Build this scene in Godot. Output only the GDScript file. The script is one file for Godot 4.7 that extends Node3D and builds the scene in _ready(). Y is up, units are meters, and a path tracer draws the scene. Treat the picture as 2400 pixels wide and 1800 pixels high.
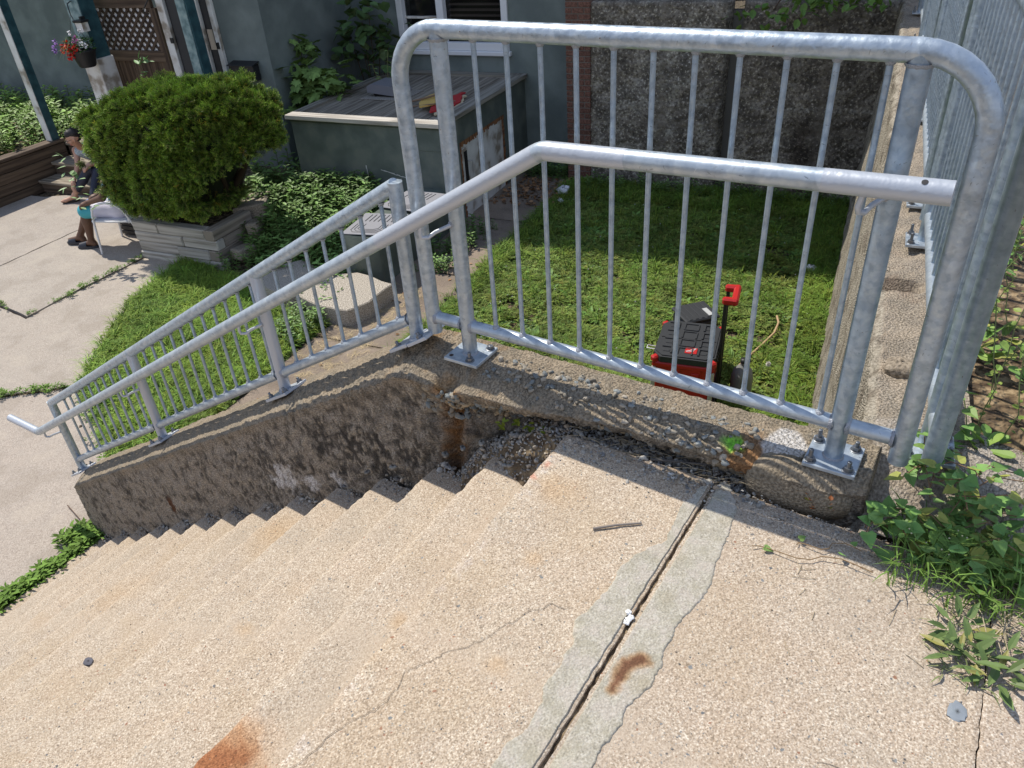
extends Node3D

# The yard, the house and the fence line stand turned by TH against the stairs and the pipe railings (which run along x).
const TH := 0.14889
var E1 := Vector3(cos(TH), 0, -sin(TH))
var E3 := Vector3(sin(TH), 0, cos(TH))
const G := -2.45            # level of the lower yard
const L := -0.12            # level of the top landing
const SL := 0.5836          # slope of the stair railing
const RISE := 0.1745
const RUN := 0.2945
var rng := RandomNumberGenerator.new()
var org := {}               # thing -> its base point (in the thing's own frame)
var used := {}
var M := {}                 # materials
var nz := FastNoiseLite.new()
var nf := FastNoiseLite.new()
var nm := FastNoiseLite.new()


# ---------------------------------------------------------------- mesh builder
class MB:
	var v := PackedVector3Array()
	var n := PackedVector3Array()
	var uv := PackedVector2Array()
	var c := PackedColorArray()
	var ix := PackedInt32Array()
	var col := Color.WHITE
	var uo := Vector2.ZERO
	var us := 1.0

	func vert(p: Vector3, nn: Vector3, u := Vector2.ZERO) -> int:
		v.append(p); n.append(nn); uv.append(u * us + uo); c.append(col)
		return v.size() - 1

	func tri(a: Vector3, b: Vector3, d: Vector3, ua := Vector2.ZERO, ub := Vector2.ZERO, ud := Vector2.ZERO) -> void:
		var nn := (b - a).cross(d - a).normalized()
		var i := vert(a, nn, ua); vert(b, nn, ub); vert(d, nn, ud)
		ix.append_array([i, i + 2, i + 1])

	func quad(a: Vector3, b: Vector3, d: Vector3, e: Vector3, along := Vector3.ZERO) -> void:
		var nn := (b - a).cross(d - a)
		if nn.length_squared() < 1e-16:
			nn = (d - a).cross(e - a)
		nn = nn.normalized()
		var t := along
		if t == Vector3.ZERO:
			t = b - a if (b - a).length() > (e - a).length() else e - a
		t = (t - nn * t.dot(nn)).normalized()
		var s := nn.cross(t)
		var i := 0
		for p in [a, b, d, e]:
			var k := vert(p, nn, Vector2(p.dot(t), p.dot(s)))
			if p == a and i == 0: i = k
		i = v.size() - 4
		ix.append_array([i, i + 2, i + 1, i, i + 3, i + 2])

	func box(at: Vector3, size: Vector3, b := Basis(), bev := 0.0) -> void:
		var h := size * 0.5
		var al := b.x if size.x >= size.y and size.x >= size.z else (b.y if size.y >= size.z else b.z)
		var P := func(x, y, z): return at + b * Vector3(x, y, z)
		var e := minf(bev, minf(h.x, minf(h.y, h.z)) * 0.9)
		var i := h - Vector3(e, e, e)
		quad(P.call(i.x, -i.y, h.z), P.call(i.x, i.y, h.z), P.call(-i.x, i.y, h.z), P.call(-i.x, -i.y, h.z), al)
		quad(P.call(-i.x, -i.y, -h.z), P.call(-i.x, i.y, -h.z), P.call(i.x, i.y, -h.z), P.call(i.x, -i.y, -h.z), al)
		quad(P.call(h.x, -i.y, -i.z), P.call(h.x, i.y, -i.z), P.call(h.x, i.y, i.z), P.call(h.x, -i.y, i.z), al)
		quad(P.call(-h.x, -i.y, i.z), P.call(-h.x, i.y, i.z), P.call(-h.x, i.y, -i.z), P.call(-h.x, -i.y, -i.z), al)
		quad(P.call(-i.x, h.y, -i.z), P.call(-i.x, h.y, i.z), P.call(i.x, h.y, i.z), P.call(i.x, h.y, -i.z), al)
		quad(P.call(-i.x, -h.y, i.z), P.call(-i.x, -h.y, -i.z), P.call(i.x, -h.y, -i.z), P.call(i.x, -h.y, i.z), al)
		if e <= 0.0:
			return
		for s in [-1, 1]:
			for t in [-1, 1]:
				fq(P.call(-i.x, s * h.y, t * i.z), P.call(i.x, s * h.y, t * i.z), P.call(i.x, s * i.y, t * h.z), P.call(-i.x, s * i.y, t * h.z), b * Vector3(0, s, t), al)
				fq(P.call(s * h.x, -i.y, t * i.z), P.call(s * h.x, i.y, t * i.z), P.call(s * i.x, i.y, t * h.z), P.call(s * i.x, -i.y, t * h.z), b * Vector3(s, 0, t), al)
				fq(P.call(s * h.x, t * i.y, -i.z), P.call(s * h.x, t * i.y, i.z), P.call(s * i.x, t * h.y, i.z), P.call(s * i.x, t * h.y, -i.z), b * Vector3(s, t, 0), al)
				for w in [-1, 1]:
					var a: Vector3 = P.call(s * h.x, t * i.y, w * i.z)
					var q: Vector3 = P.call(s * i.x, t * h.y, w * i.z)
					var d: Vector3 = P.call(s * i.x, t * i.y, w * h.z)
					if (q - a).cross(d - a).dot(b * Vector3(s, t, w)) > 0: tri(a, q, d)
					else: tri(a, d, q)

	func fq(a: Vector3, b: Vector3, d: Vector3, e: Vector3, o: Vector3, al := Vector3.ZERO) -> void:
		if (b - a).cross(d - a).dot(o) > 0: quad(a, b, d, e, al)
		else: quad(e, d, b, a, al)

	# round bar along a path
	func tube(path: Array, r: float, sides := 12, caps := true, r2 := -1.0) -> void:
		var m := path.size()
		var ref := Vector3.UP
		var d0: Vector3 = (path[1] - path[0]).normalized()
		if absf(d0.dot(ref)) > 0.9: ref = Vector3(0.3, 0.1, 1).normalized()
		var rings := []
		var len := 0.0
		for k in m:
			var d: Vector3
			var sc := 1.0
			if k == 0: d = (path[1] - path[0]).normalized()
			elif k == m - 1: d = (path[k] - path[k - 1]).normalized()
			else:
				d = ((path[k] - path[k - 1]).normalized() + (path[k + 1] - path[k]).normalized()).normalized()
			if k > 0: len += path[k].distance_to(path[k - 1])
			ref = (ref - d * ref.dot(d)).normalized()
			var s := d.cross(ref)
			var rr: float = r if r2 < 0 else lerpf(r, r2, k / float(m - 1))
			var i0 := v.size()
			for j in sides + 1:
				var a := TAU * j / sides
				var o := ref * cos(a) + s * sin(a)
				vert(path[k] + o * rr, o, Vector2(len, a * rr))
			rings.append(i0)
		for k in m - 1:
			for j in sides:
				var a: int = rings[k] + j
				var b: int = rings[k + 1] + j
				ix.append_array([a, b + 1, a + 1, a, b, b + 1])
		if caps:
			for k in [0, m - 1]:
				var d: Vector3 = (path[1] - path[0]).normalized() * -1.0 if k == 0 else (path[m - 1] - path[m - 2]).normalized()
				var ci := vert(path[k], d)
				var f := v.size()
				for j in sides + 1: vert(v[rings[k] + j], d)
				for j in sides:
					if k == 0: ix.append_array([ci, f + j, f + j + 1])
					else: ix.append_array([ci, f + j + 1, f + j])

	func lathe(prof: Array, xf: Transform3D, sides := 14) -> void:
		var i0 := v.size()
		var m := prof.size()
		for k in m:
			var t: Vector2 = prof[mini(k + 1, m - 1)] - prof[maxi(k - 1, 0)]
			var nn := Vector2(t.y, -t.x).normalized()
			for j in sides + 1:
				var a := TAU * j / sides
				var dir := Vector3(cos(a), 0, sin(a))
				vert(xf * (dir * prof[k].x + Vector3(0, prof[k].y, 0)), (xf.basis * (dir * nn.x + Vector3(0, nn.y, 0))).normalized(), Vector2(a * prof[k].x, prof[k].y))
		for k in m - 1:
			for j in sides:
				var a := i0 + k * (sides + 1) + j
				var b := a + sides + 1
				ix.append_array([a, a + 1, b + 1, a, b + 1, b])

	# polygon in the xf's xy plane, extruded along its z by depth
	func prism(poly: PackedVector2Array, depth: float, xf: Transform3D) -> void:
		if Geometry2D.is_polygon_clockwise(poly): poly.reverse()
		var t := Geometry2D.triangulate_polygon(poly)
		for k in range(0, t.size(), 3):
			var a := poly[t[k]]; var b := poly[t[k + 1]]; var d := poly[t[k + 2]]
			if (b - a).cross(d - a) < 0:
				var q := b; b = d; d = q
			tri(xf * Vector3(a.x, a.y, depth), xf * Vector3(b.x, b.y, depth), xf * Vector3(d.x, d.y, depth), a, b, d)
			tri(xf * Vector3(a.x, a.y, 0), xf * Vector3(d.x, d.y, 0), xf * Vector3(b.x, b.y, 0), a, d, b)
		for k in poly.size():
			var a := poly[k]; var b := poly[(k + 1) % poly.size()]
			quad(xf * Vector3(a.x, a.y, 0), xf * Vector3(b.x, b.y, 0), xf * Vector3(b.x, b.y, depth), xf * Vector3(a.x, a.y, depth))

	# smooth sheet: fn(i, j) -> point; colours by cf(p, i, j)
	func grid(nu: int, nv: int, fn: Callable, cf = null, uf = null, flip := false) -> void:
		var i0 := v.size()
		var P := PackedVector3Array()
		for i in nu:
			for j in nv:
				P.append(fn.call(i, j))
		for i in nu:
			for j in nv:
				var p := P[i * nv + j]
				var du := P[mini(i + 1, nu - 1) * nv + j] - P[maxi(i - 1, 0) * nv + j]
				var dv := P[i * nv + mini(j + 1, nv - 1)] - P[i * nv + maxi(j - 1, 0)]
				var nn := dv.cross(du).normalized()
				if flip: nn = -nn
				if cf != null: col = cf.call(p, i, j)
				vert(p, nn, uf.call(p, i, j) if uf != null else Vector2(p.x, p.z))
		for i in nu - 1:
			for j in nv - 1:
				var a := i0 + i * nv + j
				var b := a + nv
				if flip: ix.append_array([a, b + 1, b, a, a + 1, b + 1])
				else: ix.append_array([a, b, b + 1, a, b + 1, a + 1])

	func mesh(o := Vector3.ZERO) -> ArrayMesh:
		var arr := []
		arr.resize(Mesh.ARRAY_MAX)
		if o != Vector3.ZERO:
			for i in v.size(): v[i] -= o
		arr[Mesh.ARRAY_VERTEX] = v; arr[Mesh.ARRAY_NORMAL] = n; arr[Mesh.ARRAY_TEX_UV] = uv; arr[Mesh.ARRAY_COLOR] = c; arr[Mesh.ARRAY_INDEX] = ix
		var am := ArrayMesh.new()
		am.add_surface_from_arrays(Mesh.PRIMITIVE_TRIANGLES, arr)
		return am


# ---------------------------------------------------------------- scene helpers
func yp(a: float, y: float, b: float) -> Vector3:
	return E1 * a + E3 * b + Vector3(0, y, 0)

func toy(p: Vector3) -> Vector3:
	return Vector3(p.dot(E1), p.y, p.dot(E3))

func numbered(s: String) -> String:
	used[s] = used.get(s, -1) + 1
	return s if used[s] == 0 else "%s_%03d" % [s, used[s]]

func tag(o: Node, label: String, category: String, group := "", kind := "") -> void:
	if label: o.set_meta("label", label)
	if category: o.set_meta("category", category)
	if group: o.set_meta("group", group)
	if kind: o.set_meta("kind", kind)

# a Node3D at the thing's base; with yard = true its parts are given in the turned frame (a, y, b)
func thing(called: String, label: String, category: String, base: Vector3, yard := false, group := "") -> Node3D:
	var o := Node3D.new()
	o.name = numbered(called)
	add_child(o)
	place(o, base, yard)
	tag(o, label, category, group)
	return o

func place(o: Node3D, base: Vector3, yard: bool) -> void:
	org[o] = base
	if yard:
		o.basis = Basis(Vector3.UP, TH)
		o.position = yp(base.x, base.y, base.z)
	else:
		o.position = base

func struct(called: String) -> Node3D:
	var o := Node3D.new()
	o.name = called
	add_child(o)
	o.set_meta("kind", "structure")
	org[o] = Vector3.ZERO
	return o

func part(called: String, b, m: Material, parent: Node3D) -> MeshInstance3D:
	var o := MeshInstance3D.new()
	var top: Node3D = parent
	while not org.has(top): top = top.get_parent()
	o.mesh = b.mesh(org[top]) if b is MB else b
	o.material_override = m
	o.name = called
	parent.add_child(o, true)
	return o

func single(called: String, b: MB, m: Material, label: String, category: String, base: Vector3, yard := false, group := "") -> MeshInstance3D:
	var o := MeshInstance3D.new()
	o.name = numbered(called)
	add_child(o)
	place(o, base, yard)
	o.mesh = b.mesh(base)
	o.material_override = m
	tag(o, label, category, group)
	return o

func sheet(called: String, b: MB, m: Material, kind := "structure") -> MeshInstance3D:
	var o := MeshInstance3D.new()
	o.name = called
	add_child(o)
	o.mesh = b.mesh()
	o.material_override = m
	o.set_meta("kind", kind)
	return o

func scatter(called: String, mesh: Mesh, m: Material, xfs: Array, cols: Array, parent: Node = null) -> MultiMeshInstance3D:
	var mm := MultiMesh.new()
	mm.transform_format = MultiMesh.TRANSFORM_3D
	mm.use_colors = cols.size() > 0
	mm.mesh = mesh
	mm.instance_count = xfs.size()
	for i in xfs.size():
		mm.set_instance_transform(i, xfs[i])
		if cols: mm.set_instance_color(i, cols[i])
	var o := MultiMeshInstance3D.new()
	o.multimesh = mm
	o.material_override = m
	o.name = called
	if parent: parent.add_child(o, true)
	else: add_child(o)
	o.set_meta("kind", "stuff")
	return o

func dup(o: Node3D, label: String, at: Transform3D) -> Node3D:
	var c: Node3D = o.duplicate()
	var nm_ := String(o.name)
	if nm_.length() > 4 and nm_[nm_.length() - 4] == "_" and nm_.right(3).is_valid_int(): nm_ = nm_.left(nm_.length() - 4)
	c.name = numbered(nm_)
	add_child(c)
	c.transform = at
	if label: c.set_meta("label", label)
	return c

func rnd(a: float, b: float) -> float:
	return rng.randf_range(a, b)

func lin(r: float, g: float, b: float) -> Color:
	return Color(r, g, b)

func s8(r: int, g: int, b: int) -> Color:
	return Color8(r, g, b)

func S(c: Color) -> Color:           # sRGB colour -> linear vertex colour
	return c.srgb_to_linear()


# ---------------------------------------------------------------- textures
func noise(type: int, freq: float, oct := 4, sd := 1) -> FastNoiseLite:
	var f := FastNoiseLite.new()
	f.noise_type = type; f.frequency = freq; f.seed = sd
	f.fractal_type = FastNoiseLite.FRACTAL_FBM if oct > 1 else FastNoiseLite.FRACTAL_NONE
	f.fractal_octaves = oct
	if type == FastNoiseLite.TYPE_CELLULAR: f.cellular_return_type = FastNoiseLite.RETURN_CELL_VALUE
	return f

func ramp(src: Image, stops: Array, cols: Array) -> Image:
	var g := Gradient.new()
	g.offsets = PackedFloat32Array(stops); g.colors = PackedColorArray(cols)
	var lut := PackedByteArray()
	for i in 256:
		var q := g.sample(i / 255.0)
		lut.append_array([q.r8, q.g8, q.b8, q.a8])
	src.convert(Image.FORMAT_L8)
	var d := src.get_data()
	var w := PackedInt32Array(); w.resize(d.size())
	var l32 := lut.to_int32_array()
	for i in d.size(): w[i] = l32[d[i]]
	return Image.create_from_data(src.get_width(), src.get_height(), false, Image.FORMAT_RGBA8, w.to_byte_array())

func img(f: FastNoiseLite, w: int, h: int) -> Image:
	return f.get_seamless_image(w, h)

func blend(a: Image, b: Image) -> void:
	if b.get_size() != a.get_size(): b.resize(a.get_width(), a.get_height(), Image.INTERPOLATE_BILINEAR)
	a.blend_rect(b, Rect2i(Vector2i.ZERO, b.get_size()), Vector2i.ZERO)

func tex(i: Image) -> ImageTexture:
	return ImageTexture.create_from_image(i)

func blob(im: Image, cx: float, cy: float, rx: float, ry: float, ang: float, q: Color, sides := 7) -> void:
	var pts := []
	for k in sides:
		var a := TAU * (k + rnd(-0.3, 0.3)) / sides
		pts.append(Vector2(cos(a) * rx, sin(a) * ry).rotated(ang) * rnd(0.75, 1.15) + Vector2(cx, cy))
	var y0 := 1e9; var y1 := -1e9
	for p in pts: y0 = minf(y0, p.y); y1 = maxf(y1, p.y)
	var W := im.get_width(); var H := im.get_height()
	for y in range(int(y0), int(y1) + 1):
		var a := 1e9; var b := -1e9
		for k in sides:
			var p: Vector2 = pts[k]; var r: Vector2 = pts[(k + 1) % sides]
			if (p.y <= y) != (r.y <= y):
				var x: float = p.x + (y - p.y) / (r.y - p.y) * (r.x - p.x)
				a = minf(a, x); b = maxf(b, x)
		if b >= a: im.fill_rect(Rect2i(posmod(int(a), W), posmod(y, H), maxi(1, int(b - a))
			, 1), q)

func mat(albedo, rough := 0.9, opt := {}) -> StandardMaterial3D:
	var m := StandardMaterial3D.new()
	if albedo is Color: m.albedo_color = albedo
	else: m.albedo_texture = albedo
	m.roughness = rough
	m.cull_mode = BaseMaterial3D.CULL_DISABLED
	m.texture_filter = BaseMaterial3D.TEXTURE_FILTER_LINEAR_WITH_MIPMAPS_ANISOTROPIC
	if opt.has("vc"): m.vertex_color_use_as_albedo = true
	if opt.has("tint"): m.albedo_color = opt.tint
	if opt.has("metal"): m.metallic = opt.metal
	if opt.has("spec"): m.metallic_specular = opt.spec
	if opt.has("tri"):
		m.uv1_triplanar = true
		m.uv1_scale = opt.tri if opt.tri is Vector3 else Vector3.ONE * opt.tri
		m.uv1_world_triplanar = opt.get("world", false)
	elif opt.has("uv"):
		m.uv1_scale = opt.uv
	if opt.has("bump"):
		m.heightmap_enabled = true
		m.heightmap_texture = opt.bump
		m.heightmap_scale = opt.get("bs", 1.0)
	if opt.has("back"):
		m.backlight_enabled = true
		m.backlight = opt.back
	return m


func _ready() -> void:
	# ------------------------------------------------------------ camera, sky, sun, exposure
	rng.seed = 7
	var cam := Camera3D.new()
	cam.name = "camera"
	cam.transform = Transform3D(Basis(Vector3(0.847, -0.059, -0.528), Vector3(-0.253, 0.830, -0.498), Vector3(0.468, 0.555, 0.688)).orthonormalized(), Vector3(1.411, 1.400, 1.832))
	cam.fov = 53.242
	cam.near = 0.05
	cam.far = 400.0
	add_child(cam)
	cam.current = true
	var we := WorldEnvironment.new()
	we.name = "world"
	var env := Environment.new()
	env.background_mode = Environment.BG_SKY
	var sm := ProceduralSkyMaterial.new()
	sm.sky_top_color = Color(0.52, 0.60, 0.74)
	sm.sky_horizon_color = Color(0.90, 0.90, 0.90)
	sm.sky_curve = 0.22
	sm.ground_bottom_color = Color(0.20, 0.19, 0.17)
	sm.ground_horizon_color = Color(0.62, 0.66, 0.70)
	sm.sky_energy_multiplier = 1.1
	var sky := Sky.new()
	sky.sky_material = sm
	env.sky = sky
	env.ambient_light_source = Environment.AMBIENT_SOURCE_SKY
	env.tonemap_mode = Environment.TONE_MAPPER_LINEAR
	env.tonemap_exposure = 1.1
	env.sdfgi_enabled = true
	env.ssao_enabled = true
	env.ssil_enabled = true
	we.environment = env
	add_child(we)
	var sun := DirectionalLight3D.new()
	sun.name = "sun"
	sun.light_color = Color(1.0, 0.97, 0.92)
	sun.light_energy = 1.4
	sun.light_angular_distance = 0.5
	sun.shadow_enabled = true
	add_child(sun)
	sun.look_at_from_position(Vector3.ZERO, Vector3(0.63, -1.0, 0.14))

	nz.seed = 3; nz.frequency = 1.0; nz.noise_type = FastNoiseLite.TYPE_SIMPLEX_SMOOTH; nz.fractal_octaves = 3
	nf.seed = 11; nf.frequency = 1.0; nf.noise_type = FastNoiseLite.TYPE_SIMPLEX; nf.fractal_octaves = 4
	nm.seed = 21; nm.frequency = 1.0; nm.noise_type = FastNoiseLite.TYPE_CELLULAR; nm.fractal_type = FastNoiseLite.FRACTAL_NONE
	nm.cellular_return_type = FastNoiseLite.RETURN_DISTANCE
	materials()
	# ------------------------------------------------------------ large structure
	terrain()
	stairs()
	cheek_wall()
	fence_wall()
	house()
	shed()
	# ------------------------------------------------------------ railings
	railings()
	side_fence()
	# ------------------------------------------------------------ yard objects
	porch()
	planter_and_bush()
	people_and_chair()
	toolbox()
	yard_things()
	# ------------------------------------------------------------ plants and small things
	lawn()
	weeds()
	debris()


func materials() -> void:
	# exposed aggregate concrete, 2.4 m to the tile
	var base := ramp(img(noise(FastNoiseLite.TYPE_VALUE, 0.30, 2, 5), 2048, 2048), [0.0, 0.2, 0.34, 0.5, 0.66, 0.8, 1.0],
		[s8(92, 82, 72), s8(142, 128, 113), s8(166, 151, 135), s8(180, 165, 149), s8(192, 179, 164), s8(214, 205, 192), s8(242, 238, 230)])
	blend(base, ramp(img(noise(FastNoiseLite.TYPE_SIMPLEX_SMOOTH, 0.006, 4, 8), 512, 512), [0.25, 0.45, 0.6, 0.8], [Color(0.66, 0.57, 0.45, 0.16), Color(0.7, 0.6, 0.5, 0.0), Color(0.78, 0.74, 0.68, 0.05), Color(0.60, 0.57, 0.53, 0.18)]))
	base.resize(2048, 2048, Image.INTERPOLATE_BILINEAR)
	var hgt := img(noise(FastNoiseLite.TYPE_VALUE, 0.35, 3, 5), 1024, 1024)
	var sc := [s8(118, 121, 124), s8(137, 136, 134), s8(104, 100, 97), s8(150, 128, 104), s8(126, 104, 86), s8(165, 158, 150), s8(96, 99, 104), s8(205, 196, 184), s8(141, 104, 84)]
	var cl := noise(FastNoiseLite.TYPE_SIMPLEX, 0.004, 2, 33)
	for k in 30000:
		var r := rnd(0.9, 2.3)
		if rng.randf() < 0.10: r = rnd(2.3, 4.2)
		if rng.randf() < 0.008: r = rnd(4.5, 7.5)
		var x := rnd(0, 2048); var y := rnd(0, 2048)
		if r > 2.2 and cl.get_noise_2d(x, y) < rnd(-0.5, 0.35): continue
		var q: Color = sc[rng.randi() % sc.size()]
		if r > 2.4: q = sc[[0, 1, 2, 6, 0, 5, 8][rng.randi() % 7]]
		blob(base, x, y, r, r * rnd(0.5, 0.9), rnd(0, PI), q.lightened(rnd(0, 0.12)), 5 if r < 2.5 else 7)
	M.conc = mat(tex(base), 0.93, {vc = 1, bump = tex(hgt), bs = 0.25})
	# smoother grey cement skim
	var cem := ramp(img(noise(FastNoiseLite.TYPE_VALUE, 0.45, 2, 9), 512, 512), [0.0, 0.3, 0.6, 1.0], [s8(124, 118, 104), s8(156, 149, 134), s8(172, 166, 151), s8(203, 198, 186)])
	blend(cem, ramp(img(noise(FastNoiseLite.TYPE_SIMPLEX_SMOOTH, 0.02, 3, 4), 512, 512), [0.3, 0.5, 0.75], [Color(0.55, 0.53, 0.46, 0.3), Color(0.6, 0.6, 0.6, 0), Color(0.72, 0.68, 0.66, 0.3)]))
	M.cement = mat(tex(cem), 0.9, {vc = 1, bump = tex(img(noise(FastNoiseLite.TYPE_VALUE, 0.4, 2, 6), 512, 512)), bs = 0.2, uv = Vector3(1.4, 1.4, 1)})
	# weathered poured concrete, tinted by its own stains
	var spk := ramp(img(noise(FastNoiseLite.TYPE_SIMPLEX, 0.045, 5, 12), 1024, 1024), [0.15, 0.34, 0.46, 0.56, 0.68, 0.85], [s8(140, 136, 130), s8(180, 176, 168), s8(204, 200, 193), s8(214, 210, 203), s8(232, 229, 223), s8(252, 250, 246)])
	blend(spk, ramp(img(noise(FastNoiseLite.TYPE_VALUE, 0.4, 2, 14), 1024, 1024), [0.0, 0.2, 0.5, 0.85, 1.0], [Color(0.3, 0.28, 0.25, 0.4), Color(0.5, 0.5, 0.5, 0.08), Color(0.5, 0.5, 0.5, 0), Color(1, 1, 1, 0.05), Color(1, 1, 1, 0.3)]))
	var rough_h := img(noise(FastNoiseLite.TYPE_SIMPLEX, 0.05, 5, 12), 1024, 1024)
	M.wallc = mat(tex(spk), 0.95, {vc = 1, tri = 1.7, bump = tex(rough_h), bs = 0.7})
	M.stone = mat(tex(spk), 0.93, {vc = 1, tri = 1.1, bump = tex(rough_h), bs = 0.5})
	# dark, flaking retaining wall
	var drk := ramp(img(noise(FastNoiseLite.TYPE_SIMPLEX_SMOOTH, 0.007, 6, 41), 1024, 1024), [0.2, 0.38, 0.5, 0.6, 0.75], [s8(92, 87, 80), s8(112, 106, 98), s8(124, 118, 109), s8(136, 130, 121), s8(150, 145, 136)])
	blend(drk, ramp(img(noise(FastNoiseLite.TYPE_SIMPLEX, 0.03, 5, 43), 1024, 1024), [0.2, 0.32, 0.42, 0.64, 0.70, 0.76], [Color(0.17, 0.15, 0.14, 0.5), Color(0.25, 0.23, 0.21, 0.15), Color(0.3, 0.3, 0.3, 0), Color(0.6, 0.58, 0.54, 0), Color(0.66, 0.64, 0.59, 0.15), Color(0.80, 0.78, 0.73, 0.75)]))
	M.dark = mat(tex(drk), 0.95, {vc = 1, tri = 0.5, bump = tex(img(noise(FastNoiseLite.TYPE_SIMPLEX, 0.016, 6, 43), 1024, 1024)), bs = 2.5})
	# pavement: pinkish grey pebble concrete
	var pav := ramp(img(noise(FastNoiseLite.TYPE_VALUE, 0.4, 2, 51), 1024, 1024), [0.0, 0.25, 0.5, 0.75, 1.0], [s8(114, 104, 97), s8(154, 143, 134), s8(170, 159, 149), s8(184, 174, 164), s8(212, 205, 197)])
	blend(pav, ramp(img(noise(FastNoiseLite.TYPE_SIMPLEX_SMOOTH, 0.006, 4, 52), 512, 512), [0.25, 0.45, 0.55, 0.75], [Color(0.54, 0.5, 0.46, 0.25), Color(0.6, 0.6, 0.6, 0.0), Color(0.6, 0.6, 0.6, 0.0), Color(0.74, 0.70, 0.65, 0.25)]))
	M.pave = mat(tex(pav), 0.93, {vc = 1, tri = 0.5, bump = tex(hgt), bs = 0.4})
	# galvanised steel: spangle in blotches
	var cells := noise(FastNoiseLite.TYPE_CELLULAR, 0.042, 1, 61)
	cells.cellular_jitter = 1.0
	var gal := ramp(img(cells, 512, 512), [0.0, 0.3, 0.55, 0.8, 1.0], [s8(168, 176, 183), s8(177, 185, 192), s8(182, 190, 196), s8(187, 194, 200), s8(195, 201, 206)])
	gal.resize(256, 256, Image.INTERPOLATE_BILINEAR); gal.resize(512, 512, Image.INTERPOLATE_BILINEAR)
	blend(gal, ramp(img(noise(FastNoiseLite.TYPE_SIMPLEX, 0.02, 5, 62), 512, 512), [0.28, 0.42, 0.58, 0.75], [Color(0.50, 0.54, 0.58, 0.28), Color(0.6, 0.62, 0.65, 0.0), Color(0.8, 0.8, 0.8, 0.0), Color(0.90, 0.90, 0.87, 0.25)]))
	for k in 140:
		blob(gal, rnd(0, 512), rnd(0, 512), rnd(1.5, 7.0), rnd(0.5, 1.2), rnd(0, PI), s8(112, 116, 118) if k % 3 else s8(222, 224, 222), 6)
	for k in 14: blob(gal, rnd(0, 512), rnd(0, 512), rnd(2, 5), rnd(0.8, 1.6), rnd(0, PI), s8(120, 92, 70), 6)
	var galr := ramp(img(noise(FastNoiseLite.TYPE_SIMPLEX_SMOOTH, 0.03, 3, 64), 256, 256), [0.2, 0.8], [s8(80, 80, 80), s8(140, 140, 140)])
	var galb := img(noise(FastNoiseLite.TYPE_SIMPLEX_SMOOTH, 0.035, 3, 65), 512, 512)
	M.galv = mat(tex(gal), 1.0, {tri = 2.4, metal = 0.62, tint = Color(0.95, 0.975, 1.0), bump = tex(galb), bs = 0.12})
	M.galv.roughness_texture = tex(galr)
	M.galvdark = mat(tex(gal), 1.0, {tri = 2.4, metal = 0.62, tint = Color(0.88, 0.93, 0.98), bump = tex(galb), bs = 0.10})
	M.galvdark.roughness_texture = tex(galr)
	M.rail = mat(tex(gal), 0.40, {tri = 1.6, metal = 0.5, tint = Color(0.96, 0.98, 1.0), bump = tex(galb), bs = 0.08})
	M.zinc = mat(Color8(182, 188, 197), 0.42, {metal = 0.3, tri = 2.0, bump = tex(galb), bs = 0.12})
	M.weld = mat(Color8(158, 163, 172), 0.5, {metal = 0.5, tri = 14.0, bump = tex(galb), bs = 0.25})
	M.bolt = mat(Color8(122, 126, 132), 0.38, {metal = 0.75})
	M.rustbolt = mat(Color8(112, 66, 40), 0.85)
	# woods
	var grain := img(noise(FastNoiseLite.TYPE_SIMPLEX_SMOOTH, 0.035, 5, 71), 40, 512)
	grain.resize(512, 512, Image.INTERPOLATE_CUBIC)
	var wg := ramp(grain.duplicate(), [0.15, 0.4, 0.55, 0.8], [s8(112, 106, 97), s8(142, 136, 126), s8(156, 150, 140), s8(172, 167, 158)])
	var wb := ramp(grain.duplicate(), [0.15, 0.4, 0.55, 0.8], [s8(66, 54, 44), s8(84, 71, 59), s8(94, 80, 67), s8(108, 93, 78)])
	M.woodgrey = mat(tex(wg), 0.9, {vc = 1, uv = Vector3(0.45, 0.7, 1), bump = tex(grain), bs = 0.3})
	M.woodgrey_lit = mat(tex(ramp(grain.duplicate(), [0.15, 0.4, 0.55, 0.8], [s8(150, 146, 138), s8(184, 180, 172), s8(198, 194, 187), s8(214, 211, 204)])), 0.9, {vc = 1, uv = Vector3(0.45, 0.7, 1), bump = tex(grain), bs = 0.3})  # lighter copy of woodgrey, light on the fronts put into the colour
	M.woodbrown = mat(tex(wb), 0.9, {vc = 1, uv = Vector3(0.45, 0.7, 1), bump = tex(grain), bs = 0.3})
	# painted render of the house
	var stu := ramp(img(noise(FastNoiseLite.TYPE_SIMPLEX_SMOOTH, 0.008, 5, 81), 512, 512), [0.25, 0.5, 0.75], [s8(102, 112, 110), s8(112, 122, 119), s8(121, 131, 128)])
	M.stucco = mat(tex(stu), 0.85, {vc = 1, tri = 0.35, bump = tex(img(noise(FastNoiseLite.TYPE_VALUE, 0.3, 3, 82), 512, 512)), bs = 0.25})
	var shd := ramp(img(noise(FastNoiseLite.TYPE_SIMPLEX_SMOOTH, 0.008, 5, 84), 512, 512), [0.25, 0.5, 0.75], [s8(88, 98, 93), s8(98, 107, 102), s8(110, 117, 110)])
	M.shedwall = mat(tex(shd), 0.88, {vc = 1, tri = 0.5, bump = M.stucco.heightmap_texture, bs = 0.25})
	M.white = mat(Color8(222, 224, 226), 0.5)
	M.white_daylight = mat(Color8(246, 247, 250), 0.4)  # extra-bright white standing in for daylight behind the lattice
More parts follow.
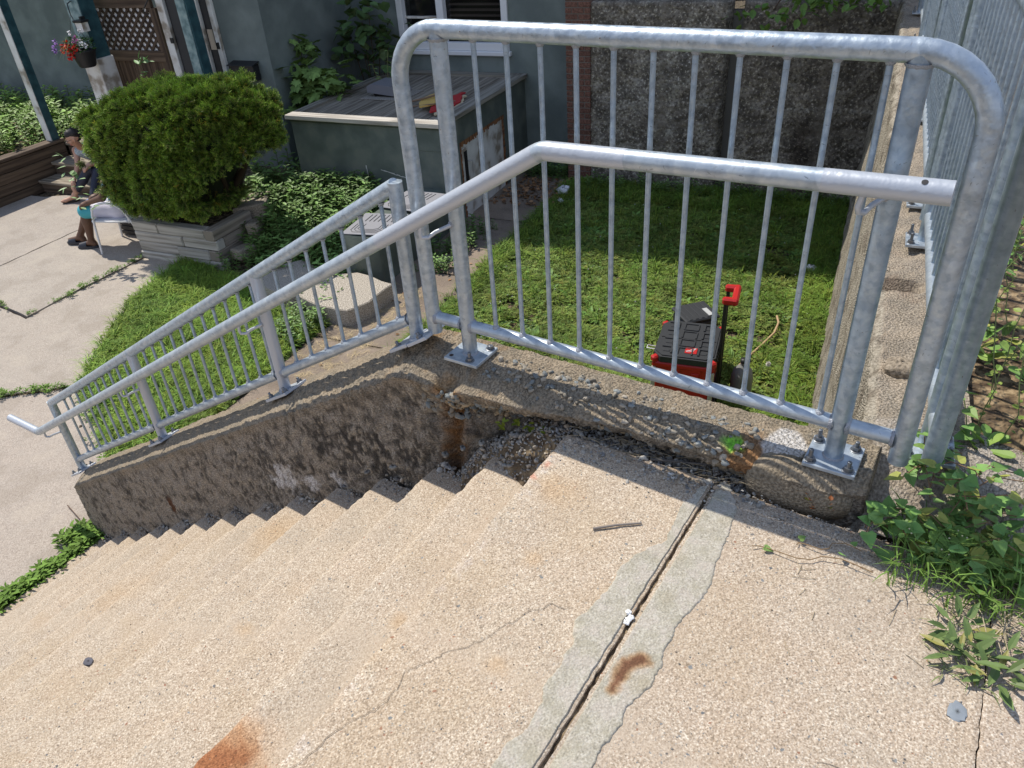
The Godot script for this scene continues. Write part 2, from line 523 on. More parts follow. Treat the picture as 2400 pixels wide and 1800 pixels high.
	M.whiteworn = mat(tex(ramp(img(noise(FastNoiseLite.TYPE_SIMPLEX_SMOOTH, 0.012, 5, 85), 256, 256), [0.2, 0.36, 0.5, 0.8], [s8(150, 140, 126), s8(196, 192, 184), s8(214, 213, 208), s8(226, 226, 222)])), 0.6, {tri = 0.8})
	M.teal = mat(tex(ramp(img(noise(FastNoiseLite.TYPE_SIMPLEX_SMOOTH, 0.02, 5, 86), 256, 256), [0.2, 0.5, 0.8], [s8(30, 62, 70), s8(38, 76, 84), s8(54, 92, 98)])), 0.6, {tri = 0.9})
	M.tealpale = mat(tex(ramp(img(noise(FastNoiseLite.TYPE_SIMPLEX_SMOOTH, 0.03, 5, 87), 256, 256), [0.2, 0.5, 0.8], [s8(96, 122, 124), s8(128, 152, 152), s8(150, 170, 168)])), 0.6, {tri = 0.9})  # paler teal for the front faces of two posts
	M.black = mat(Color8(30, 31, 33), 0.5)
	M.blackpl = mat(Color8(44, 46, 49), 0.55, {tri = 3.0, bump = tex(galb), bs = 0.05})
	M.red = mat(Color8(176, 30, 28), 0.45)
	M.steel = mat(Color8(170, 170, 168), 0.3, {metal = 0.9})
	M.glass = mat(Color(0.05, 0.06, 0.07, 0.25), 0.05)
	M.glass.transparency = BaseMaterial3D.TRANSPARENCY_ALPHA
	M.roomdark = mat(Color8(26, 24, 22), 0.9)
	M.vc = mat(Color.WHITE, 0.85, {vc = 1})
	M.vcs = mat(Color.WHITE, 0.5, {vc = 1})
	M.skin = mat(Color.WHITE, 0.55, {vc = 1})
	M.leaf = mat(Color.WHITE, 0.5, {vc = 1, back = Color(0.20, 0.30, 0.06), spec = 0.35})
	M.grass = mat(Color.WHITE, 0.65, {vc = 1, back = Color(0.14, 0.22, 0.04), spec = 0.3})
	M.petal = mat(Color.WHITE, 0.7, {vc = 1, back = Color(0.2, 0.2, 0.2)})
	var so := ramp(img(noise(FastNoiseLite.TYPE_SIMPLEX, 0.03, 5, 91), 512, 512), [0.2, 0.45, 0.6, 0.8], [s8(70, 58, 47), s8(104, 90, 72), s8(134, 119, 97), s8(172, 156, 130)])
	M.soil = mat(tex(so), 1.0, {vc = 1, tri = 0.8, bump = tex(img(noise(FastNoiseLite.TYPE_SIMPLEX, 0.05, 5, 92), 512, 512)), bs = 2.5})
	var br := ramp(img(noise(FastNoiseLite.TYPE_SIMPLEX, 0.05, 4, 95), 256, 256), [0.2, 0.5, 0.8], [s8(88, 60, 50), s8(112, 78, 65), s8(130, 94, 80)])
	M.brick = mat(tex(br), 0.9, {vc = 1, tri = 2.0})
	M.mortar = mat(Color8(118, 110, 102), 0.95)
	M.bark = mat(Color8(92, 78, 64), 0.95, {vc = 1})


func ground_y(a: float, b: float) -> float:
	# lower yard: flat, with a bank of earth rising to the shed between the planter and the low wall
	var s := smoothstep(-4.35, -6.0, b) * smoothstep(-3.95, -4.5, a) * smoothstep(-9.5, -7.2, a)
	return G + 0.42 * s + 0.012 * nz.get_noise_2d(a * 1.3, b * 1.3)


func terrain() -> void:
	var m := MB.new()
	m.col = Color(0.5, 0.5, 0.45)
	# lower ground to the horizon
	m.quad(Vector3(-150, G - 0.09, 150), Vector3(150, G - 0.09, 150), Vector3(150, G - 0.09, -150), Vector3(-150, G - 0.09, -150))
	sheet("ground", m, M.soil)
	m = MB.new()
	m.col = Color(0.5, 0.48, 0.42)
	m.grid(80, 70, func(i, j):
		var a = -10.8 + i * 0.155; var b = -8.9 + j * 0.13
		var yy := ground_y(a, b) - 0.012
		if yp(a, 0, b).z > -0.2 or a < -7.2 and b > -5.5: yy = G - 0.07
		return yp(a, yy, b))
	sheet("yard_soil", m, M.soil)
	# upper ground: right of the fence wall and behind the concrete wall
	m = MB.new()
	m.col = Color(0.85, 0.78, 0.68)
	m.grid(60, 60, func(i, j):
		var b = -14.0 + j * 0.30; var t = i / 59.0
		var a := 1.53 + pow(t, 1.6) * 30.0
		return yp(a, -0.075 + 0.04 * nz.get_noise_2d(a * 1.5, b * 1.5) - 0.16 * smoothstep(0.0, 0.12, b) + 0.12 * smoothstep(1.9, 3.5, a), b))
	sheet("upper_ground", m, M.soil)
	m = MB.new()
	m.col = Color(0.35, 0.35, 0.3)
	m.grid(40, 20, func(i, j):
		var a = -2.3 + i * 0.4; var b = -8.75 - j * 1.0
		return yp(a, -0.12 + 0.1 * nz.get_noise_2d(a, b) + 0.05 * j, b))
	sheet("upper_bank", m, M.soil)
	# path of old concrete along the low wall
	var pth := struct("path")
	var pcs := [[-1.2, -3.35], [-3.37, -5.05], [-5.07, -6.75], [-6.77, -8.55]]
	for k in 4:
		m = MB.new()
		var b0: float = pcs[k][0]; var b1: float = pcs[k][1]
		m.grid(16, 24, func(i, j):
			var u = i / 15.0; var w = j / 23.0
			var a := lerpf(-3.66, -2.63, u) + 0.03 * nz.get_noise_2d(u * 3.0, b0 + w * 6.0) * (1.0 if i == 0 or i == 15 else 0.2)
			var e := 1.0 if i > 0 and i < 15 and j > 0 and j < 23 else 0.0
			return yp(a, G + 0.03 - (1.0 - e) * 0.035 + 0.006 * nz.get_noise_2d(a * 4.0, w * 9.0), lerpf(b1, b0, w)),
			func(p, i, j): return Color(0.62, 0.56, 0.49) * (0.9 + 0.35 * nz.get_noise_3d(p.x * 2.0, 0, p.z * 2.0)))
		part("path_slab", m, M.pave, pth)
	# pavement slabs (world x, z)
	var side := struct("pavement")
	var slabs := [
		# upper slab with the chair, in two, left and right of the joint
		[Vector2(-9.13, -1.66), Vector2(-8.12, -1.64), Vector2(-7.47, -1.61), Vector2(-7.55, -2.1), Vector2(-7.66, -3.34), Vector2(-7.40, -4.9), Vector2(-8.9, -6.3), Vector2(-9.78, -5.2), Vector2(-9.45, -3.8)],
		[Vector2(-9.16, -1.66), Vector2(-9.48, -3.8), Vector2(-9.81, -5.2), Vector2(-11.3, -4.1), Vector2(-14.0, -3.6), Vector2(-14.0, -1.75)],
		[Vector2(-14.0, -1.71), Vector2(-8.12, -1.60), Vector2(-7.43, -1.57), Vector2(-7.51, -2.1), Vector2(-7.62, -3.34), Vector2(-7.30, -3.62), Vector2(-6.93, -3.1), Vector2(-6.73, -2.45), Vector2(-6.15, -1.72), Vector2(-5.93, -1.48), Vector2(-5.58, -1.03), Vector2(-6.1, -0.55), Vector2(-7.5, 0.75), Vector2(-14.0, 3.5)],
		[Vector2(-13.9, 3.53), Vector2(-7.47, 0.79), Vector2(-6.07, -0.52), Vector2(-5.55, -1.0), Vector2(-5.0, -0.8), Vector2(-4.1, -0.42), Vector2(-3.45, -0.1), Vector2(-3.3, 3.5), Vector2(-3.3, 6.0), Vector2(-14.0, 6.0)]]
	for k in slabs.size():
		m = MB.new()
		m.col = [Color(0.94, 0.95, 0.93), Color(0.92, 0.93, 0.92), Color(0.95, 0.95, 0.92), Color(0.97, 0.955, 0.92)][k]
		var poly := PackedVector2Array()
		var src: Array = slabs[k]
		for q in src.size():        # slightly ragged edges
			var a: Vector2 = src[q]; var b: Vector2 = src[(q + 1) % src.size()]
			var steps := maxi(1, int(a.distance_to(b) / 0.12))
			for w in steps:
				var p := a.lerp(b, w / float(steps))
				if w > 0: p += Vector2(rnd(-1, 1), rnd(-1, 1)) * 0.008
				poly.append(Vector2(p.x, -p.y))
		m.prism(poly, 0.10, Transform3D(Basis(Vector3(1, 0, 0), Vector3(0, 0, -1), Vector3(0, 1, 0)), Vector3(0, G - 0.10 - k * 0.002, 0)))
		part("slab", m, M.pave, side)


func fbm(p: Vector3) -> float:
	return nf.get_noise_3d(p.x, p.y, p.z)

func sm3(p: Vector3, f: float) -> float:
	return nz.get_noise_3d(p.x * f, p.y * f, p.z * f)

# stains of the concrete itself: rust, paint, worn pale patches
func conc_col(p: Vector3) -> Color:
	var q := Color(0.975, 0.96, 0.905)
	var w := sm3(p, 1.7) * 0.5 + sm3(p, 5.0) * 0.3
	q = q.lerp(Color(1.0, 0.95, 0.87), clampf(w * 1.2 + 0.05, 0, 1))
	q = q.lerp(Color(0.80, 0.80, 0.80), clampf(-w * 1.3 - 0.12, 0, 0.5))
	# rust bleeding from an old post hole on the first step
	var d := Vector2(p.x - 0.20, (p.z - 1.42) * 0.75)
	var r := d.length() + 0.05 * sm3(p, 9.0) + 0.02 * sm3(p, 30.0)
	if p.x < 0.455 and p.x > 0.14 - 0.1 and p.y > L - 0.2:
		q = q.lerp(Color(0.86, 0.50, 0.20), smoothstep(0.16, 0.05, r) * 0.7)
		q = q.lerp(Color(0.55, 0.22, 0.09), smoothstep(0.105, 0.03, r) * 0.85)
	# small orange stains
	for s in [[0.33, 0.86, 0.05], [0.62, 0.62, 0.05], [-0.32, 0.95, 0.05], [0.72, 0.95, 0.05], [-1.7, 0.75, 0.25], [0.55, 0.36, 0.12], [-0.9, 0.35, 0.2]]:
		var e := Vector2(p.x - s[0], p.z - s[1]).length() + 0.04 * sm3(p, 12.0)
		q = q.lerp(Color(0.98, 0.80, 0.56), smoothstep(s[2], 0.0, e) * 0.5)
	# red spray at the landing's edge
	for s in [[0.462, 0.27], [0.452, 0.34]]:
		var e := Vector2((p.x - s[0]) * 1.6, p.z - s[1]).length() + 0.012 * sm3(p, 40.0)
		if p.y > L - 0.03: q = q.lerp(Color(0.95, 0.30, 0.20), smoothstep(0.035, 0.0, e) * 0.8)
	# pale scuffs along the nosing
	if absf(p.x - 0.462) < 0.05 and p.y > L - 0.03:
		q = q.lerp(Color(1.25, 1.25, 1.25), clampf((sm3(p, 8.0) + sm3(p, 23.0)) * 1.4 - 0.15, 0, 1) * smoothstep(0.05, 0.01, absf(p.x - 0.462)))
	# darker, browner margin along the wall
	q = q.lerp(Color(0.66, 0.61, 0.56), smoothstep(0.26, 0.12, p.z + 0.05 * sm3(p, 10.0)) * 0.45)
	return q


func stairs() -> void:
	var st := struct("stairs")
	# the solid body under the treads
	var m := MB.new()
	m.col = Color(0.5, 0.47, 0.42)
	var pr := PackedVector2Array([Vector2(1.7, L - 0.10), Vector2(0.52, L - 0.10)])
	for k in range(1, 14):
		pr.append(Vector2(0.52 - (k - 1) * RUN, L - 0.10 - k * RISE)); pr.append(Vector2(0.52 - k * RUN, L - 0.10 - k * RISE))
	pr.append(Vector2(-3.3, G - 0.5)); pr.append(Vector2(1.7, G - 0.5))
	m.prism(pr, 3.0, Transform3D(Basis(), Vector3(0, 0, 0.10)))
	part("stair_body", m, M.wallc, st)
	# treads, each with a worn rounded nosing and its riser
	for k in range(1, 14):
		m = MB.new()
		var y: float = L - k * RISE
		var x0: float = 0.452 - k * RUN
		var prof := [Vector2(x0 + 0.012, y - RISE), Vector2(x0 + 0.004, y - 0.05), Vector2(x0, y - 0.022), Vector2(x0 + 0.003, y - 0.009), Vector2(x0 + 0.010, y - 0.002), Vector2(x0 + 0.022, y)]
		for q in 10: prof.append(Vector2(x0 + 0.022 + (q + 1) * (RUN - 0.012) / 10.0, y))
		var len := [0.0]
		for q in range(1, prof.size()): len.append(len[q - 1] + prof[q].distance_to(prof[q - 1]))
		var nvz := 150
		var shift := rnd(0, 1)
		m.grid(prof.size(), nvz, func(i, j):
			var z := 0.135 + pow(j / (nvz - 1.0), 1.25) * 2.6
			var c := 0.007 * maxf(0.0, fbm(Vector3(k * 3.0, z * 6.0, 0)) + 0.1) + 0.004 * fbm(Vector3(k, z * 25.0, 3))
			if i >= 1 and i <= 5: return Vector3(prof[i].x + c * (1.0 if i < 5 else 0.4), prof[i].y - c * (0.5 if i > 2 else 0.0), z + (0.012 * fbm(Vector3(k, i, 0)) if j == 0 else 0.0))
			return Vector3(prof[i].x, prof[i].y + 0.0012 * fbm(Vector3(prof[i].x * 15.0, z * 15.0, k)), z + (0.012 * fbm(Vector3(k, i, 0)) if j == 0 else 0.0)),
			func(p, i, j): return conc_col(p) * ([0.9, 0.92, 0.98, 1.03, 1.03, 1.01][i] if i < 6 else 1.0 - 0.13 * smoothstep(10, 14.5, i) * clampf(0.8 + sm3(p, 6.0), 0, 1)), func(p, i, j): return Vector2(len[i] + k * RUN * 1.37 + shift, p.z) / 1.75)  # heel dirt darker; nosing lightened and riser darkened so the edges show
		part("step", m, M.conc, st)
	# landing: two slabs with an open joint between them, then a smoother strip at the right
	var slab := func(called: String, xa: float, xb: float, ta: float, tb: float, zn: float, mt: Material, tint: Color, nose: bool):
		var g := MB.new()
		var nu := int((xb - xa) / 0.012) + 8
		var nv := 190
		g.grid(nu, nv, func(i, j):
			var z := zn + pow((maxi(j, 3) - 3) / (nv - 4.0), 1.15) * (2.7 - zn)
			var edge := 0
			var x: float
			if i < 4: edge = 4 - i
			elif i > nu - 5: edge = i - (nu - 5)
			var u := clampf((i - 3) / (nu - 7.0), 0, 1)
			var ja := xa + ta * z + 0.0022 * fbm(Vector3(z * 14.0, xa, 0)) + 0.0025 * fbm(Vector3(z * 60.0, xa, 5))
			var jb := xb + tb * z + 0.0022 * fbm(Vector3(z * 14.0, xb, 9)) + 0.0025 * fbm(Vector3(z * 60.0, xb, 5))
			x = lerpf(ja, jb, u)
			var dn := [0.0, 0.0, 0.004, 0.018, 0.16]
			var y: float = L + 0.0014 * fbm(Vector3(x * 14.0, z * 14.0, 2)) - dn[edge] * (1.0 if nose or edge < 4 else 0.6)
			if nose and i < 5:
				var c := 0.008 * maxf(0.0, fbm(Vector3(7.0, z * 6.0, 0)) + 0.15)
				x += c - (0.006 if i == 3 else 0.0); y -= c * 0.4
			if j < 3:
				y -= dn[mini(4, 4 - j)] * 0.6; z += 0.012 * fbm(Vector3(x * 12.0, 0, 4))
			return Vector3(x, y, z), func(p, i, j): return conc_col(p) * tint, func(p, i, j): return Vector2(p.x + p.y * 0.5, p.z) / 1.75)
		part(called, g, mt, st)
	slab.call("landing_slab", 0.452, 0.9365, 0.0, -0.012, 0.115, M.conc, Color(1, 0.985, 0.965), true)
	slab.call("landing_slab", 0.9475, 1.655, -0.012, 0.02, 0.135, M.conc, Color(0.95, 0.95, 0.96), false)
	slab.call("landing_slab", 1.658, 2.6, 0.02, 0.0, 0.18, M.conc, Color(0.93, 0.93, 0.96), false)
	# dirt in the joint
	m = MB.new()
	m.col = Color(1.0, 0.95, 0.88)
	m.grid(5, 200, func(i, j):
		var z = 0.11 + j * 0.0125
		return Vector3(0.925 + i * 0.009 - 0.012 * z, L - 0.007 - 0.012 * absf(fbm(Vector3(i * 0.6, z * 20.0, 1))), z))
	part("joint_dirt", m, M.soil, st)
	# cement skim either side of the joint, thin, ragged: two pieces
	var PL := [[0.10, 0.918], [0.13, 0.905], [0.19, 0.905], [0.235, 0.895], [0.27, 0.885], [0.32, 0.895], [0.40, 0.905], [0.45, 0.875], [0.54, 0.838], [0.64, 0.842], [0.76, 0.818], [0.83, 0.842], [0.90, 0.838], [0.96, 0.838], [1.0, 0.862], [1.05, 0.856], [1.13, 0.838], [1.3, 0.84], [1.6, 0.83], [2.6, 0.84]]
	var PR := [[0.10, 0.985], [0.14, 0.99], [0.17, 1.025], [0.22, 1.038], [0.26, 1.036], [0.42, 1.056], [0.52, 1.066], [0.63, 1.04], [0.71, 1.036], [0.80, 1.05], [0.90, 1.03], [0.96, 1.03], [1.03, 1.018], [1.3, 1.03], [2.6, 1.04]]
	var along := func(T: Array, z: float) -> float:
		for k in range(1, T.size()):
			if z <= T[k][0]: return lerpf(T[k - 1][1], T[k][1], clampf((z - T[k - 1][0]) / (T[k][0] - T[k - 1][0]), 0, 1))
		return T[-1][1]
	for side in 2:
		m = MB.new()
		var nv := 380
		var nu := 34
		m.grid(nu, nv, func(i, j):
			var z = 0.112 + j * 0.0052
			var u = i / (nu - 1.0)
			var xi = (0.933 if side == 0 else 0.951) - 0.012 * z + 0.0022 * fbm(Vector3(z * 14.0, 0.9365 if side == 0 else 0.9475, 9 if side == 0 else 0)) + (-0.003 if side == 0 else 0.003)
			var xo: float = along.call(PL if side == 0 else PR, z) + 0.010 * fbm(Vector3(z * 12.0, side, 2)) + 0.003 * fbm(Vector3(z * 60.0, side, 2))
			var x := lerpf(xo, xi, u) if side == 0 else lerpf(xi, xo, u)
			var o = u if side == 0 else 1.0 - u
			var y := L + 0.0036 + 0.0008 * fbm(Vector3(x * 30.0, z * 30.0, 7))
			if o < 0.001: y = L - 0.003
			elif o < 0.04: y = L + 0.0022
			if (i == nu - 1 and side == 0) or (i == 0 and side == 1): y = L - 0.006
			return Vector3(x, y, z),
			func(p, i, j):
				var q := Color(1, 1, 1) * (1.0 + 0.10 * sm3(p, 7.0))
				q = q.lerp(Color(1.02, 0.92, 0.78), clampf(sm3(p, 4.0) - 0.1, 0, 0.6))
				# the rust mark: a blot with a tail
				var w := Vector2(0.006 * sm3(p, 25.0) + 0.004 * sm3(p, 60.0), 0.006 * sm3(p + Vector3(3, 3, 3), 25.0))
				var t := Vector2(p.x, p.z) + w
				var sd := 1.0
				for s in [[1.000, 0.782, 0.978, 0.812, 0.017], [0.978, 0.812, 0.975, 0.850, 0.015], [0.975, 0.85, 0.978, 0.885, 0.009], [1.000, 0.782, 1.022, 0.783, 0.004]]:
					var a := Vector2(s[0], s[1]); var b := Vector2(s[2], s[3])
					var pt := Geometry2D.get_closest_point_to_segment(t, a, b)
					sd = minf(sd, t.distance_to(pt) - s[4])
				q = q.lerp(Color(0.84, 0.52, 0.28), smoothstep(0.012, -0.002, sd) * 0.8)
				q = q.lerp(Color(0.34, 0.15, 0.085), smoothstep(0.002, -0.009, sd) * 0.92)
				return q)
		part("cement_patch", m, M.cement, st)
	# hairline cracks, thin dark gaps with a slightly proud lip
	for c in [[Vector2(0.47, 1.42), Vector2(0.50, 1.28), Vector2(0.55, 1.16), Vector2(0.545, 1.08), Vector2(0.60, 0.98), Vector2(0.64, 0.93), Vector2(0.70, 0.80), Vector2(0.745, 0.74), Vector2(0.79, 0.73)], [Vector2(1.40, 0.83), Vector2(1.52, 0.80), Vector2(1.645, 0.83)]]:
		m = MB.new()
		m.col = Color(0.16, 0.13, 0.105)
		for k in c.size() - 1:
			var n := maxi(2, int(c[k].distance_to(c[k + 1]) / 0.012))
			for q in n:
				var a: Vector2 = c[k].lerp(c[k + 1], q / float(n)); var b: Vector2 = c[k].lerp(c[k + 1], (q + 1) / float(n))
				a += Vector2(fbm(Vector3(a.x * 25, a.y * 25, 0)), fbm(Vector3(a.x * 25, a.y * 25, 9))) * 0.011
				b += Vector2(fbm(Vector3(b.x * 25, b.y * 25, 0)), fbm(Vector3(b.x * 25, b.y * 25, 9))) * 0.011
				var s := (b - a).orthogonal().normalized() * (0.0004 + 0.0007 * absf(fbm(Vector3(a.x * 50, 0, 0))))
				var y := L + 0.0024
				m.quad(Vector3(a.x - s.x, y, a.y - s.y), Vector3(a.x + s.x, y, a.y + s.y), Vector3(b.x + s.x, y, b.y + s.y), Vector3(b.x - s.x, y, b.y - s.y))
		part("crack", m, M.vc, st)


# ---------------------------------------------------------------- the crumbling wall under the railings
func wall_top(x: float) -> float:
	var a := SL * (x + 0.235) - 0.010
	var b := -0.010
	var k := 0.02
	var h := clampf(0.5 + 0.5 * (b - a) / k, 0, 1)
	return lerpf(b, a, h) - k * h * (1.0 - h)

func stair_line(x: float) -> float:
	return L - maxf(0.0, (0.452 - x) / RUN) * RISE if x < 0.452 else L

func wall_front(x: float) -> Array:      # front edge z, shoulder drop, undercut depth
	var pts := [[-3.7, 0.13, 0.065, 0.0], [-0.9, 0.14, 0.07, 0.0], [-0.25, 0.145, 0.07, 0.02], [-0.02, 0.135, 0.075, 0.05], [0.12, 0.135, 0.06, 0.10], [0.3, 0.13, 0.055, 0.15], [0.45, 0.11, 0.045, 0.17], [0.62, 0.10, 0.035, 0.14], [0.8, 0.10, 0.035, 0.09], [0.97, 0.085, 0.05, 0.08], [1.06, 0.075, 0.05, 0.03], [1.14, 0.105, 0.035, 0.0], [1.24, 0.10, 0.04, 0.0], [1.34, 0.05, 0.05, 0.0]]
	for k in range(1, pts.size()):
		if x <= pts[k][0]:
			var t := clampf((x - pts[k - 1][0]) / (pts[k][0] - pts[k - 1][0]), 0, 1)
			return [lerpf(pts[k - 1][1], pts[k][1], t), lerpf(pts[k - 1][2], pts[k][2], t), lerpf(pts[k - 1][3], pts[k][3], t)]
	return [0.05, 0.05, 0.0]

func cheek_col(p: Vector3, face: float, under: float) -> Color:
	var tan_ := Color(0.47, 0.39, 0.295)
	var w := sm3(p, 6.0) * 0.6 + sm3(p, 17.0) * 0.4
	var q := tan_.lerp(Color(0.30, 0.26, 0.20), clampf(0.35 + w, 0, 1))
	q = q.lerp(Color(0.36, 0.34, 0.30), clampf(sm3(p + Vector3(9, 0, 0), 11.0) * 0.9, 0, 0.8))
	if face > 0.0:
		# weathered face: black crust in streaks leaning with the rain, pale scaled flakes between
		var s := nz.get_noise_3d(p.x * 5.0 + p.y * 2.4, p.y * 3.0, 3.0) * 0.45 + sm3(p, 13.0) * 0.3 + nf.get_noise_3d(p.x * 30.0, p.y * 22.0, 0) * 0.5
		var dk := clampf(0.40 + s * 1.0 + 0.6 * nz.get_noise_3d(p.x * 3.2, p.y * 3.2, 8.0) + 0.35 * smoothstep(-1.6, -0.3, p.x) * smoothstep(0.05, -0.1, p.x) - 0.18 * smoothstep(-1.3, -2.2, p.x), 0, 1)
		var crust := Color(0.44, 0.395, 0.345).lerp(Color(0.070, 0.063, 0.057), dk)
		var scab := nz.get_noise_3d(p.x * 4.5 + 20.0, p.y * 4.5, 1.0) + 0.35 * nf.get_noise_3d(p.x * 16.0, p.y * 16.0, 5.0)
		crust = crust.lerp(Color(0.47, 0.425, 0.375) * (1.0 + 0.3 * nf.get_noise_3d(p.x * 25.0, p.y * 25.0, 9.0)), smoothstep(0.10, 0.135, scab) * (0.85 - 0.45 * smoothstep(-1.2, -0.2, p.x)))
		var sc2 := nf.get_noise_3d(p.x * 11.0 + 3.0, p.y * 14.0, 2.0)
		crust = crust.lerp(Color(0.50, 0.46, 0.41), smoothstep(0.24, 0.27, sc2) * 0.85)
		crust = crust.lerp(Color(0.055, 0.05, 0.046), smoothstep(0.24, 0.30, -sc2) * 0.7)
		var fl := nf.get_noise_3d(p.x * 30.0, p.y * 30.0, p.z * 30.0)
		if fl > 0.22: crust = crust.lerp(Color(0.54, 0.48, 0.40), smoothstep(0.22, 0.34, fl) * 0.9)
		q = q.lerp(crust, face)
		# orange seep at the crack between stair wall and landing wall
		var cr := absf(p.x + 0.02 + 0.03 * sm3(p, 7.0) - (p.y + 0.05) * 0.12)
		q = q.lerp(Color(0.44, 0.21, 0.06), smoothstep(0.07, 0.01, cr) * clampf(0.8 + sm3(p, 20.0), 0, 1))
	# mustard lichen and rust on the top near the crack
	if face < 0.5 and p.x > -0.35:
		q = q.lerp(Color(0.40, 0.24, 0.10), clampf(sm3(p, 9.0) * 1.3 - 0.1, 0, 0.8) * smoothstep(0.35, 0.0, p.x))
	q = q.lerp(Color(0.16, 0.14, 0.115), under * 0.65)  # colour darkened inside the undercut
	# rust at the mended end
	var e := Vector2(p.x - 1.0, p.z - 0.06).length() + 0.03 * sm3(p, 16.0)
	q = q.lerp(Color(0.40, 0.20, 0.075), smoothstep(0.11, 0.03, e) * 0.85)
	# white mortar smeared beside the last plate
	e = Vector2((p.x - 1.09) * 1.25, (p.z - 0.0) * 0.8).length() + 0.016 * sm3(p, 14.0)
	if face < 0.9 and p.x < 1.155: q = q.lerp(Color(0.76, 0.75, 0.76), smoothstep(0.078, 0.066, e) * 0.95)
	# bright green marking paint
	e = Vector2((p.x - 0.955) * 0.75, p.z - 0.035).length() + 0.012 * sm3(p, 45.0)
	if face < 0.6: q = q.lerp(Color(0.26, 0.95, 0.07), smoothstep(0.033, 0.008, e) * 0.85)
	# brown hole low on the face
	e = Vector2(p.x + 2.24, (p.y + 1.60) * 0.6).length() + 0.01 * sm3(p, 30.0)
	if face > 0.5: q = q.lerp(Color(0.16, 0.07, 0.03), smoothstep(0.045, 0.025, e))
	# lime bloom above the treads
	for c in [[-1.06, -0.90, 0.085], [-0.88, -0.86, 0.055], [-0.70, -0.77, 0.045], [-1.14, -0.96, 0.05]]:
		e = Vector2(p.x - c[0], p.y - c[1]).length() + 0.035 * sm3(p, 24.0) + 0.02 * nf.get_noise_3d(p.x * 50.0, p.y * 50.0, 0)
		if face > 0.5: q = q.lerp(Color(0.90, 0.90, 0.94), smoothstep(c[2], c[2] * 0.7, e) * (0.95 if nf.get_noise_3d(p.x * 34.0, p.y * 34.0, 7.0) > -0.12 else 0.25))
	return q


func cheek_wall() -> void:
	var m := MB.new()
	var nx := 560
	var xs := []
	for i in nx: xs.append(lerpf(-3.66, 1.34, i / (nx - 1.0)))
	# section: back up, over the top, down the front
	var SN := 78
	var sect := func(x: float) -> Array:
		var yt := wall_top(x)
		var f := wall_front(x)
		var yb := stair_line(x) - 0.22
		var out := []
		var zb := -0.132
		for k in 5: out.append(Vector3(x, lerpf(maxf(G - 0.1, yt - 1.0), yt - 0.012, k / 4.0), zb))
		for k in 20: out.append(Vector3(x, yt - 0.002, lerpf(zb + 0.012, 0.0, k / 19.0)))
		for k in 18:
			var t := (k + 1) / 18.0
			out.append(Vector3(x, yt - f[1] * lerpf(t, pow(t, 2.0), 0.3), lerpf(0.0, f[0], 1.0 - pow(1.0 - t, 1.12))))
		var y0: float = yt - f[1]
		var n := SN - 43
		for k in n:
			var t := (k + 1) / float(n)
			var y := lerpf(y0 - 0.004, yb, pow(t, 0.9))
			var dep: float = f[2] * smoothstep(0.015, 0.11, y0 - y)
			out.append(Vector3(x, y, f[0] - dep - 0.004 * smoothstep(0.0, 0.02, y0 - y)))
		return out
	var all := []
	for i in nx: all.append(sect.call(xs[i]))
	m.grid(nx, SN, func(i, j):
		var p: Vector3 = all[i][j]
		var f := wall_front(p.x)
		var nr := Vector3(0, 1, 0)
		var amp := 0.006
		if j < 5: nr = Vector3(0, 0, -1)
		elif j >= 43: nr = Vector3(0, 0.1, 1)
		elif j >= 25: nr = Vector3(0, 1, 0.6).normalized()
		var broken: float = clampf(f[2] * 9.0, 0, 1) * (1.0 if j >= 43 else 0.22)
		var ch := nm.get_noise_3d(p.x * 20.0, p.y * 20.0, p.z * 20.0)        # chunky cells
		var dd := fbm(p * 16.0) * amp + fbm(p * 50.0) * 0.004 + sm3(p, 3.0) * 0.008
		dd += broken * (fbm(p * 11.0) * 0.022 - (ch + 0.6) * 0.020)
		if j >= 43: dd += 0.006 * smoothstep(0.1, 0.3, nf.get_noise_3d(p.x * 30.0, p.y * 30.0, p.z * 30.0)) - 0.004
		if j < 43 and j > 5 and absf(p.z) < 0.075:                            # grouted beds for the base plates
			for bx in [0.0, 1.222]: dd *= smoothstep(0.06, 0.11, absf(p.x - bx)) * 0.9 + 0.1
		# spalled band behind the second stair post
		if p.x > -0.95 and p.x < -0.2 and j > 5 and j < 43: dd += (fbm(p * 18.0) * 0.014 - 0.008) * smoothstep(-0.03, 0.05, p.z + 0.03)
		# crack
		var cx := p.x + 0.02 + 0.03 * sm3(p, 7.0) - (p.y + 0.05) * 0.12
		if j > 24: dd -= 0.06 * smoothstep(0.045, 0.0, absf(cx)) * smoothstep(24, 44, j)
		if j > 5 and j < 43: dd -= 0.012 * smoothstep(0.03, 0.0, absf(p.x + 0.11 - p.z * 0.4 + 0.02 * sm3(p, 12.0)))
		p += nr * dd
		# rounded, closing end at the bottom of the stair
		var e := smoothstep(-3.40, -3.66, xs[i])
		p.z = lerpf(p.z, 0.0, e * e * 0.45)
		p.y -= e * e * 0.05
		if i == 0 or i == nx - 1: p = Vector3(p.x, lerpf(p.y, wall_top(p.x) - 0.3, 0.85 if j > 5 else 1.0), lerpf(p.z, 0.0, 0.9))
		return p,
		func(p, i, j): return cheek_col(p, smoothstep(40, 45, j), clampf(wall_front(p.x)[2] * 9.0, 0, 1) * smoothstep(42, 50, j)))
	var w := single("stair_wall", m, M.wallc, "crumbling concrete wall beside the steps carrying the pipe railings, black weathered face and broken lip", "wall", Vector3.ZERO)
	# stone end by the second post: a broken boulder of concrete
	m = MB.new()
	rock(m, Vector3(1.15, -0.10, 0.035), Vector3(0.155, 0.085, 0.075), 5, Color(0.40, 0.34, 0.26), 0.10, 3)
	part("broken_end", m, M.wallc, w)


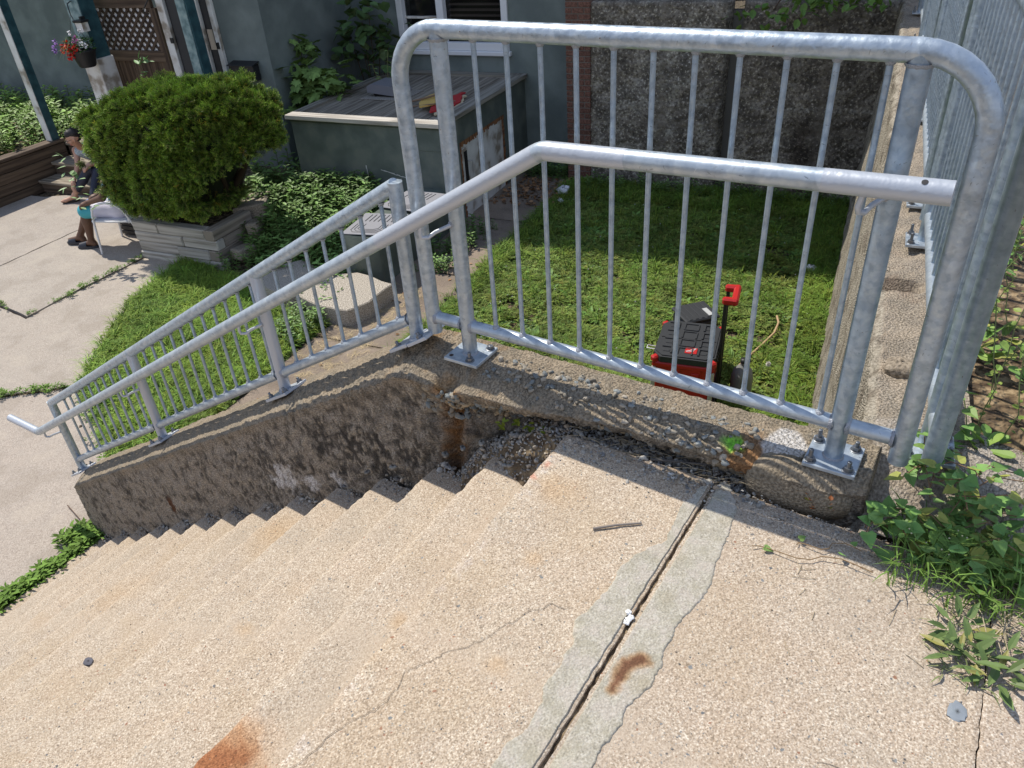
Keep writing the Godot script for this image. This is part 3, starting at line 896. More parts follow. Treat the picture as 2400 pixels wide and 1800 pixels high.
# a lumpy stone; det 2..6 rings
func rock(m: MB, at: Vector3, r: Vector3, sd: int, q: Color, rough := 0.25, det := 2, b := Basis()) -> void:
	var nu := 4 + det * 3; var nv := 4 + det * 2
	var o := Vector3(sd * 3.7, sd * 1.3, sd * 7.1)
	m.grid(nu + 1, nv, func(i, j):
		var a = TAU * (i % nu) / nu; var t = PI * j / (nv - 1.0)
		var d := Vector3(cos(a) * sin(t), cos(t), sin(a) * sin(t))
		var e := pow(absf(d.x), 4) + pow(absf(d.y), 4) + pow(absf(d.z), 4)
		d *= lerpf(1.0, 1.0 / pow(e, 0.25), 0.55)
		d *= 1.0 + rough * fbm(d * 1.6 + o) * 1.6 + rough * 0.5 * fbm(d * 4.0 + o)
		return at + b * (d * r),
		func(p, i, j): return q * (1.0 + 0.25 * fbm(p * 25.0 + o)), null, true)


func fence_wall() -> void:
	# battered retaining wall under the side fence: runs back along -b, sunlit flaking face to the yard
	var m := MB.new()
	var nb := 300
	var SN := 46
	m.grid(nb, SN, func(i, j):
		var b := lerpf(0.30, -9.2, i / (nb - 1.0))
		var a: float; var y: float
		var n := Vector3(-1, 0.1, 0)
		if j < 24:
			var t = j / 23.0
			y = lerpf(G - 0.05, -0.075, t); a = lerpf(1.147, 1.285, t)
		elif j < 28:
			var t = (j - 23) / 4.0
			y = -0.075 + 0.045 * sin(t * PI / 2); a = 1.285 + 0.035 * (1.0 - cos(t * PI / 2)); n = Vector3(-0.7, 0.7, 0)
		else:
			a = lerpf(1.325, lerpf(1.57, 1.86, smoothstep(-0.12, 0.04, b)), (j - 28) / 17.0); y = -0.030; n = Vector3(0, 1, 0)
		var p := Vector3(a, y, b)
		var dd := fbm(p * Vector3(9, 5, 9)) * 0.016 + fbm(p * 30.0) * 0.006 + sm3(p, 2.2) * 0.02 * (1.0 if j < 26 else 0.5)
		if j < 28: dd += 0.014 * smoothstep(0.0, 0.25, nf.get_noise_3d(p.x * 8.0, p.y * 4.0, p.z * 14.0)) - 0.012 * smoothstep(0.1, 0.4, nf.get_noise_3d(p.x * 5.0 + 9.0, p.y * 7.0, p.z * 9.0))
		if j > 25 and absf(b + 0.30 - 0.1) < 0.9: dd *= 0.6
		# worn away where it meets the landing
		if b > 0.02: y -= 0.11 * smoothstep(0.02, 0.30, b)
		# gap between two lengths of the wall top
		var gap := smoothstep(0.045, 0.02, absf(b + 1.02 + 0.02 * fbm(p * 12.0))) * smoothstep(1.46, 1.40, a)
		if j >= 24: y -= gap * 0.13
		return yp(a + n.x * dd, y + n.y * dd, b),
		func(p, i, j):
			var q := Color(0.47, 0.42, 0.36).lerp(Color(0.33, 0.29, 0.24), clampf(0.4 + sm3(p, 5.0), 0, 1))
			if j < 27: q = Color(0.52, 0.48, 0.41).lerp(Color(0.20, 0.165, 0.13), smoothstep(0.06, 0.30, nf.get_noise_3d(p.x * 9.0, p.y * 5.0, p.z * 13.0)) * 0.85)
			else: q = q.lerp(Color(0.55, 0.47, 0.38), clampf(fbm(p * 9.0) + 0.45, 0, 1))
			if j >= 27: q = q.lerp(Color(0.35, 0.17, 0.08), clampf(sm3(p + Vector3(4, 0, 4), 4.0) - 0.35, 0, 0.7))
			var b: float = p.dot(E3)
			if b > -0.1 and j > 26: q = q.lerp(Color(0.62, 0.60, 0.60), clampf(sm3(p, 6.0) + 0.25, 0, 0.8))
			var e := Vector2(p.x - 1.56, (p.z + 0.035) * 2.0).length() + 0.02 * sm3(p, 30.0)
			if j >= 27: q = q.lerp(Color(0.24, 0.75, 0.06), smoothstep(0.07, 0.02, e) * 0.85)
			return q)
	var w := single("fence_wall", m, M.wallc, "long pale retaining wall with flaking face running back under the side fence", "wall", Vector3.ZERO)
	# iron-stained core plug sitting on top
	m = MB.new()
	rock(m, Vector3(1.305, -0.02, -0.58), Vector3(0.05, 0.03, 0.045), 8, Color(0.42, 0.36, 0.29), 0.12, 3)
	single("core_plug", m, M.stone, "round rusty lump of concrete on the wall top beside the side fence", "stone", Vector3(1.305, -0.03, -0.58))
	# dark retaining wall closing the yard at the back: two bays with a recessed joint
	var bw := thing("back_wall", "tall dark stained concrete retaining wall closing the back of the lawn, split by a black joint", "wall", Vector3(-0.5, G, -8.5), true)
	for bay in [[-2.55, -0.575], [-0.455, 1.32]]:
		m = MB.new()
		m.grid(50, 62, func(i, j):
			var a: float = lerpf(bay[0], bay[1], i / 49.0)
			var y: float; var b := -8.42
			if j < 54: y = lerpf(G - 0.1, -0.07, j / 53.0)
			else:
				y = -0.06; b = -8.42 - (j - 53) * 0.05
			var p := Vector3(a, y, b)
			var dd := fbm(p * 4.0) * 0.02 + fbm(p * 14.0) * 0.010 - 0.01 * smoothstep(0.1, 0.4, nf.get_noise_3d(a * 9.0, y * 9.0, 2.0))
			if i == 0 or i == 49: b -= 0.16
			return Vector3(a, y, b + dd),
			func(p, i, j):
				var q := Color(0.95, 0.92, 0.87) if bay[0] < -1 else Color(0.80, 0.76, 0.71)
				q *= 1.0 + 0.35 * sm3(p, 1.1) + 0.2 * nz.get_noise_3d(p.x * 6.0, p.y * 0.5, 4.0)
				# limewash left at the lower left, dark seep at the right
				if bay[0] < -1: q = q.lerp(Color(1.0, 0.98, 0.94), smoothstep(-0.9, -2.3, p.x) * smoothstep(-0.7, -1.5, p.y) * clampf(0.5 + sm3(p, 2.5), 0, 1))
				else: q = q.lerp(Color(0.30, 0.25, 0.22), smoothstep(0.25, 0.0, absf(p.x - 0.45 - 0.1 * sm3(p, 3.0))) * smoothstep(-1.2, -1.6, p.y) * 0.8)
				if absf(p.y + 1.27 + 0.02 * sm3(p, 6.0)) < 0.02: q = q * 1.5
				q = q.lerp(q * 1.45, smoothstep(-1.95, -2.4, p.y) * 0.7)
				return q, null, true)
		part("bay", m, M.dark, bw)
	m = MB.new()
	m.col = Color(0.12, 0.11, 0.10)
	m.box(Vector3(-0.515, (G - 0.1 - 0.1) / 2.0, -8.62), Vector3(0.2, 2.3, 0.1))
	part("joint", m, M.vc, bw)


# ---------------------------------------------------------------- galvanised pipe railings
func arc(c: Vector3, ux: Vector3, uy: Vector3, r: float, a0: float, a1: float, n := 8) -> Array:
	var out := []
	for k in n + 1:
		var a := lerpf(a0, a1, k / float(n))
		out.append(c + ux * cos(a) * r + uy * sin(a) * r)
	return out

func add_nut(p: Node3D, at: Vector3, up := Vector3.UP, stud := 0.034, m: Material = null) -> void:
	var z := up.cross(Vector3(0.3, 0.1, 1)).normalized()
	var xf := Transform3D(Basis(up.cross(z), up, z).rotated(up, rnd(0, 1)), at)
	var b := MB.new()
	b.lathe([Vector2(0.0165, 0), Vector2(0.0165, 0.0025), Vector2(0.012, 0.0025)], xf, 16)
	var hexa := PackedVector2Array()
	for k in 6: hexa.append(Vector2(cos(TAU * k / 6), sin(TAU * k / 6)) * 0.0122)
	b.prism(hexa, 0.011, Transform3D(xf.basis * Basis(Vector3(1, 0, 0), Vector3(0, 0, -1), Vector3(0, 1, 0)), at + up * 0.0025))
	b.lathe([Vector2(0.0062, 0.012), Vector2(0.0062, stud - 0.002), Vector2(0.0048, stud), Vector2(0, stud)], xf, 10)
	part("bolt", b, m if m else M.bolt, p)

func add_bracket(p: Node3D, post: Vector3, rail: Vector3, lean: float) -> void:
	# rod from the post, out and under, up into the rail
	var b := MB.new()
	var a := post + Vector3(-0.008, 0, 0.024)
	var low := Vector3(rail.x, minf(post.y, rail.y - 0.05) - 0.022, rail.z - 0.004)
	var d := [a, a.lerp(low, 0.55) + Vector3(0, 0.004, 0.0)]
	var e := low + Vector3(0, 0.0, 0)
	d.append(a.lerp(low, 0.82) + Vector3(0, -0.001, 0))
	d.append(e + Vector3(-0.004 * lean, 0.008, 0.002))
	d.append(e + Vector3(-0.006 * lean, 0.022, 0.004))
	d.append(Vector3(rail.x, rail.y - 0.02, rail.z))
	b.tube(d, 0.0068, 10)
	part("bracket", b, M.zinc, p)
	b = MB.new()
	b.lathe([Vector2(0.0, 0.006), Vector2(0.010, 0.004), Vector2(0.013, 0)], Transform3D(Basis(Vector3(1, 0, 0), Vector3(0, 0, 1), Vector3(0, -1, 0)), a - Vector3(0, 0, 0.002)), 10)
	part("weld", b, M.weld, p)

func weld_ring(b: MB, at: Vector3, r: float, up := Vector3.UP) -> void:
	var z := up.cross(Vector3(0.31, 0.12, 1)).normalized()
	b.lathe([Vector2(r + 0.006 + rnd(0, 0.002), -0.004), Vector2(r + 0.005, 0.001), Vector2(r + 0.0015, 0.005 + rnd(0, 0.003)), Vector2(r - 0.001, 0.007)], Transform3D(Basis(up.cross(z), up, z), at), 9)


func railings() -> void:
	var R := 0.0255
	# --- level guard over the landing
	var t := thing("landing_railing", "galvanised pipe guard with rounded top corners standing level on the wall beside the landing", "railing", Vector3(0.61, 0, 0))
	var top := 1.052
	var xl := -0.155; var xr := 1.375
	var loop := [Vector3(xl + 0.008, 0.055, 0), Vector3(xl, top - 0.155, 0)]
	loop.append_array(arc(Vector3(xl + 0.15, top - 0.15, 0), Vector3(1, 0, 0), Vector3(0, 1, 0), 0.15, PI, PI / 2, 9))
	loop.append_array(arc(Vector3(xr - 0.16, top - 0.16, 0), Vector3(1, 0, 0), Vector3(0, 1, 0), 0.16, PI / 2, 0, 9))
	loop.append(Vector3(xr + 0.004, 0.045, 0))
	var b := MB.new()
	b.tube(loop, R, 20)
	part("top_rail", b, M.galv, t)
	b = MB.new()
	b.tube([Vector3(xl + 0.02, 0.115, 0), Vector3(xr - 0.02, 0.115, 0)], 0.0212, 16)
	part("bottom_rail", b, M.rail, t)
	var w := MB.new()
	for x in [0.0, 1.222]:
		b = MB.new()
		b.tube([Vector3(x, 0.004, 0), Vector3(x, top - 0.006, 0)], R, 20)
		part("post", b, M.galvdark if x > 1 else M.galv, t)
		b = MB.new()
		b.box(Vector3(x + (0.002 if x > 1 else 0.0), -0.0015, -0.002), Vector3(0.138, 0.0127, 0.138), Basis(), 0.0015)
		var pl := part("base_plate", b, M.rail, t)
		if x > 1:
			for s in [[-0.05, -0.05], [0.05, -0.05], [-0.05, 0.05], [0.05, 0.05]]: add_nut(pl, Vector3(x + s[0], 0.005, s[1]), Vector3.UP, rnd(0.028, 0.042))
		else:
			add_nut(pl, Vector3(0.05, 0.005, -0.05), Vector3.UP, 0.014, null)
			add_nut(pl, Vector3(0.03, 0.005, 0.048), Vector3.UP, 0.034)
			b = MB.new(); b.col = Color(0.05, 0.03, 0.025)
			b.lathe([Vector2(0, 0.0056), Vector2(0.008, 0.0056)], Transform3D(Basis(), Vector3(-0.05, 0, 0.046)), 12)
			part("bolt_hole", b, M.vc, pl)
		weld_ring(w, Vector3(x, 0.006, 0), R - 0.001)
		weld_ring(w, Vector3(x, top - R - 0.001, 0), R - 0.001, Vector3.DOWN)
		for s in [-1, 1]: weld_ring(w, Vector3(x + s * (R - 0.004), 0.115, 0), 0.0205, Vector3(s, 0, 0))
	for e in [[xl + 0.006 + R - 0.004, 1], [xr - R + 0.004, -1]]: weld_ring(w, Vector3(e[0], 0.115, 0), 0.0205, Vector3(e[1], 0, 0))
	for k in 11:
		var x := 0.0558 + 0.0 + k * 0.1048
		x = 0.118 - 0.0 + (k - 0) * 0.1048 - 0.0
		b = MB.new()
		b.tube([Vector3(x, 0.128, 0), Vector3(x, top - 0.02, 0)], 0.0074, 10, false)
		part("picket", b, M.galvdark, t)
		weld_ring(w, Vector3(x, 0.136, 0), 0.0072)
		weld_ring(w, Vector3(x, top - 0.024, 0), 0.0072, Vector3.DOWN)
	part("weld_seam", w, M.weld, t).set_meta("kind", "stuff")

	# --- sloping guard down the stair
	t = thing("stair_railing", "galvanised pipe guard with close pickets sloping down the wall beside the concrete steps", "railing", Vector3(-1.9, wall_top(-1.9), 0))
	var yt := func(x: float) -> float: return 0.5845 * (x + 0.24) + 0.575
	var yb := func(x: float) -> float: return SL * (x + 0.235) + 0.090
	b = MB.new()
	b.tube([Vector3(-3.553, yt.call(-3.553), 0), Vector3(-0.237, yt.call(-0.237), 0)], R, 20)
	part("top_rail", b, M.galv, t)
	b = MB.new()
	b.tube([Vector3(-3.54, yb.call(-3.54), 0), Vector3(-0.245, yb.call(-0.245), 0)], 0.0212, 16)
	part("bottom_rail", b, M.rail, t)
	w = MB.new()
	var dir := Vector3(1, SL, 0).normalized()
	var up := Vector3(-dir.y, dir.x, 0)
	for x in [-3.553, -2.295, -1.071, -0.237]:
		var y0: float = SL * (x + 0.235) - 0.002
		if x > -0.3: y0 = 0.0
		b = MB.new()
		var yte: float = yt.call(x)
		b.tube([Vector3(x, y0 - 0.002, 0), Vector3(x, yte + (0.012 if x < -3 or x > -0.3 else -0.005), 0)], R, 20, true)
		part("post", b, M.zinc if x < -1 and x > -3 else M.galv, t)
		b = MB.new()
		if x < -0.3:
			b.box(Vector3(x, y0 - 0.003, 0), Vector3(0.175, 0.0125, 0.13), Basis(dir, up, Vector3(0, 0, 1)), 0.0015)
		else:
			b.box(Vector3(x - 0.045, y0 - 0.022, 0), Vector3(0.10, 0.0125, 0.13), Basis(dir, up, Vector3(0, 0, 1)), 0.0015)
			var d2 := Vector3(1, 0.62, 0).normalized()
			b.box(Vector3(x + 0.048, y0 + 0.030, 0), Vector3(0.105, 0.0125, 0.13), Basis(d2, Vector3(-d2.y, d2.x, 0), Vector3(0, 0, 1)), 0.0015)
		var pl := part("base_plate", b, M.zinc, t)
		for s in [-0.062, 0.062]:
			for z in [-0.045, 0.045]:
				add_nut(pl, Vector3(x, y0 + 0.003, z) + dir * s + (Vector3(0, 0.003, 0) if x > -0.3 and s > 0 else Vector3.ZERO), up, 0.026)
		weld_ring(w, Vector3(x, y0 + 0.006, 0), R)
		for s in [-1, 1]:
			if (s < 0 and x < -3) or (s > 0 and x > -0.3): continue
			weld_ring(w, Vector3(x, yb.call(x), 0) + dir * s * (R + 0.001), 0.0205, dir * s)
	var xs := []
	for k in 10: xs.append(-3.344 + k * 0.1047)
	for k in 11: xs.append(-2.158 + k * 0.1037)
	for k in 7: xs.append(-0.945 + k * 0.1055)
	for x in xs:
		b = MB.new()
		b.tube([Vector3(x, yb.call(x) + 0.012, 0), Vector3(x, yt.call(x) - 0.015, 0)], 0.0074, 9, false)
		part("picket", b, M.galvdark, t)
		weld_ring(w, Vector3(x, yb.call(x) + 0.024, 0), 0.0075)
		weld_ring(w, Vector3(x, yt.call(x) - 0.028, 0), 0.0075, Vector3.DOWN)
	part("weld_seam", w, M.weld, t).set_meta("kind", "stuff")

	# --- the continuous handrail on both guards
	t = thing("handrail", "long silver handrail bending from level to sloping, carried on rods before both guards", "handrail", Vector3(0.38, 0.783, 0.09))
	var zh := 0.09
	var path := [Vector3(1.345, 0.802, zh), Vector3(0.375, 0.783, zh), Vector3(-3.72, -1.603, zh), Vector3(-4.085, -1.607, zh)]
	var soft := [path[0]]
	for k in [1, 2]:
		var p: Vector3 = path[k]
		var d0: Vector3 = (path[k - 1] - p).normalized(); var d1: Vector3 = (path[k + 1] - p).normalized()
		soft.append(p + d0 * 0.012); soft.append(p + (d0 + d1) * 0.0035); soft.append(p + d1 * 0.012)
	soft.append(path[3])
	b = MB.new()
	b.tube(soft, 0.0258, 22)
	part("rail", b, M.rail, t)
	# the sprayed lengths where it was cut and welded
	for s in [[Vector3(1.3455, 0.80201, zh), Vector3(1.09, 0.797, zh)], [Vector3(0.62, 0.7878, zh), Vector3(0.388, 0.7833, zh)], [path[1].lerp(path[2], 0.004), path[1].lerp(path[2], 0.155)], [Vector3(-3.735, -1.60317, zh), Vector3(-4.0855, -1.607, zh)]]:
		b = MB.new()
		b.tube(s, 0.02615, 22, true)
		part("sprayed_length", b, M.zinc, t)
	b = MB.new(); b.col = Color(0.04, 0.04, 0.045)
	b.lathe([Vector2(0, 0.0266), Vector2(0.0068, 0.0263)], Transform3D(Basis(Vector3(1, 0, 0), Vector3(0, 0.85, 0.53), Vector3(0, -0.53, 0.85)), Vector3(1.29, 0.801, zh)), 12)
	part("drain_hole", b, M.vc, t)
	var hy := func(x: float) -> float: return 0.783 + 0.0195 * (x - 0.375) if x > 0.375 else 0.783 + 0.5826 * (x - 0.375)
	for q in [[1.222, -0.045], [0.0, -0.075], [-1.071, -0.075], [-2.295, -0.075], [-3.553, -0.09]]:
		var rx: float = q[0] + q[1]
		var ry: float = hy.call(rx)
		add_bracket(t, Vector3(q[0], ry - 0.055 + (0.01 if q[0] > 1 else 0.02), 0), Vector3(rx, ry, zh), 1.0)


func side_fence() -> void:
	var a := 1.444
	var R := 0.0255
	var proto: Node3D
	var labels := ["nearest galvanised guard panel on the side wall, its big pipe ends standing beside the vines", "second galvanised guard panel along the side wall, behind the nearest one", "third galvanised guard panel along the side wall towards the back", "farthest galvanised guard panel, at the back corner of the side wall"]
	for k in 4:
		var b0 := 0.056 - 1.94 * k
		if k > 0:
			dup(proto, labels[k], Transform3D(Basis(Vector3.UP, TH), yp(a, 0, b0)))
			continue
		var t := thing("side_guard", labels[0], "railing", Vector3(a, 0, b0), true, "guard panels on the side wall")
		proto = t
		var top := 1.067
		var f := b0 + 0.125; var e := b0 - 1.477 - 0.13
		var loop := [Vector3(a, 0.045, f), Vector3(a, top - 0.15, f)]
		loop.append_array(arc(Vector3(a, top - 0.15, f - 0.15), Vector3(0, 0, 1), Vector3(0, 1, 0), 0.15, 0, PI / 2, 8))
		loop.append_array(arc(Vector3(a, top - 0.15, e + 0.15), Vector3(0, 0, 1), Vector3(0, 1, 0), 0.15, PI / 2, PI, 8))
		loop.append(Vector3(a, 0.045, e))
		var m := MB.new()
		m.tube(loop, R, 18)
		part("top_rail", m, M.galvdark, t)
		m = MB.new()
		m.tube([Vector3(a, 0.115, f - 0.02), Vector3(a, 0.115, e + 0.02)], 0.0212, 14)
		part("bottom_rail", m, M.rail, t)
		for p in [b0, b0 - 1.477]:
			m = MB.new()
			m.tube([Vector3(a, 0.002, p), Vector3(a, top, p)], R, 18)
			part("post", m, M.galvdark, t)
			m = MB.new()
			m.box(Vector3(a, -0.0015, p), Vector3(0.138, 0.0127, 0.138), Basis(), 0.0015)
			var pl := part("base_plate", m, M.rail, t)
			for s in [[-0.05, -0.05], [0.05, -0.05], [-0.05, 0.05], [0.05, 0.05]]: add_nut(pl, Vector3(a + s[0], 0.005, p + s[1]), Vector3.UP, 0.045)
		for q in 13:
			m = MB.new()
			var b := b0 - 1.477 * (q + 1) / 14.0
			m.tube([Vector3(a, 0.125, b), Vector3(a, top - 0.01, b)], 0.0074, 9, false)
			part("picket", m, M.galvdark, t)


# ---------------------------------------------------------------- buildings (a, y, b)
func slabbox(m: MB, a0: float, a1: float, y0: float, y1: float, b0: float, b1: float, bev := 0.0) -> void:
	m.box(Vector3((a0 + a1) / 2, (y0 + y1) / 2, (b0 + b1) / 2), Vector3(absf(a1 - a0), absf(y1 - y0), absf(b1 - b0)), Basis(), bev)

func pbox(called: String, mt: Material, parent: Node3D, a0: float, a1: float, y0: float, y1: float, b0: float, b1: float, bev := 0.0, q := Color.WHITE) -> MeshInstance3D:
	var m := MB.new()
	m.col = q
	m.uo = Vector2(rnd(0, 3), rnd(0, 3))
	slabbox(m, a0, a1, y0, y1, b0, b1, bev)
	return part(called, m, mt, parent)


func house() -> void:
	var h := thing("house", "slate blue rendered house, tall top out of view, with white window behind the low shed", "house", Vector3(-8, G, -8.8), true)
	var F := -8.8
	# facade round the window opening
	var wl := -5.50; var wr := -3.76; var wb := -0.70; var wt := 0.62
	pbox("wall", M.stucco, h, -20.0, -12.2, G - 0.2, 1.6, F - 0.25, F)  # left part, top out of view, kept low so the raised bed gets sun
	pbox("wall", M.stucco, h, -12.2, wl, G - 0.2, 7.5, F - 0.25, F)
	pbox("wall", M.stucco, h, wr, -2.36, G - 0.2, 7.5, F - 0.25, F)
	pbox("wall", M.stucco, h, wl, wr, G - 0.2, wb, F - 0.25, F)
	pbox("wall", M.stucco, h, wl, wr, wt, 7.5, F - 0.25, F)
	pbox("wall", M.stucco, h, -2.61, -2.36, G - 0.2, 7.5, -18.0, F - 0.25)
	pbox("wall", M.stucco, h, -12.2, -11.95, G - 0.2, 7.5, -18.0, F - 0.25)
	pbox("wall", M.stucco, h, -20.0, -19.75, G - 0.2, 1.6, -18.0, F - 0.25)
	pbox("wall", M.stucco, h, -20.0, -12.2, G - 0.2, 1.6, -18.25, -18.0)
	pbox("wall", M.stucco, h, -12.2, -2.36, G - 0.2, 7.5, -18.25, -18.0)
	pbox("roof", M.black, h, -20.5, -12.203, 1.6, 1.75, -18.7, F + 0.2)
	pbox("roof", M.black, h, -12.7, -1.9, 7.5, 7.7, -18.7, F + 0.5)  # eaves out of view, height set to shade the lawn and shed
	var win := pbox("window", M.roomdark, h, wl + 0.02, wr - 0.02, wb + 0.02, wt - 0.02, F - 0.24, F - 0.20)
	for f in [[wl - 0.03, wl + 0.07, wb - 0.05, wt], [wr - 0.07, wr + 0.03, wb - 0.05, wt], [-4.86, -4.745, wb + 0.05, wt]]:
		pbox("frame", M.white, win, f[0], f[1], f[2], f[3], F - 0.08, F + 0.035, 0.006)
	pbox("frame", M.white, win, wl + 0.07, wr - 0.07, wb - 0.05, wb + 0.055, F - 0.08, F + 0.03, 0.006)
	pbox("sill", M.white, win, wl - 0.05, wr + 0.06, wb - 0.115, wb - 0.052, F - 0.05, F + 0.07, 0.01)
	pbox("sash_rail", M.whiteworn, win, wl + 0.07, -4.86, -0.335, -0.305, F - 0.10, F - 0.05)
	var m := MB.new()
	m.quad(Vector3(wl + 0.06, wb + 0.05, F - 0.09), Vector3(wr - 0.06, wb + 0.05, F - 0.09), Vector3(wr - 0.06, wt, F - 0.09), Vector3(wl + 0.06, wt, F - 0.09))
	part("pane", m, M.glass, win)
	for k in 17:
		m = MB.new()
		m.col = Color(0.10, 0.075, 0.06)
		m.box(Vector3((-4.745 + wr - 0.07) / 2, wb + 0.10 + k * 0.074, F - 0.15), Vector3(wr - 0.07 + 4.745 - 0.02, 0.004, 0.055), Basis(Vector3.RIGHT, 0.45))
		part("blind_slat", m, M.vc, win)
	# low front wing with the doors
	var B := -6.85
	pbox("wall", M.stucco, h, -8.2, -6.44, G - 0.2, 0.9, B - 0.22, B, 0.0, Color(1.06, 1.05, 1.04))
	pbox("wall", M.stucco, h, -6.66, -6.44, G - 0.2, 0.9, F + 0.003, B - 0.22)
	pbox("roof", M.black, h, -8.3, -6.36, 0.9, 1.0, F + 0.003, B + 0.10)  # out of view, kept low so the shed's front edge stays sunlit
	# two doors: white frames, dark storm glass, handles
	var d := pbox("door", M.black, h, -8.03, -7.53, -1.85, 0.5, B + 0.002, B + 0.02)
	pbox("frame", M.whiteworn, d, -8.17, -8.035, -1.85, 0.5, B + 0.002, B + 0.07, 0.006)
	pbox("frame", M.whiteworn, d, -8.17, -7.42, 0.502, 0.6, B + 0.002, B + 0.07, 0.006)
	pbox("hinge", M.black, d, -8.075, -8.02, -0.34, -0.27, B + 0.07, B + 0.082)
	pbox("screen", M.blackpl, d, -8.0, -7.74, -1.7, 0.45, B + 0.021, B + 0.03)
	d = pbox("door", M.blackpl, h, -7.42, -7.27, -1.85, 0.5, B + 0.004, B + 0.03)
	pbox("frame", M.whiteworn, d, -7.53, -7.425, -1.85, 0.5, B + 0.002, B + 0.075, 0.006)
	pbox("frame", M.whiteworn, d, -7.27, -7.195, -1.85, 0.5, B + 0.002, B + 0.06, 0.006)
	pbox("lock", M.black, d, -7.25, -7.215, -0.40, -0.32, B + 0.06, B + 0.085)
	m = MB.new()
	m.tube([Vector3(-7.47, -0.57, B + 0.075), Vector3(-7.47, -0.60, B + 0.11), Vector3(-7.46, -0.70, B + 0.12), Vector3(-7.46, -0.76, B + 0.075)], 0.008, 8)
	part("handle", m, M.black, d)
	pbox("plate", M.steel, d, -7.40, -7.30, -0.42, -0.16, B + 0.031, B + 0.036)
	# mailbox: a thing hung on the wall
	var mb := thing("mailbox", "black metal letter box hung on the blue wall above the clipped bush", "mailbox", Vector3(-6.87, -0.75, B), true)
	pbox("box", M.black, mb, -7.08, -6.66, -0.80, -0.60, B + 0.003, B + 0.13, 0.006)
	m = MB.new()
	m.box(Vector3(-6.87, -0.582, B + 0.075), Vector3(0.45, 0.012, 0.17), Basis(Vector3.RIGHT, 0.22), 0.003)
	part("lid", m, M.black, mb)
	# brick pier at the corner of the house
	var p := thing("brick_pier", "narrow red brick pier at the corner of the blue house beside the dark wall", "pillar", Vector3(-2.55, G, -8.6), true)
	pbox("core", M.mortar, p, -2.714, -2.388, G - 0.1, 1.6, F + 0.002, -8.396)
	var y := G - 0.05
	var row := 0
	while y < 1.5:
		var xs := [[-2.722, -2.553], [-2.541, -2.380]] if row % 2 == 0 else [[-2.722, -2.640], [-2.628, -2.470], [-2.458, -2.380]]
		for x in xs:
			pbox("brick", M.brick, p, x[0], x[1], y, y + 0.062, -8.47, -8.388 + rnd(-0.003, 0.003), 0.004, Color(1, 1, 1) * rnd(0.75, 1.2))
		var zs := [[-8.79, -8.64], [-8.628, -8.475]] if row % 2 == 1 else [[-8.79, -8.70], [-8.688, -8.54], [-8.528, -8.475]]
		for z in zs:
			pbox("brick", M.brick, p, -2.45, -2.380 + rnd(-0.003, 0.003), y, y + 0.062, z[0], z[1], 0.004, Color(1, 1, 1) * rnd(0.75, 1.2))
		y += 0.0745
		row += 1


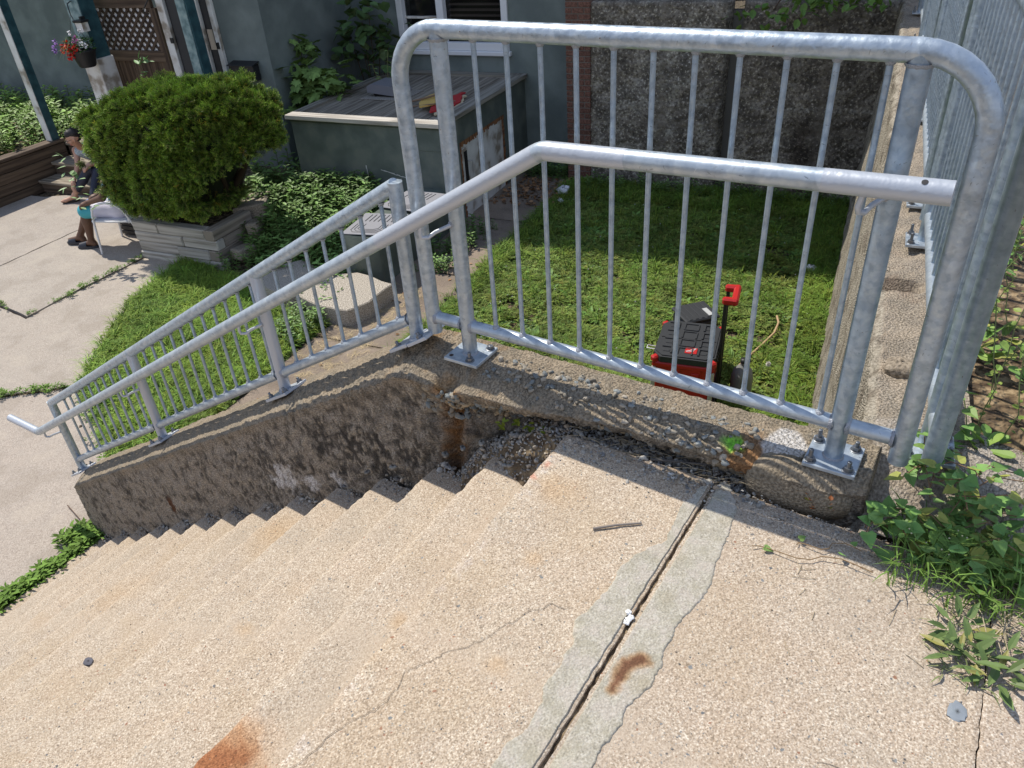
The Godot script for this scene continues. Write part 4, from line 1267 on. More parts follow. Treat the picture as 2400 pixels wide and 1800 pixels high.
func shed() -> void:
	var s := thing("shed", "low grey rendered service shed with plank roof and rusty white door against the house", "shed", Vector3(-4.6, G, -7.4), true)
	var a0 := -5.72; var a1 := -3.52; var b0 := -8.79; var b1 := -6.14
	var T := -1.10
	pbox("wall", M.shedwall, s, a0, a1, G - 0.1, T, b1 - 0.2, b1)
	pbox("wall", M.shedwall, s, a0, a0 + 0.2, G - 0.1, T, b0, b1 - 0.2)
	pbox("wall", M.shedwall, s, a1 - 0.2, a1, G - 0.1, T, b1 - 0.46, b1 - 0.2)
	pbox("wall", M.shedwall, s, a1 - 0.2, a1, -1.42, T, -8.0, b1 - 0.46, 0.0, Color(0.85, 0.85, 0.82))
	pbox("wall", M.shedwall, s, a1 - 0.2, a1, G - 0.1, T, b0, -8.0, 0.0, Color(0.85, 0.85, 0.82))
	pbox("corner_block", M.shedwall, s, a1 - 0.36, a1 + 0.006, -1.40, T + 0.002, b1 - 0.34, b1 + 0.006, 0.012, Color(1.05, 1.05, 1.02))
	pbox("sill_line", M.shedwall, s, a0 - 0.012, a1 + 0.012, T - 0.03, T - 0.001, b1 - 0.1, b1 + 0.014, 0.004, Color(0.6, 0.6, 0.55))
	# roof: perimeter boards round a sunk field of planks
	var wc := Color(1, 1, 1)
	pbox("edge_board", M.woodgrey_lit, s, a0 - 0.05, a1 + 0.05, T, T + 0.055, b1 - 0.13, b1 + 0.05, 0.005, Color(0.86, 0.83, 0.79))  # pale worn front board, colour brightened as if in sun
	pbox("edge_board", M.woodgrey, s, a1 - 0.16, a1 + 0.05, T, T + 0.054, b0, b1 - 0.132, 0.005, Color(0.75, 0.76, 0.74))
	pbox("edge_board", M.woodgrey, s, a0 - 0.05, a0 + 0.10, T, T + 0.056, b0, b1 - 0.132, 0.005, Color(0.66, 0.66, 0.62))
	pbox("edge_board", M.woodgrey, s, a0 + 0.10, a1 - 0.16, T, T + 0.053, b0, b0 + 0.16, 0.005, Color(0.72, 0.72, 0.68))
	var n := 13
	var w := (a1 - 0.165 - a0 - 0.105) / n
	for k in n:
		var x := a0 + 0.105 + k * w
		pbox("roof_plank", M.woodgrey, s, x + 0.004, x + w - 0.004, T - 0.01, T + 0.018 + rnd(-0.003, 0.003), b0 + 0.165, b1 - 0.135, 0.003, Color(0.74, 0.71, 0.66) * rnd(0.8, 1.15))
	# rusty white door
	var d := pbox("door", M.whiteworn, s, a1 - 0.05, a1 - 0.012, -2.50, -1.425, -7.97, -6.63, 0.004)
	var rust := MB.new()
	for e in [[-7.99, -7.93, -2.5, -1.42], [-7.93, -6.62, -1.475, -1.415], [-7.99, -7.4, -2.52, -2.46], [-6.66, -6.60, -2.52, -1.42]]:
		var k := int(maxf(2.0, maxf(absf(e[1] - e[0]), absf(e[3] - e[2])) / 0.03))
		for q in k:
			var horizontal: bool = absf(e[1] - e[0]) > absf(e[3] - e[2])
			var u := q / float(k); var u2 := (q + 1.0) / k
			rust.col = Color(0.13, 0.055, 0.03).lerp(Color(0.30, 0.14, 0.06), rnd(0, 1))
			var grow := rnd(-0.015, 0.02)
			if horizontal: slabbox(rust, a1 - 0.04, a1 - 0.006, e[2] - grow, e[3], lerpf(e[0], e[1], u), lerpf(e[0], e[1], u2))
			else: slabbox(rust, a1 - 0.04, a1 - 0.0065, lerpf(e[2], e[3], u), lerpf(e[2], e[3], u2), e[0] - grow, e[1])
	part("rusted_edge", rust, M.vc, d)
	pbox("frame", M.whiteworn, d, a1 - 0.012, a1 - 0.002, -2.05, -1.52, -6.82, -6.66)
	pbox("slot", M.roomdark, d, a1 - 0.002, a1 + 0.001, -1.98, -1.56, -6.79, -6.70)
	var m := MB.new()
	m.tube([Vector3(a1, -1.70, -6.80), Vector3(a1 + 0.05, -1.70, -6.82), Vector3(a1 + 0.05, -1.92, -6.82), Vector3(a1, -1.92, -6.80)], 0.008, 8)
	part("handle", m, M.steel, d)
	m = MB.new()
	m.lathe([Vector2(0, 0.012), Vector2(0.012, 0.008), Vector2(0.016, 0)], Transform3D(Basis(Vector3(0, 1, 0), Vector3(1, 0, 0), Vector3(0, 0, -1)), Vector3(a1 - 0.012, -2.07, -6.73)), 10)
	part("lock", m, M.steel, d)
	# scratches through the paint
	m = MB.new()
	m.col = Color(0.55, 0.56, 0.54)
	for k in 14: m.box(Vector3(-4.42 + k * 0.038, -1.685 - 0.008 * k + rnd(-0.004, 0.004), b1 + 0.0015), Vector3(0.045, rnd(0.006, 0.014), 0.003), Basis(Vector3.BACK, -0.2))
	for k in 7: m.box(Vector3(-4.66 + k * 0.004, -1.66 - k * 0.04, b1 + 0.0015), Vector3(rnd(0.006, 0.018), 0.045, 0.003))
	m.box(Vector3(-4.16, -1.80, b1 + 0.0015), Vector3(0.02, 0.05, 0.003))
	part("paint_scratch", m, M.vc, s).set_meta("kind", "stuff")
	# vent hood on the roof
	var v := thing("roof_vent", "grey sheet metal vent hood on the planks of the shed roof", "vent", Vector3(-5.0, T + 0.02, -7.45), true)
	pbox("flashing", M.stone, v, -5.28, -4.60, T + 0.021, T + 0.032, -7.72, -7.12, 0.003, Color(0.45, 0.43, 0.40))
	m = MB.new()
	m.col = Color(0.20, 0.20, 0.22)
	var pl := PackedVector2Array([Vector2(-0.22, 0.04), Vector2(0.24, 0.0), Vector2(0.24, 0.025), Vector2(0.17, 0.13), Vector2(-0.16, 0.15), Vector2(-0.22, 0.12)])
	m.prism(pl, 0.42, Transform3D(Basis(), Vector3(-5.0, T + 0.045, -7.66)))
	part("hood", m, M.vcs, v)
	pbox("throat", M.roomdark, v, -5.14, -4.82, T + 0.032, T + 0.075, -7.58, -7.28)
	# painted wooden cut-outs and sticks lying on the roof
	var outs := [["yellow scalloped wooden cutout topmost of the painted boards on the shed roof", Color(0.62, 0.42, 0.12), -4.06, -7.05, 0.86, 0.34, 1.62, 0.075], ["red wooden cutout lying under the yellow one on the shed roof", Color(0.42, 0.025, 0.03), -3.86, -7.02, 1.0, 0.30, 1.60, 0.045], ["cream scalloped wooden cutout, lowest of the boards near the roof edge", Color(0.60, 0.52, 0.34), -3.80, -6.98, 0.95, 0.28, 1.62, 0.022]]
	for o in outs:
		m = MB.new()
		m.col = o[1]
		var pg := PackedVector2Array()
		for k in 26:
			var u := k / 25.0
			pg.append(Vector2((u - 0.5) * o[4], -o[5] * 0.5 * sin(PI * clampf(u * 1.1, 0.03, 0.97)) - 0.018 * absf(sin(u * 14.0))))
		for k in 20:
			var u := 1.0 - k / 19.0
			pg.append(Vector2((u - 0.5) * o[4] * 0.98, o[5] * 0.5 * sin(PI * clampf(u * 1.05, 0.04, 0.96)) * 0.8 + 0.016 * absf(sin(u * 11.0))))
		m.prism(pg, 0.018, Transform3D(Basis(Vector3.UP, o[6]) * Basis(Vector3.RIGHT, -PI / 2 + 0.03), Vector3(o[2], T + o[7] + 0.015, o[3])))
		single("painted_cutout", m, M.vc, o[0], "wooden cutout", Vector3(o[2], T + o[7], o[3]), true, "painted boards on the shed roof")
	var st := [[[Vector3(-4.28, T + 0.12, -6.72), Vector3(-4.1, T + 0.135, -6.95), Vector3(-3.98, T + 0.15, -7.2)], 0.013, "thick brown stick lying across the yellow cutout on the shed roof"], [[Vector3(-4.2, T + 0.10, -6.6), Vector3(-3.95, T + 0.11, -6.72), Vector3(-3.72, T + 0.10, -6.98)], 0.007, "thin curved twig lying on the red cutout on the shed roof"]]
	for k in st:
		m = MB.new()
		m.col = Color(0.22, 0.15, 0.10)
		m.tube(k[0], k[1], 8)
		single("stick", m, M.vc, k[2], "stick", k[0][0], true)


func porch() -> void:
	# timber steps up to the porch, seen left of the bush
	var s := thing("porch_steps", "weathered timber steps rising to the porch between a plank side wall and the bush", "steps", Vector3(-9.9, G, -6.2), true)
	var T := [[-5.92, -2.28], [-6.25, -2.08], [-6.62, -1.87]]
	for k in 3:
		pbox("riser", M.woodbrown, s, -10.86, -8.9, (G if k == 0 else T[k - 1][1]) - 0.02, T[k][1] - 0.045, T[k][0] - 0.07, T[k][0] - 0.03, 0.003, Color(1.1, 1.1, 1.1))
		pbox("tread", M.woodgrey, s, -10.87, -8.9, T[k][1] - 0.045, T[k][1], T[k][0] - 0.37, T[k][0], 0.008, Color(0.82, 0.76, 0.67))
	for k in 14: pbox("deck_board", M.woodgrey, s, -10.87, -8.9, T[2][1] - 0.04, T[2][1] + rnd(-0.002, 0.002), -6.995 - 0.13 * (k + 1) + 0.006, -6.995 - 0.13 * k, 0.003, Color(0.7, 0.66, 0.6))
	# plank wall holding the raised bed
	var w := thing("timber_wall", "brown plank retaining wall of the raised bed left of the timber steps", "wall", Vector3(-10.95, G, -5.6), true)
	for k in 4:
		var y := G - 0.03 + k * 0.157
		pbox("board", M.woodbrown, w, -11.0, -10.88 + rnd(-0.004, 0.004), y, y + 0.148, -6.62, -3.6, 0.006, Color(0.95, 0.92, 0.86) * rnd(0.85, 1.1))
	pbox("cap", M.woodbrown, w, -11.09, -10.86, G + 0.602, G + 0.648, -6.64, -3.58, 0.006, Color(1.7, 1.65, 1.55))
	for z in [-6.52, -5.4, -4.2]: pbox("stake", M.woodbrown, w, -11.09, -11.003, G - 0.2, G + 0.6, z, z + 0.09)
	var m := MB.new()
	m.col = Color(0.7, 0.7, 0.6)
	m.grid(20, 20, func(i, j): return yp(-11.09 - i * 0.45, G + 0.52 + 0.04 * nz.get_noise_2d(i * 0.7, j * 0.7), -8.8 + j * 0.28))
	sheet("raised_bed", m, M.soil)
	# porch posts
	var p := thing("porch_post", "slim teal porch post with peeling pale front standing on the plank wall", "post", Vector3(-10.98, -1.8, -6.52), true, "porch posts")
	pbox("shaft", M.teal, p, -11.05, -10.91, -1.80, 1.0, -6.60, -6.46, 0.004)
	pbox("facing", M.whiteworn, p, -11.045, -10.915, -1.80, 1.0, -6.459, -6.445, 0.002)
	p = thing("porch_post", "stout teal porch post with white wrapped foot carrying the flower basket", "post", Vector3(-9.35, -1.85, -6.55), true, "porch posts")
	pbox("shaft", M.teal, p, -9.48, -9.22, -0.50, 1.0, -6.68, -6.42, 0.006)
	pbox("facing", M.tealpale, p, -9.475, -9.225, -0.50, 1.0, -6.419, -6.405, 0.002)
	pbox("foot", M.whiteworn, p, -9.50, -9.20, -1.85, -0.50, -6.70, -6.39, 0.01)
	p = thing("porch_post", "teal porch post with paler front face standing between the two white door frames", "post", Vector3(-7.37, -1.85, -6.55), true, "porch posts")
	pbox("shaft", M.teal, p, -7.46, -7.29, -1.85, 1.0, -6.62, -6.45, 0.006)
	pbox("facing", M.tealpale, p, -7.455, -7.31, -1.85, 1.0, -6.449, -6.435, 0.002)
	m = MB.new()
	m.tube([Vector3(-7.8, 0.35, -6.44), Vector3(-7.86, 0.27, -6.38), Vector3(-7.95, 0.17, -6.36), Vector3(-8.0, 0.12, -6.38), Vector3(-7.97, 0.08, -6.40), Vector3(-7.93, 0.1, -6.40)], 0.008, 6)
	m.tube([Vector3(-7.40, 0.40, -6.44), Vector3(-7.6, 0.44, -6.42), Vector3(-7.8, 0.35, -6.44)], 0.008, 6)
	part("hook", m, M.black, p)
	# porch roof over the left part, out of view, shading the wall
	var r := thing("unseen_porch_roof", "dark porch roof out of view on the teal posts, shading the wall", "roof", Vector3(-13.0, 1.0, -7.6), true)
	pbox("beam", M.teal, r, -12.0, -7.25, 1.0, 1.14, -6.62, -6.45)
	pbox("deck", M.woodbrown, r, -12.0, -9.7, 1.14, 1.2, -8.79, -7.2)
	# timber screen with lattice top, added white panel behind it standing in for daylight
	var g := thing("lattice_screen", "brown timber screen with diamond lattice top between the porch posts", "screen", Vector3(-8.9, -1.85, -6.9), true)
	pbox("top_rail", M.woodbrown, g, -9.56, -8.36, 0.10, 0.26, -6.92, -6.86, 0.004, Color(0.95, 0.9, 0.85))
	pbox("middle_rail", M.woodbrown, g, -9.56, -8.36, -0.62, -0.47, -6.92, -6.86, 0.004, Color(1.0, 0.95, 0.88))
	pbox("stile", M.woodbrown, g, -9.62, -9.52, -1.85, 0.1, -6.925, -6.865, 0.004, Color(0.9, 0.85, 0.8))
	pbox("stile", M.woodbrown, g, -8.42, -8.30, -1.85, 0.1, -6.925, -6.865, 0.004, Color(0.9, 0.85, 0.8))
	for k in 7: pbox("board", M.woodbrown, g, -9.52 + k * 0.157, -9.52 + k * 0.157 + 0.15, -1.85, -0.62, -6.91 + rnd(-0.004, 0.004), -6.885, 0.003, Color(0.95, 0.88, 0.8) * rnd(0.8, 1.15))
	pbox("added_white_panel", M.white_daylight, g, -9.51, -8.43, -0.47, 0.1, -6.935, -6.918)
	for sgn in [-1, 1]:
		for k in 20:
			# slats cut to the opening
			var c := -10.2 + k * 0.132
			var lo := Vector2(c, -0.47); var hi := Vector2(c + sgn * 0.57, 0.10)
			if sgn < 0: lo.x += 0.55; hi.x += 0.55
			var ends := clip_x(lo, hi, -9.52, -8.42)
			if ends.size() < 2: continue
			var d: Vector2 = ends[1] - ends[0]
			if d.length() < 0.05: continue
			m = MB.new()
			m.col = Color(0.6, 0.55, 0.5)
			m.uo = Vector2(rnd(0, 3), rnd(0, 3))
			var mid: Vector2 = (ends[0] + ends[1]) * 0.5
			m.box(Vector3(mid.x, mid.y, -6.895 if sgn > 0 else -6.907), Vector3(d.length(), 0.040, 0.009), Basis(Vector3.BACK, d.angle()), 0.001)
			part("lattice_slat", m, M.woodbrown, g)
	# hanging basket
	var hb := thing("flower_basket", "black hanging pot of red geraniums, purple flowers and trailing grass on the porch post", "flower basket", Vector3(-9.24, -0.56, -6.25), true)
	m = MB.new()
	m.lathe([Vector2(0, -0.58), Vector2(0.10, -0.575), Vector2(0.115, -0.56), Vector2(0.165, -0.37), Vector2(0.175, -0.365), Vector2(0.175, -0.345), Vector2(0.16, -0.345), Vector2(0.15, -0.37), Vector2(0, -0.38)], Transform3D(Basis(), Vector3(-9.24, 0, -6.25)), 20)
	part("pot", m, M.black, hb)
	m = MB.new()
	for k in 3:
		var a := TAU * k / 3 + 0.4
		m.tube([Vector3(-9.24 + cos(a) * 0.165, -0.35, -6.25 + sin(a) * 0.165), Vector3(-9.24, 0.12, -6.25)], 0.003, 5, false)
	m.tube([Vector3(-9.24, 0.12, -6.25), Vector3(-9.24, 0.2, -6.25), Vector3(-9.27, 0.24, -6.28), Vector3(-9.34, 0.26, -6.41)], 0.007, 6)
	part("hanger", m, M.black, hb)
	m = MB.new()
	for k in 150:
		var a := rnd(0, TAU); var rr := sqrt(rnd(0, 1)) * 0.2
		m.col = Color(0.06, 0.13, 0.03) * rnd(0.6, 1.6)
		leaf(m, Vector3(-9.26 + cos(a) * rr, -0.33 + rnd(0, 0.15) - rr * 0.15, -6.22 + sin(a) * rr), Vector3(cos(a), rnd(-0.2, 1.0), sin(a)), 0.055, 0.05)
	for k in 26:     # trailing and arching grass
		var a := rnd(PI * 0.45, PI * 1.35); var rr := rnd(0.2, 0.5); var hgt := rnd(0.05, 0.28)
		m.col = Color(0.16, 0.22, 0.07) * rnd(0.7, 1.5)
		blade(m, Vector3(-9.24, -0.32, -6.2), Vector3(-9.24 + cos(a) * rr * 0.5, -0.32 + hgt, -6.2 + sin(a) * rr * 0.4), Vector3(-9.24 + cos(a) * rr * 1.2, -0.32 + hgt * 0.4 - rnd(0, 0.3), -6.2 + sin(a) * rr * 0.8), 0.006)
	part("foliage", m, M.leaf, hb)
	var fl := [[Color(0.75, 0.03, 0.02), [[-9.40, -0.27], [-9.33, -0.24], [-9.30, -0.29], [-9.26, -0.36], [-9.33, -0.37], [-9.36, -0.42], [-9.22, -0.32], [-9.43, -0.33], [-9.17, -0.29], [-9.29, -0.40]], 0.042], [Color(0.40, 0.22, 0.62), [[-9.56, -0.22], [-9.62, -0.34], [-9.60, -0.30]], 0.035], [Color(0.55, 0.20, 0.42), [[-9.12, -0.17], [-9.16, -0.2]], 0.035], [Color(0.8, 0.8, 0.82), [[-8.98, -0.08], [-9.02, -0.20], [-8.97, -0.26], [-9.05, -0.24], [-9.2, -0.1]], 0.03]]
	for f in fl:
		for c in f[1]:
			m = MB.new()
			for k in 16:
				m.col = f[0] * rnd(0.7, 1.2)
				var dd := Vector3(rnd(-1, 1), rnd(-1, 1), rnd(-0.4, 1)).normalized()
				leaf(m, Vector3(c[0], c[1], -6.10) + dd * f[2] * 0.4, dd, f[2], f[2] * 0.9)
			part("flower", m, M.petal, hb)
	# small lamp on the post
	var lp := thing("porch_lamp", "small black wall lamp with clear glass on the porch post above the basket", "lamp", Vector3(-9.19, -0.1, -6.40), true)
	pbox("cap", M.black, lp, -9.27, -9.10, 0.0, 0.03, -6.40, -6.26, 0.004)
	pbox("glass", M.whiteworn, lp, -9.25, -9.12, -0.12, 0.0, -6.385, -6.275)
	pbox("arm", M.black, lp, -9.20, -9.17, 0.03, 0.07, -6.405, -6.33)


func clip_x(a: Vector2, b: Vector2, x0: float, x1: float) -> Array:
	if a.x > b.x:
		var t := a; a = b; b = t
	if b.x <= x0 or a.x >= x1: return []
	if a.x < x0: a = a.lerp(b, (x0 - a.x) / (b.x - a.x))
	if b.x > x1: b = a.lerp(b, (x1 - a.x) / (b.x - a.x))
	return [a, b]


# one folded leaf: base p, pointing along d
func leaf(m: MB, p: Vector3, d: Vector3, len: float, wid: float, up := Vector3.UP, shape := 0) -> void:
	d = d.normalized()
	var s := d.cross(up)
	if s.length() < 0.1: s = d.cross(Vector3(1, 0, 0.3))
	s = s.normalized()
	var n := s.cross(d).normalized()
	var prof: Array
	match shape:
		0: prof = [[0.0, 0.0], [0.3, 0.42], [0.62, 0.40], [1.0, 0.0]]
		1: prof = [[-0.10, 0.30], [0.12, 0.50], [0.45, 0.38], [0.75, 0.17], [1.0, 0.0]]        # heart
		2: prof = [[0.0, 0.04], [0.25, 0.16], [0.5, 0.24], [0.75, 0.34], [0.92, 0.22], [1.0, 0.0]]   # dandelion / dock
		_: prof = [[0.0, 0.02], [0.35, 0.26], [0.7, 0.2], [1.0, 0.0]]
	var c0 := m.col
	var last := []
	for k in prof.size():
		var t: float = prof[k][0]; var w: float = prof[k][1] * wid
		var bend := n * (-0.16 * len * t * t)
		var mid := p + d * len * t + bend - n * w * 0.18
		var row := [mid + s * w + n * w * 0.28, mid, mid - s * w + n * w * 0.28]
		if k == 0 and shape != 1: row = [p, p, p]
		if shape == 1 and k == 0: row[1] = p
		if last:
			m.col = c0 * (0.88 + 0.1 * (k % 2))
			m.tri(last[1], row[1], row[0]); m.tri(last[1], row[0], last[0])
			m.col = c0
			m.tri(last[1], last[2], row[2]); m.tri(last[1], row[2], row[1])
		last = row
	m.col = c0


func blade(m: MB, a: Vector3, b: Vector3, c: Vector3, w: float) -> void:
	var s := (c - a).cross(Vector3.UP)
	s = (s.normalized() if s.length() > 1e-4 else Vector3.RIGHT) * w * 0.5
	var m1 := a.lerp(b, 0.55).lerp(b.lerp(c, 0.15), 0.4)
	var m2 := a.lerp(b, 0.75).lerp(b.lerp(c, 0.7), 0.7)
	m.quad(a - s * 0.7, a + s * 0.7, m1 + s, m1 - s)
	m.quad(m1 - s, m1 + s, m2 + s * 0.7, m2 - s * 0.7)
	m.tri(m2 - s * 0.7, m2 + s * 0.7, c)


func planter_and_bush() -> void:
	var p := thing("timber_planter", "weathered grey stacked timber planter holding the clipped yew bush", "planter", Vector3(-6.4, G, -4.4), true)
	for k in 4:
		var y := G - 0.04 + k * 0.134
		var ex := 0.16 if k % 2 == 0 else 0.0
		var q := Color(0.9, 0.89, 0.86) * rnd(0.68, 1.0)
		var split := rnd(-6.7, -6.2)
		pbox("timber", M.woodgrey_lit, p, -7.10, split - 0.003, y, y + 0.130, -4.52, -4.385 + rnd(-0.014, 0.012), 0.014, q)  # fronts brightened in colour as if lit, ends and returns tinted darker
		pbox("timber", M.woodgrey_lit, p, split + 0.003, -5.92 + ex, y, y + 0.130, -4.52, -4.37 + rnd(-0.016, 0.010), 0.014, q * rnd(0.85, 1.05))
		pbox("timber", M.woodgrey_lit, p, -5.918 + ex * 0.0 - 0.0, -5.77, y + 0.001, y + 0.131, -5.25 + rnd(-0.1, 0.2), (-4.372 if k % 2 == 1 else -4.523), 0.008, Color(0.55, 0.5, 0.45) * rnd(0.7, 1.1))
		pbox("timber", M.woodgrey_lit, p, -7.10, -6.96, y, y + 0.129, -5.9, -4.53, 0.008, q * 0.8)
	var m := MB.new()
	m.col = Color(0.6, 0.6, 0.5)
	m.grid(10, 8, func(i, j): return Vector3(-6.97 + i * 0.118, -2.02 + 0.03 * nz.get_noise_2d(i, j), -5.9 + j * 0.198))
	part("earth", m, M.soil, p)
	# fallen blocks by the planter
	for q in [[Vector3(-5.95, -2.02, -5.35), Vector3(0.42, 0.2, 0.55), 0.5, "weathered concrete block tilted on the bank behind the planter"], [Vector3(-5.62, -2.18, -4.95), Vector3(0.16, 0.30, 0.22), 0.2, "small upright grey block leaning against the end of the planter"], [Vector3(-5.60, -2.30, -4.62), Vector3(0.22, 0.14, 0.26), -0.3, "little brown block on the ground at the planter corner"]]:
		m = MB.new()
		m.col = Color(0.50, 0.45, 0.38)
		m.box(q[0], q[1], Basis(Vector3.UP, q[2]) * Basis(Vector3.BACK, 0.12), 0.02)
		single("block", m, M.stone, q[3], "block", q[0] - Vector3(0, q[1].y / 2, 0), true)
	# the yew
	var base := Vector3(-6.45, -1.95, -5.2)
	var t := thing("yew_bush", "big clipped round yew bush spilling over the grey timber planter", "bush", base, true)
	m = MB.new()
	m.col = Color(0.35, 0.30, 0.26)  # bark colour darkened for the shade in the hollow
	for k in 9:
		var a := TAU * k / 9.0 + rnd(-0.2, 0.2)
		var o := Vector3(cos(a), 0, sin(a))
		m.tube([base + Vector3(0.35, 0, 0.1) + o * 0.05, base + Vector3(0.3, 0.35, 0.1) + o * 0.25, base + Vector3(0.1, 0.75, 0.05) + o * rnd(0.6, 0.9), base + Vector3(0, 1.1, 0) + o * rnd(0.9, 1.2)], 0.05, 7, true, 0.015)
	part("trunk", m, M.bark, t)
	var sp := MB.new()
	# sprig along +y
	sp.col = Color(0.30, 0.25, 0.12)
	sp.tube([Vector3.ZERO, Vector3(0, 0.085, 0)], 0.0016, 3, false)
	for k in 17:
		var u := (k + 1) / 17.0
		var a := k * 2.4
		var o := Vector3(cos(a), 0.55 + 0.6 * u, sin(a)).normalized()
		var at := Vector3(0, u * 0.085, 0)
		var s := o.cross(Vector3(sin(a), 0.3, -cos(a))).normalized() * 0.0026
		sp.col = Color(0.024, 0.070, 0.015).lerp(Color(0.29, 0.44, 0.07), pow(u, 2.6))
		sp.quad(at - s * 0.6, at + s * 0.6, at + o * 0.026 + s, at + o * 0.026 - s)
	var spm := sp.mesh()
	var xf := []
	var cs := []
	var C := Vector3(-6.20, -1.12, -4.85)
	var RR := Vector3(1.20, 0.73, 0.73)
	var tufts := 0
	var tries := 0
	while tufts < 2500 and tries < 12000:
		tries += 1
		var d := Vector3(rng.randfn(0, 1), rng.randfn(0, 1), rng.randfn(0, 1)).normalized()
		if d.z < -0.5: continue
		var e := pow(pow(absf(d.x), 3.6) + pow(absf(d.y), 3.6) + pow(absf(d.z), 3.6), -1.0 / 3.6)
		var bumps := 0.94 + 0.15 * nz.get_noise_3d(d.x * 2.6, d.y * 2.6, d.z * 2.6) + 0.05 * nz.get_noise_3d(d.x * 7.0, d.y * 7.0, d.z * 7.0) + absf(rng.randfn(0, 0.045)) * (1.0 if rng.randf() < 0.5 else -0.6)
		var q := C + d * RR * e * bumps
		q.y += 0.10 * (q.x - C.x)
		# hollow underneath at the shed side
		if q.x > -5.85 and q.y < -1.46 + 0.5 * (q.x + 5.85) + 0.08 * nz.get_noise_3d(q.x * 4.0, 0, q.z * 4.0): continue
		if q.y < -2.08: continue
		if q.x < -6.95 and q.z < -4.45 and q.y < -1.2: continue
		tufts += 1
		var nrm := Vector3(d.x / RR.x, d.y / RR.y, d.z / RR.z).normalized()
		var root := q - nrm * 0.07
		var tone := rnd(0.5, 1.3) * (1.0 + 0.3 * nz.get_noise_3d(q.x * 2.5, q.y * 2.5, q.z * 2.5))
		var dry := rng.randf() < 0.04
		for w in 13:
			var o := (nrm * 0.9 + Vector3(0, 0.35, 0) + Vector3(rnd(-1, 1), rnd(-1, 1), rnd(-1, 1)) * 0.85).normalized()
			var sc := rnd(0.75, 1.15)
			var z := o.cross(Vector3(rnd(-1, 1), rnd(-1, 1), rnd(-1, 1))).normalized()
			xf.append(Transform3D(Basis(o.cross(z), o, z) * sc, root + o * rnd(0.0, 0.035) - base))
			var g := tone * rnd(0.8, 1.2)
			cs.append(Color(g * 2.0, g * 1.1, g * 0.9) if dry and w < 5 else Color(g * rnd(0.9, 1.2), g, g * 0.9))
	scatter("foliage", spm, M.leaf, xf, cs, t)
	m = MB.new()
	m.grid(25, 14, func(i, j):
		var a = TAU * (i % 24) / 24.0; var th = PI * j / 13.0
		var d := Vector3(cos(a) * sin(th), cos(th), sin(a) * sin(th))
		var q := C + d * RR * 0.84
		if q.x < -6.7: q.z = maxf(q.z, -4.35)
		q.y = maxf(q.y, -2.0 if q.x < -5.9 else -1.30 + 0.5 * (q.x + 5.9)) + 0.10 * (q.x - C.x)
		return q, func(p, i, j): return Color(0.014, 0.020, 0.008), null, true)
	part("dark_core", m, M.vc, t)  # dark core added to stop see-through, standing in for inner shade
	# a few pale broad leaves grown through it
	m = MB.new()
	for c in [[-7.52, -1.18, -4.15], [-7.44, -1.30, -4.15], [-7.40, -1.52, -4.12], [-7.25, -1.72, -4.08], [-7.48, -1.42, -4.15]]:
		for k in 5:
			m.col = Color(0.24, 0.36, 0.16) * rnd(0.8, 1.3)
			leaf(m, Vector3(c[0] + rnd(-0.14, 0.14), c[1] + rnd(-0.08, 0.08), c[2] + rnd(-0.08, 0.1)), Vector3(rnd(-1, 0.4), rnd(-0.4, 0.5), rnd(0, 1)), rnd(0.07, 0.12), 0.05)
	for k in 14:
		m.col = Color(0.20, 0.32, 0.14) * rnd(0.8, 1.3)
		leaf(m, Vector3(-7.1 + rnd(-0.12, 0.12), -0.38 + rnd(-0.06, 0.16), -5.3), Vector3(rnd(-1, 1), rnd(0, 0.8), rnd(-0.3, 1)), 0.10, 0.06)
	part("stray_leaves", m, M.leaf, t)


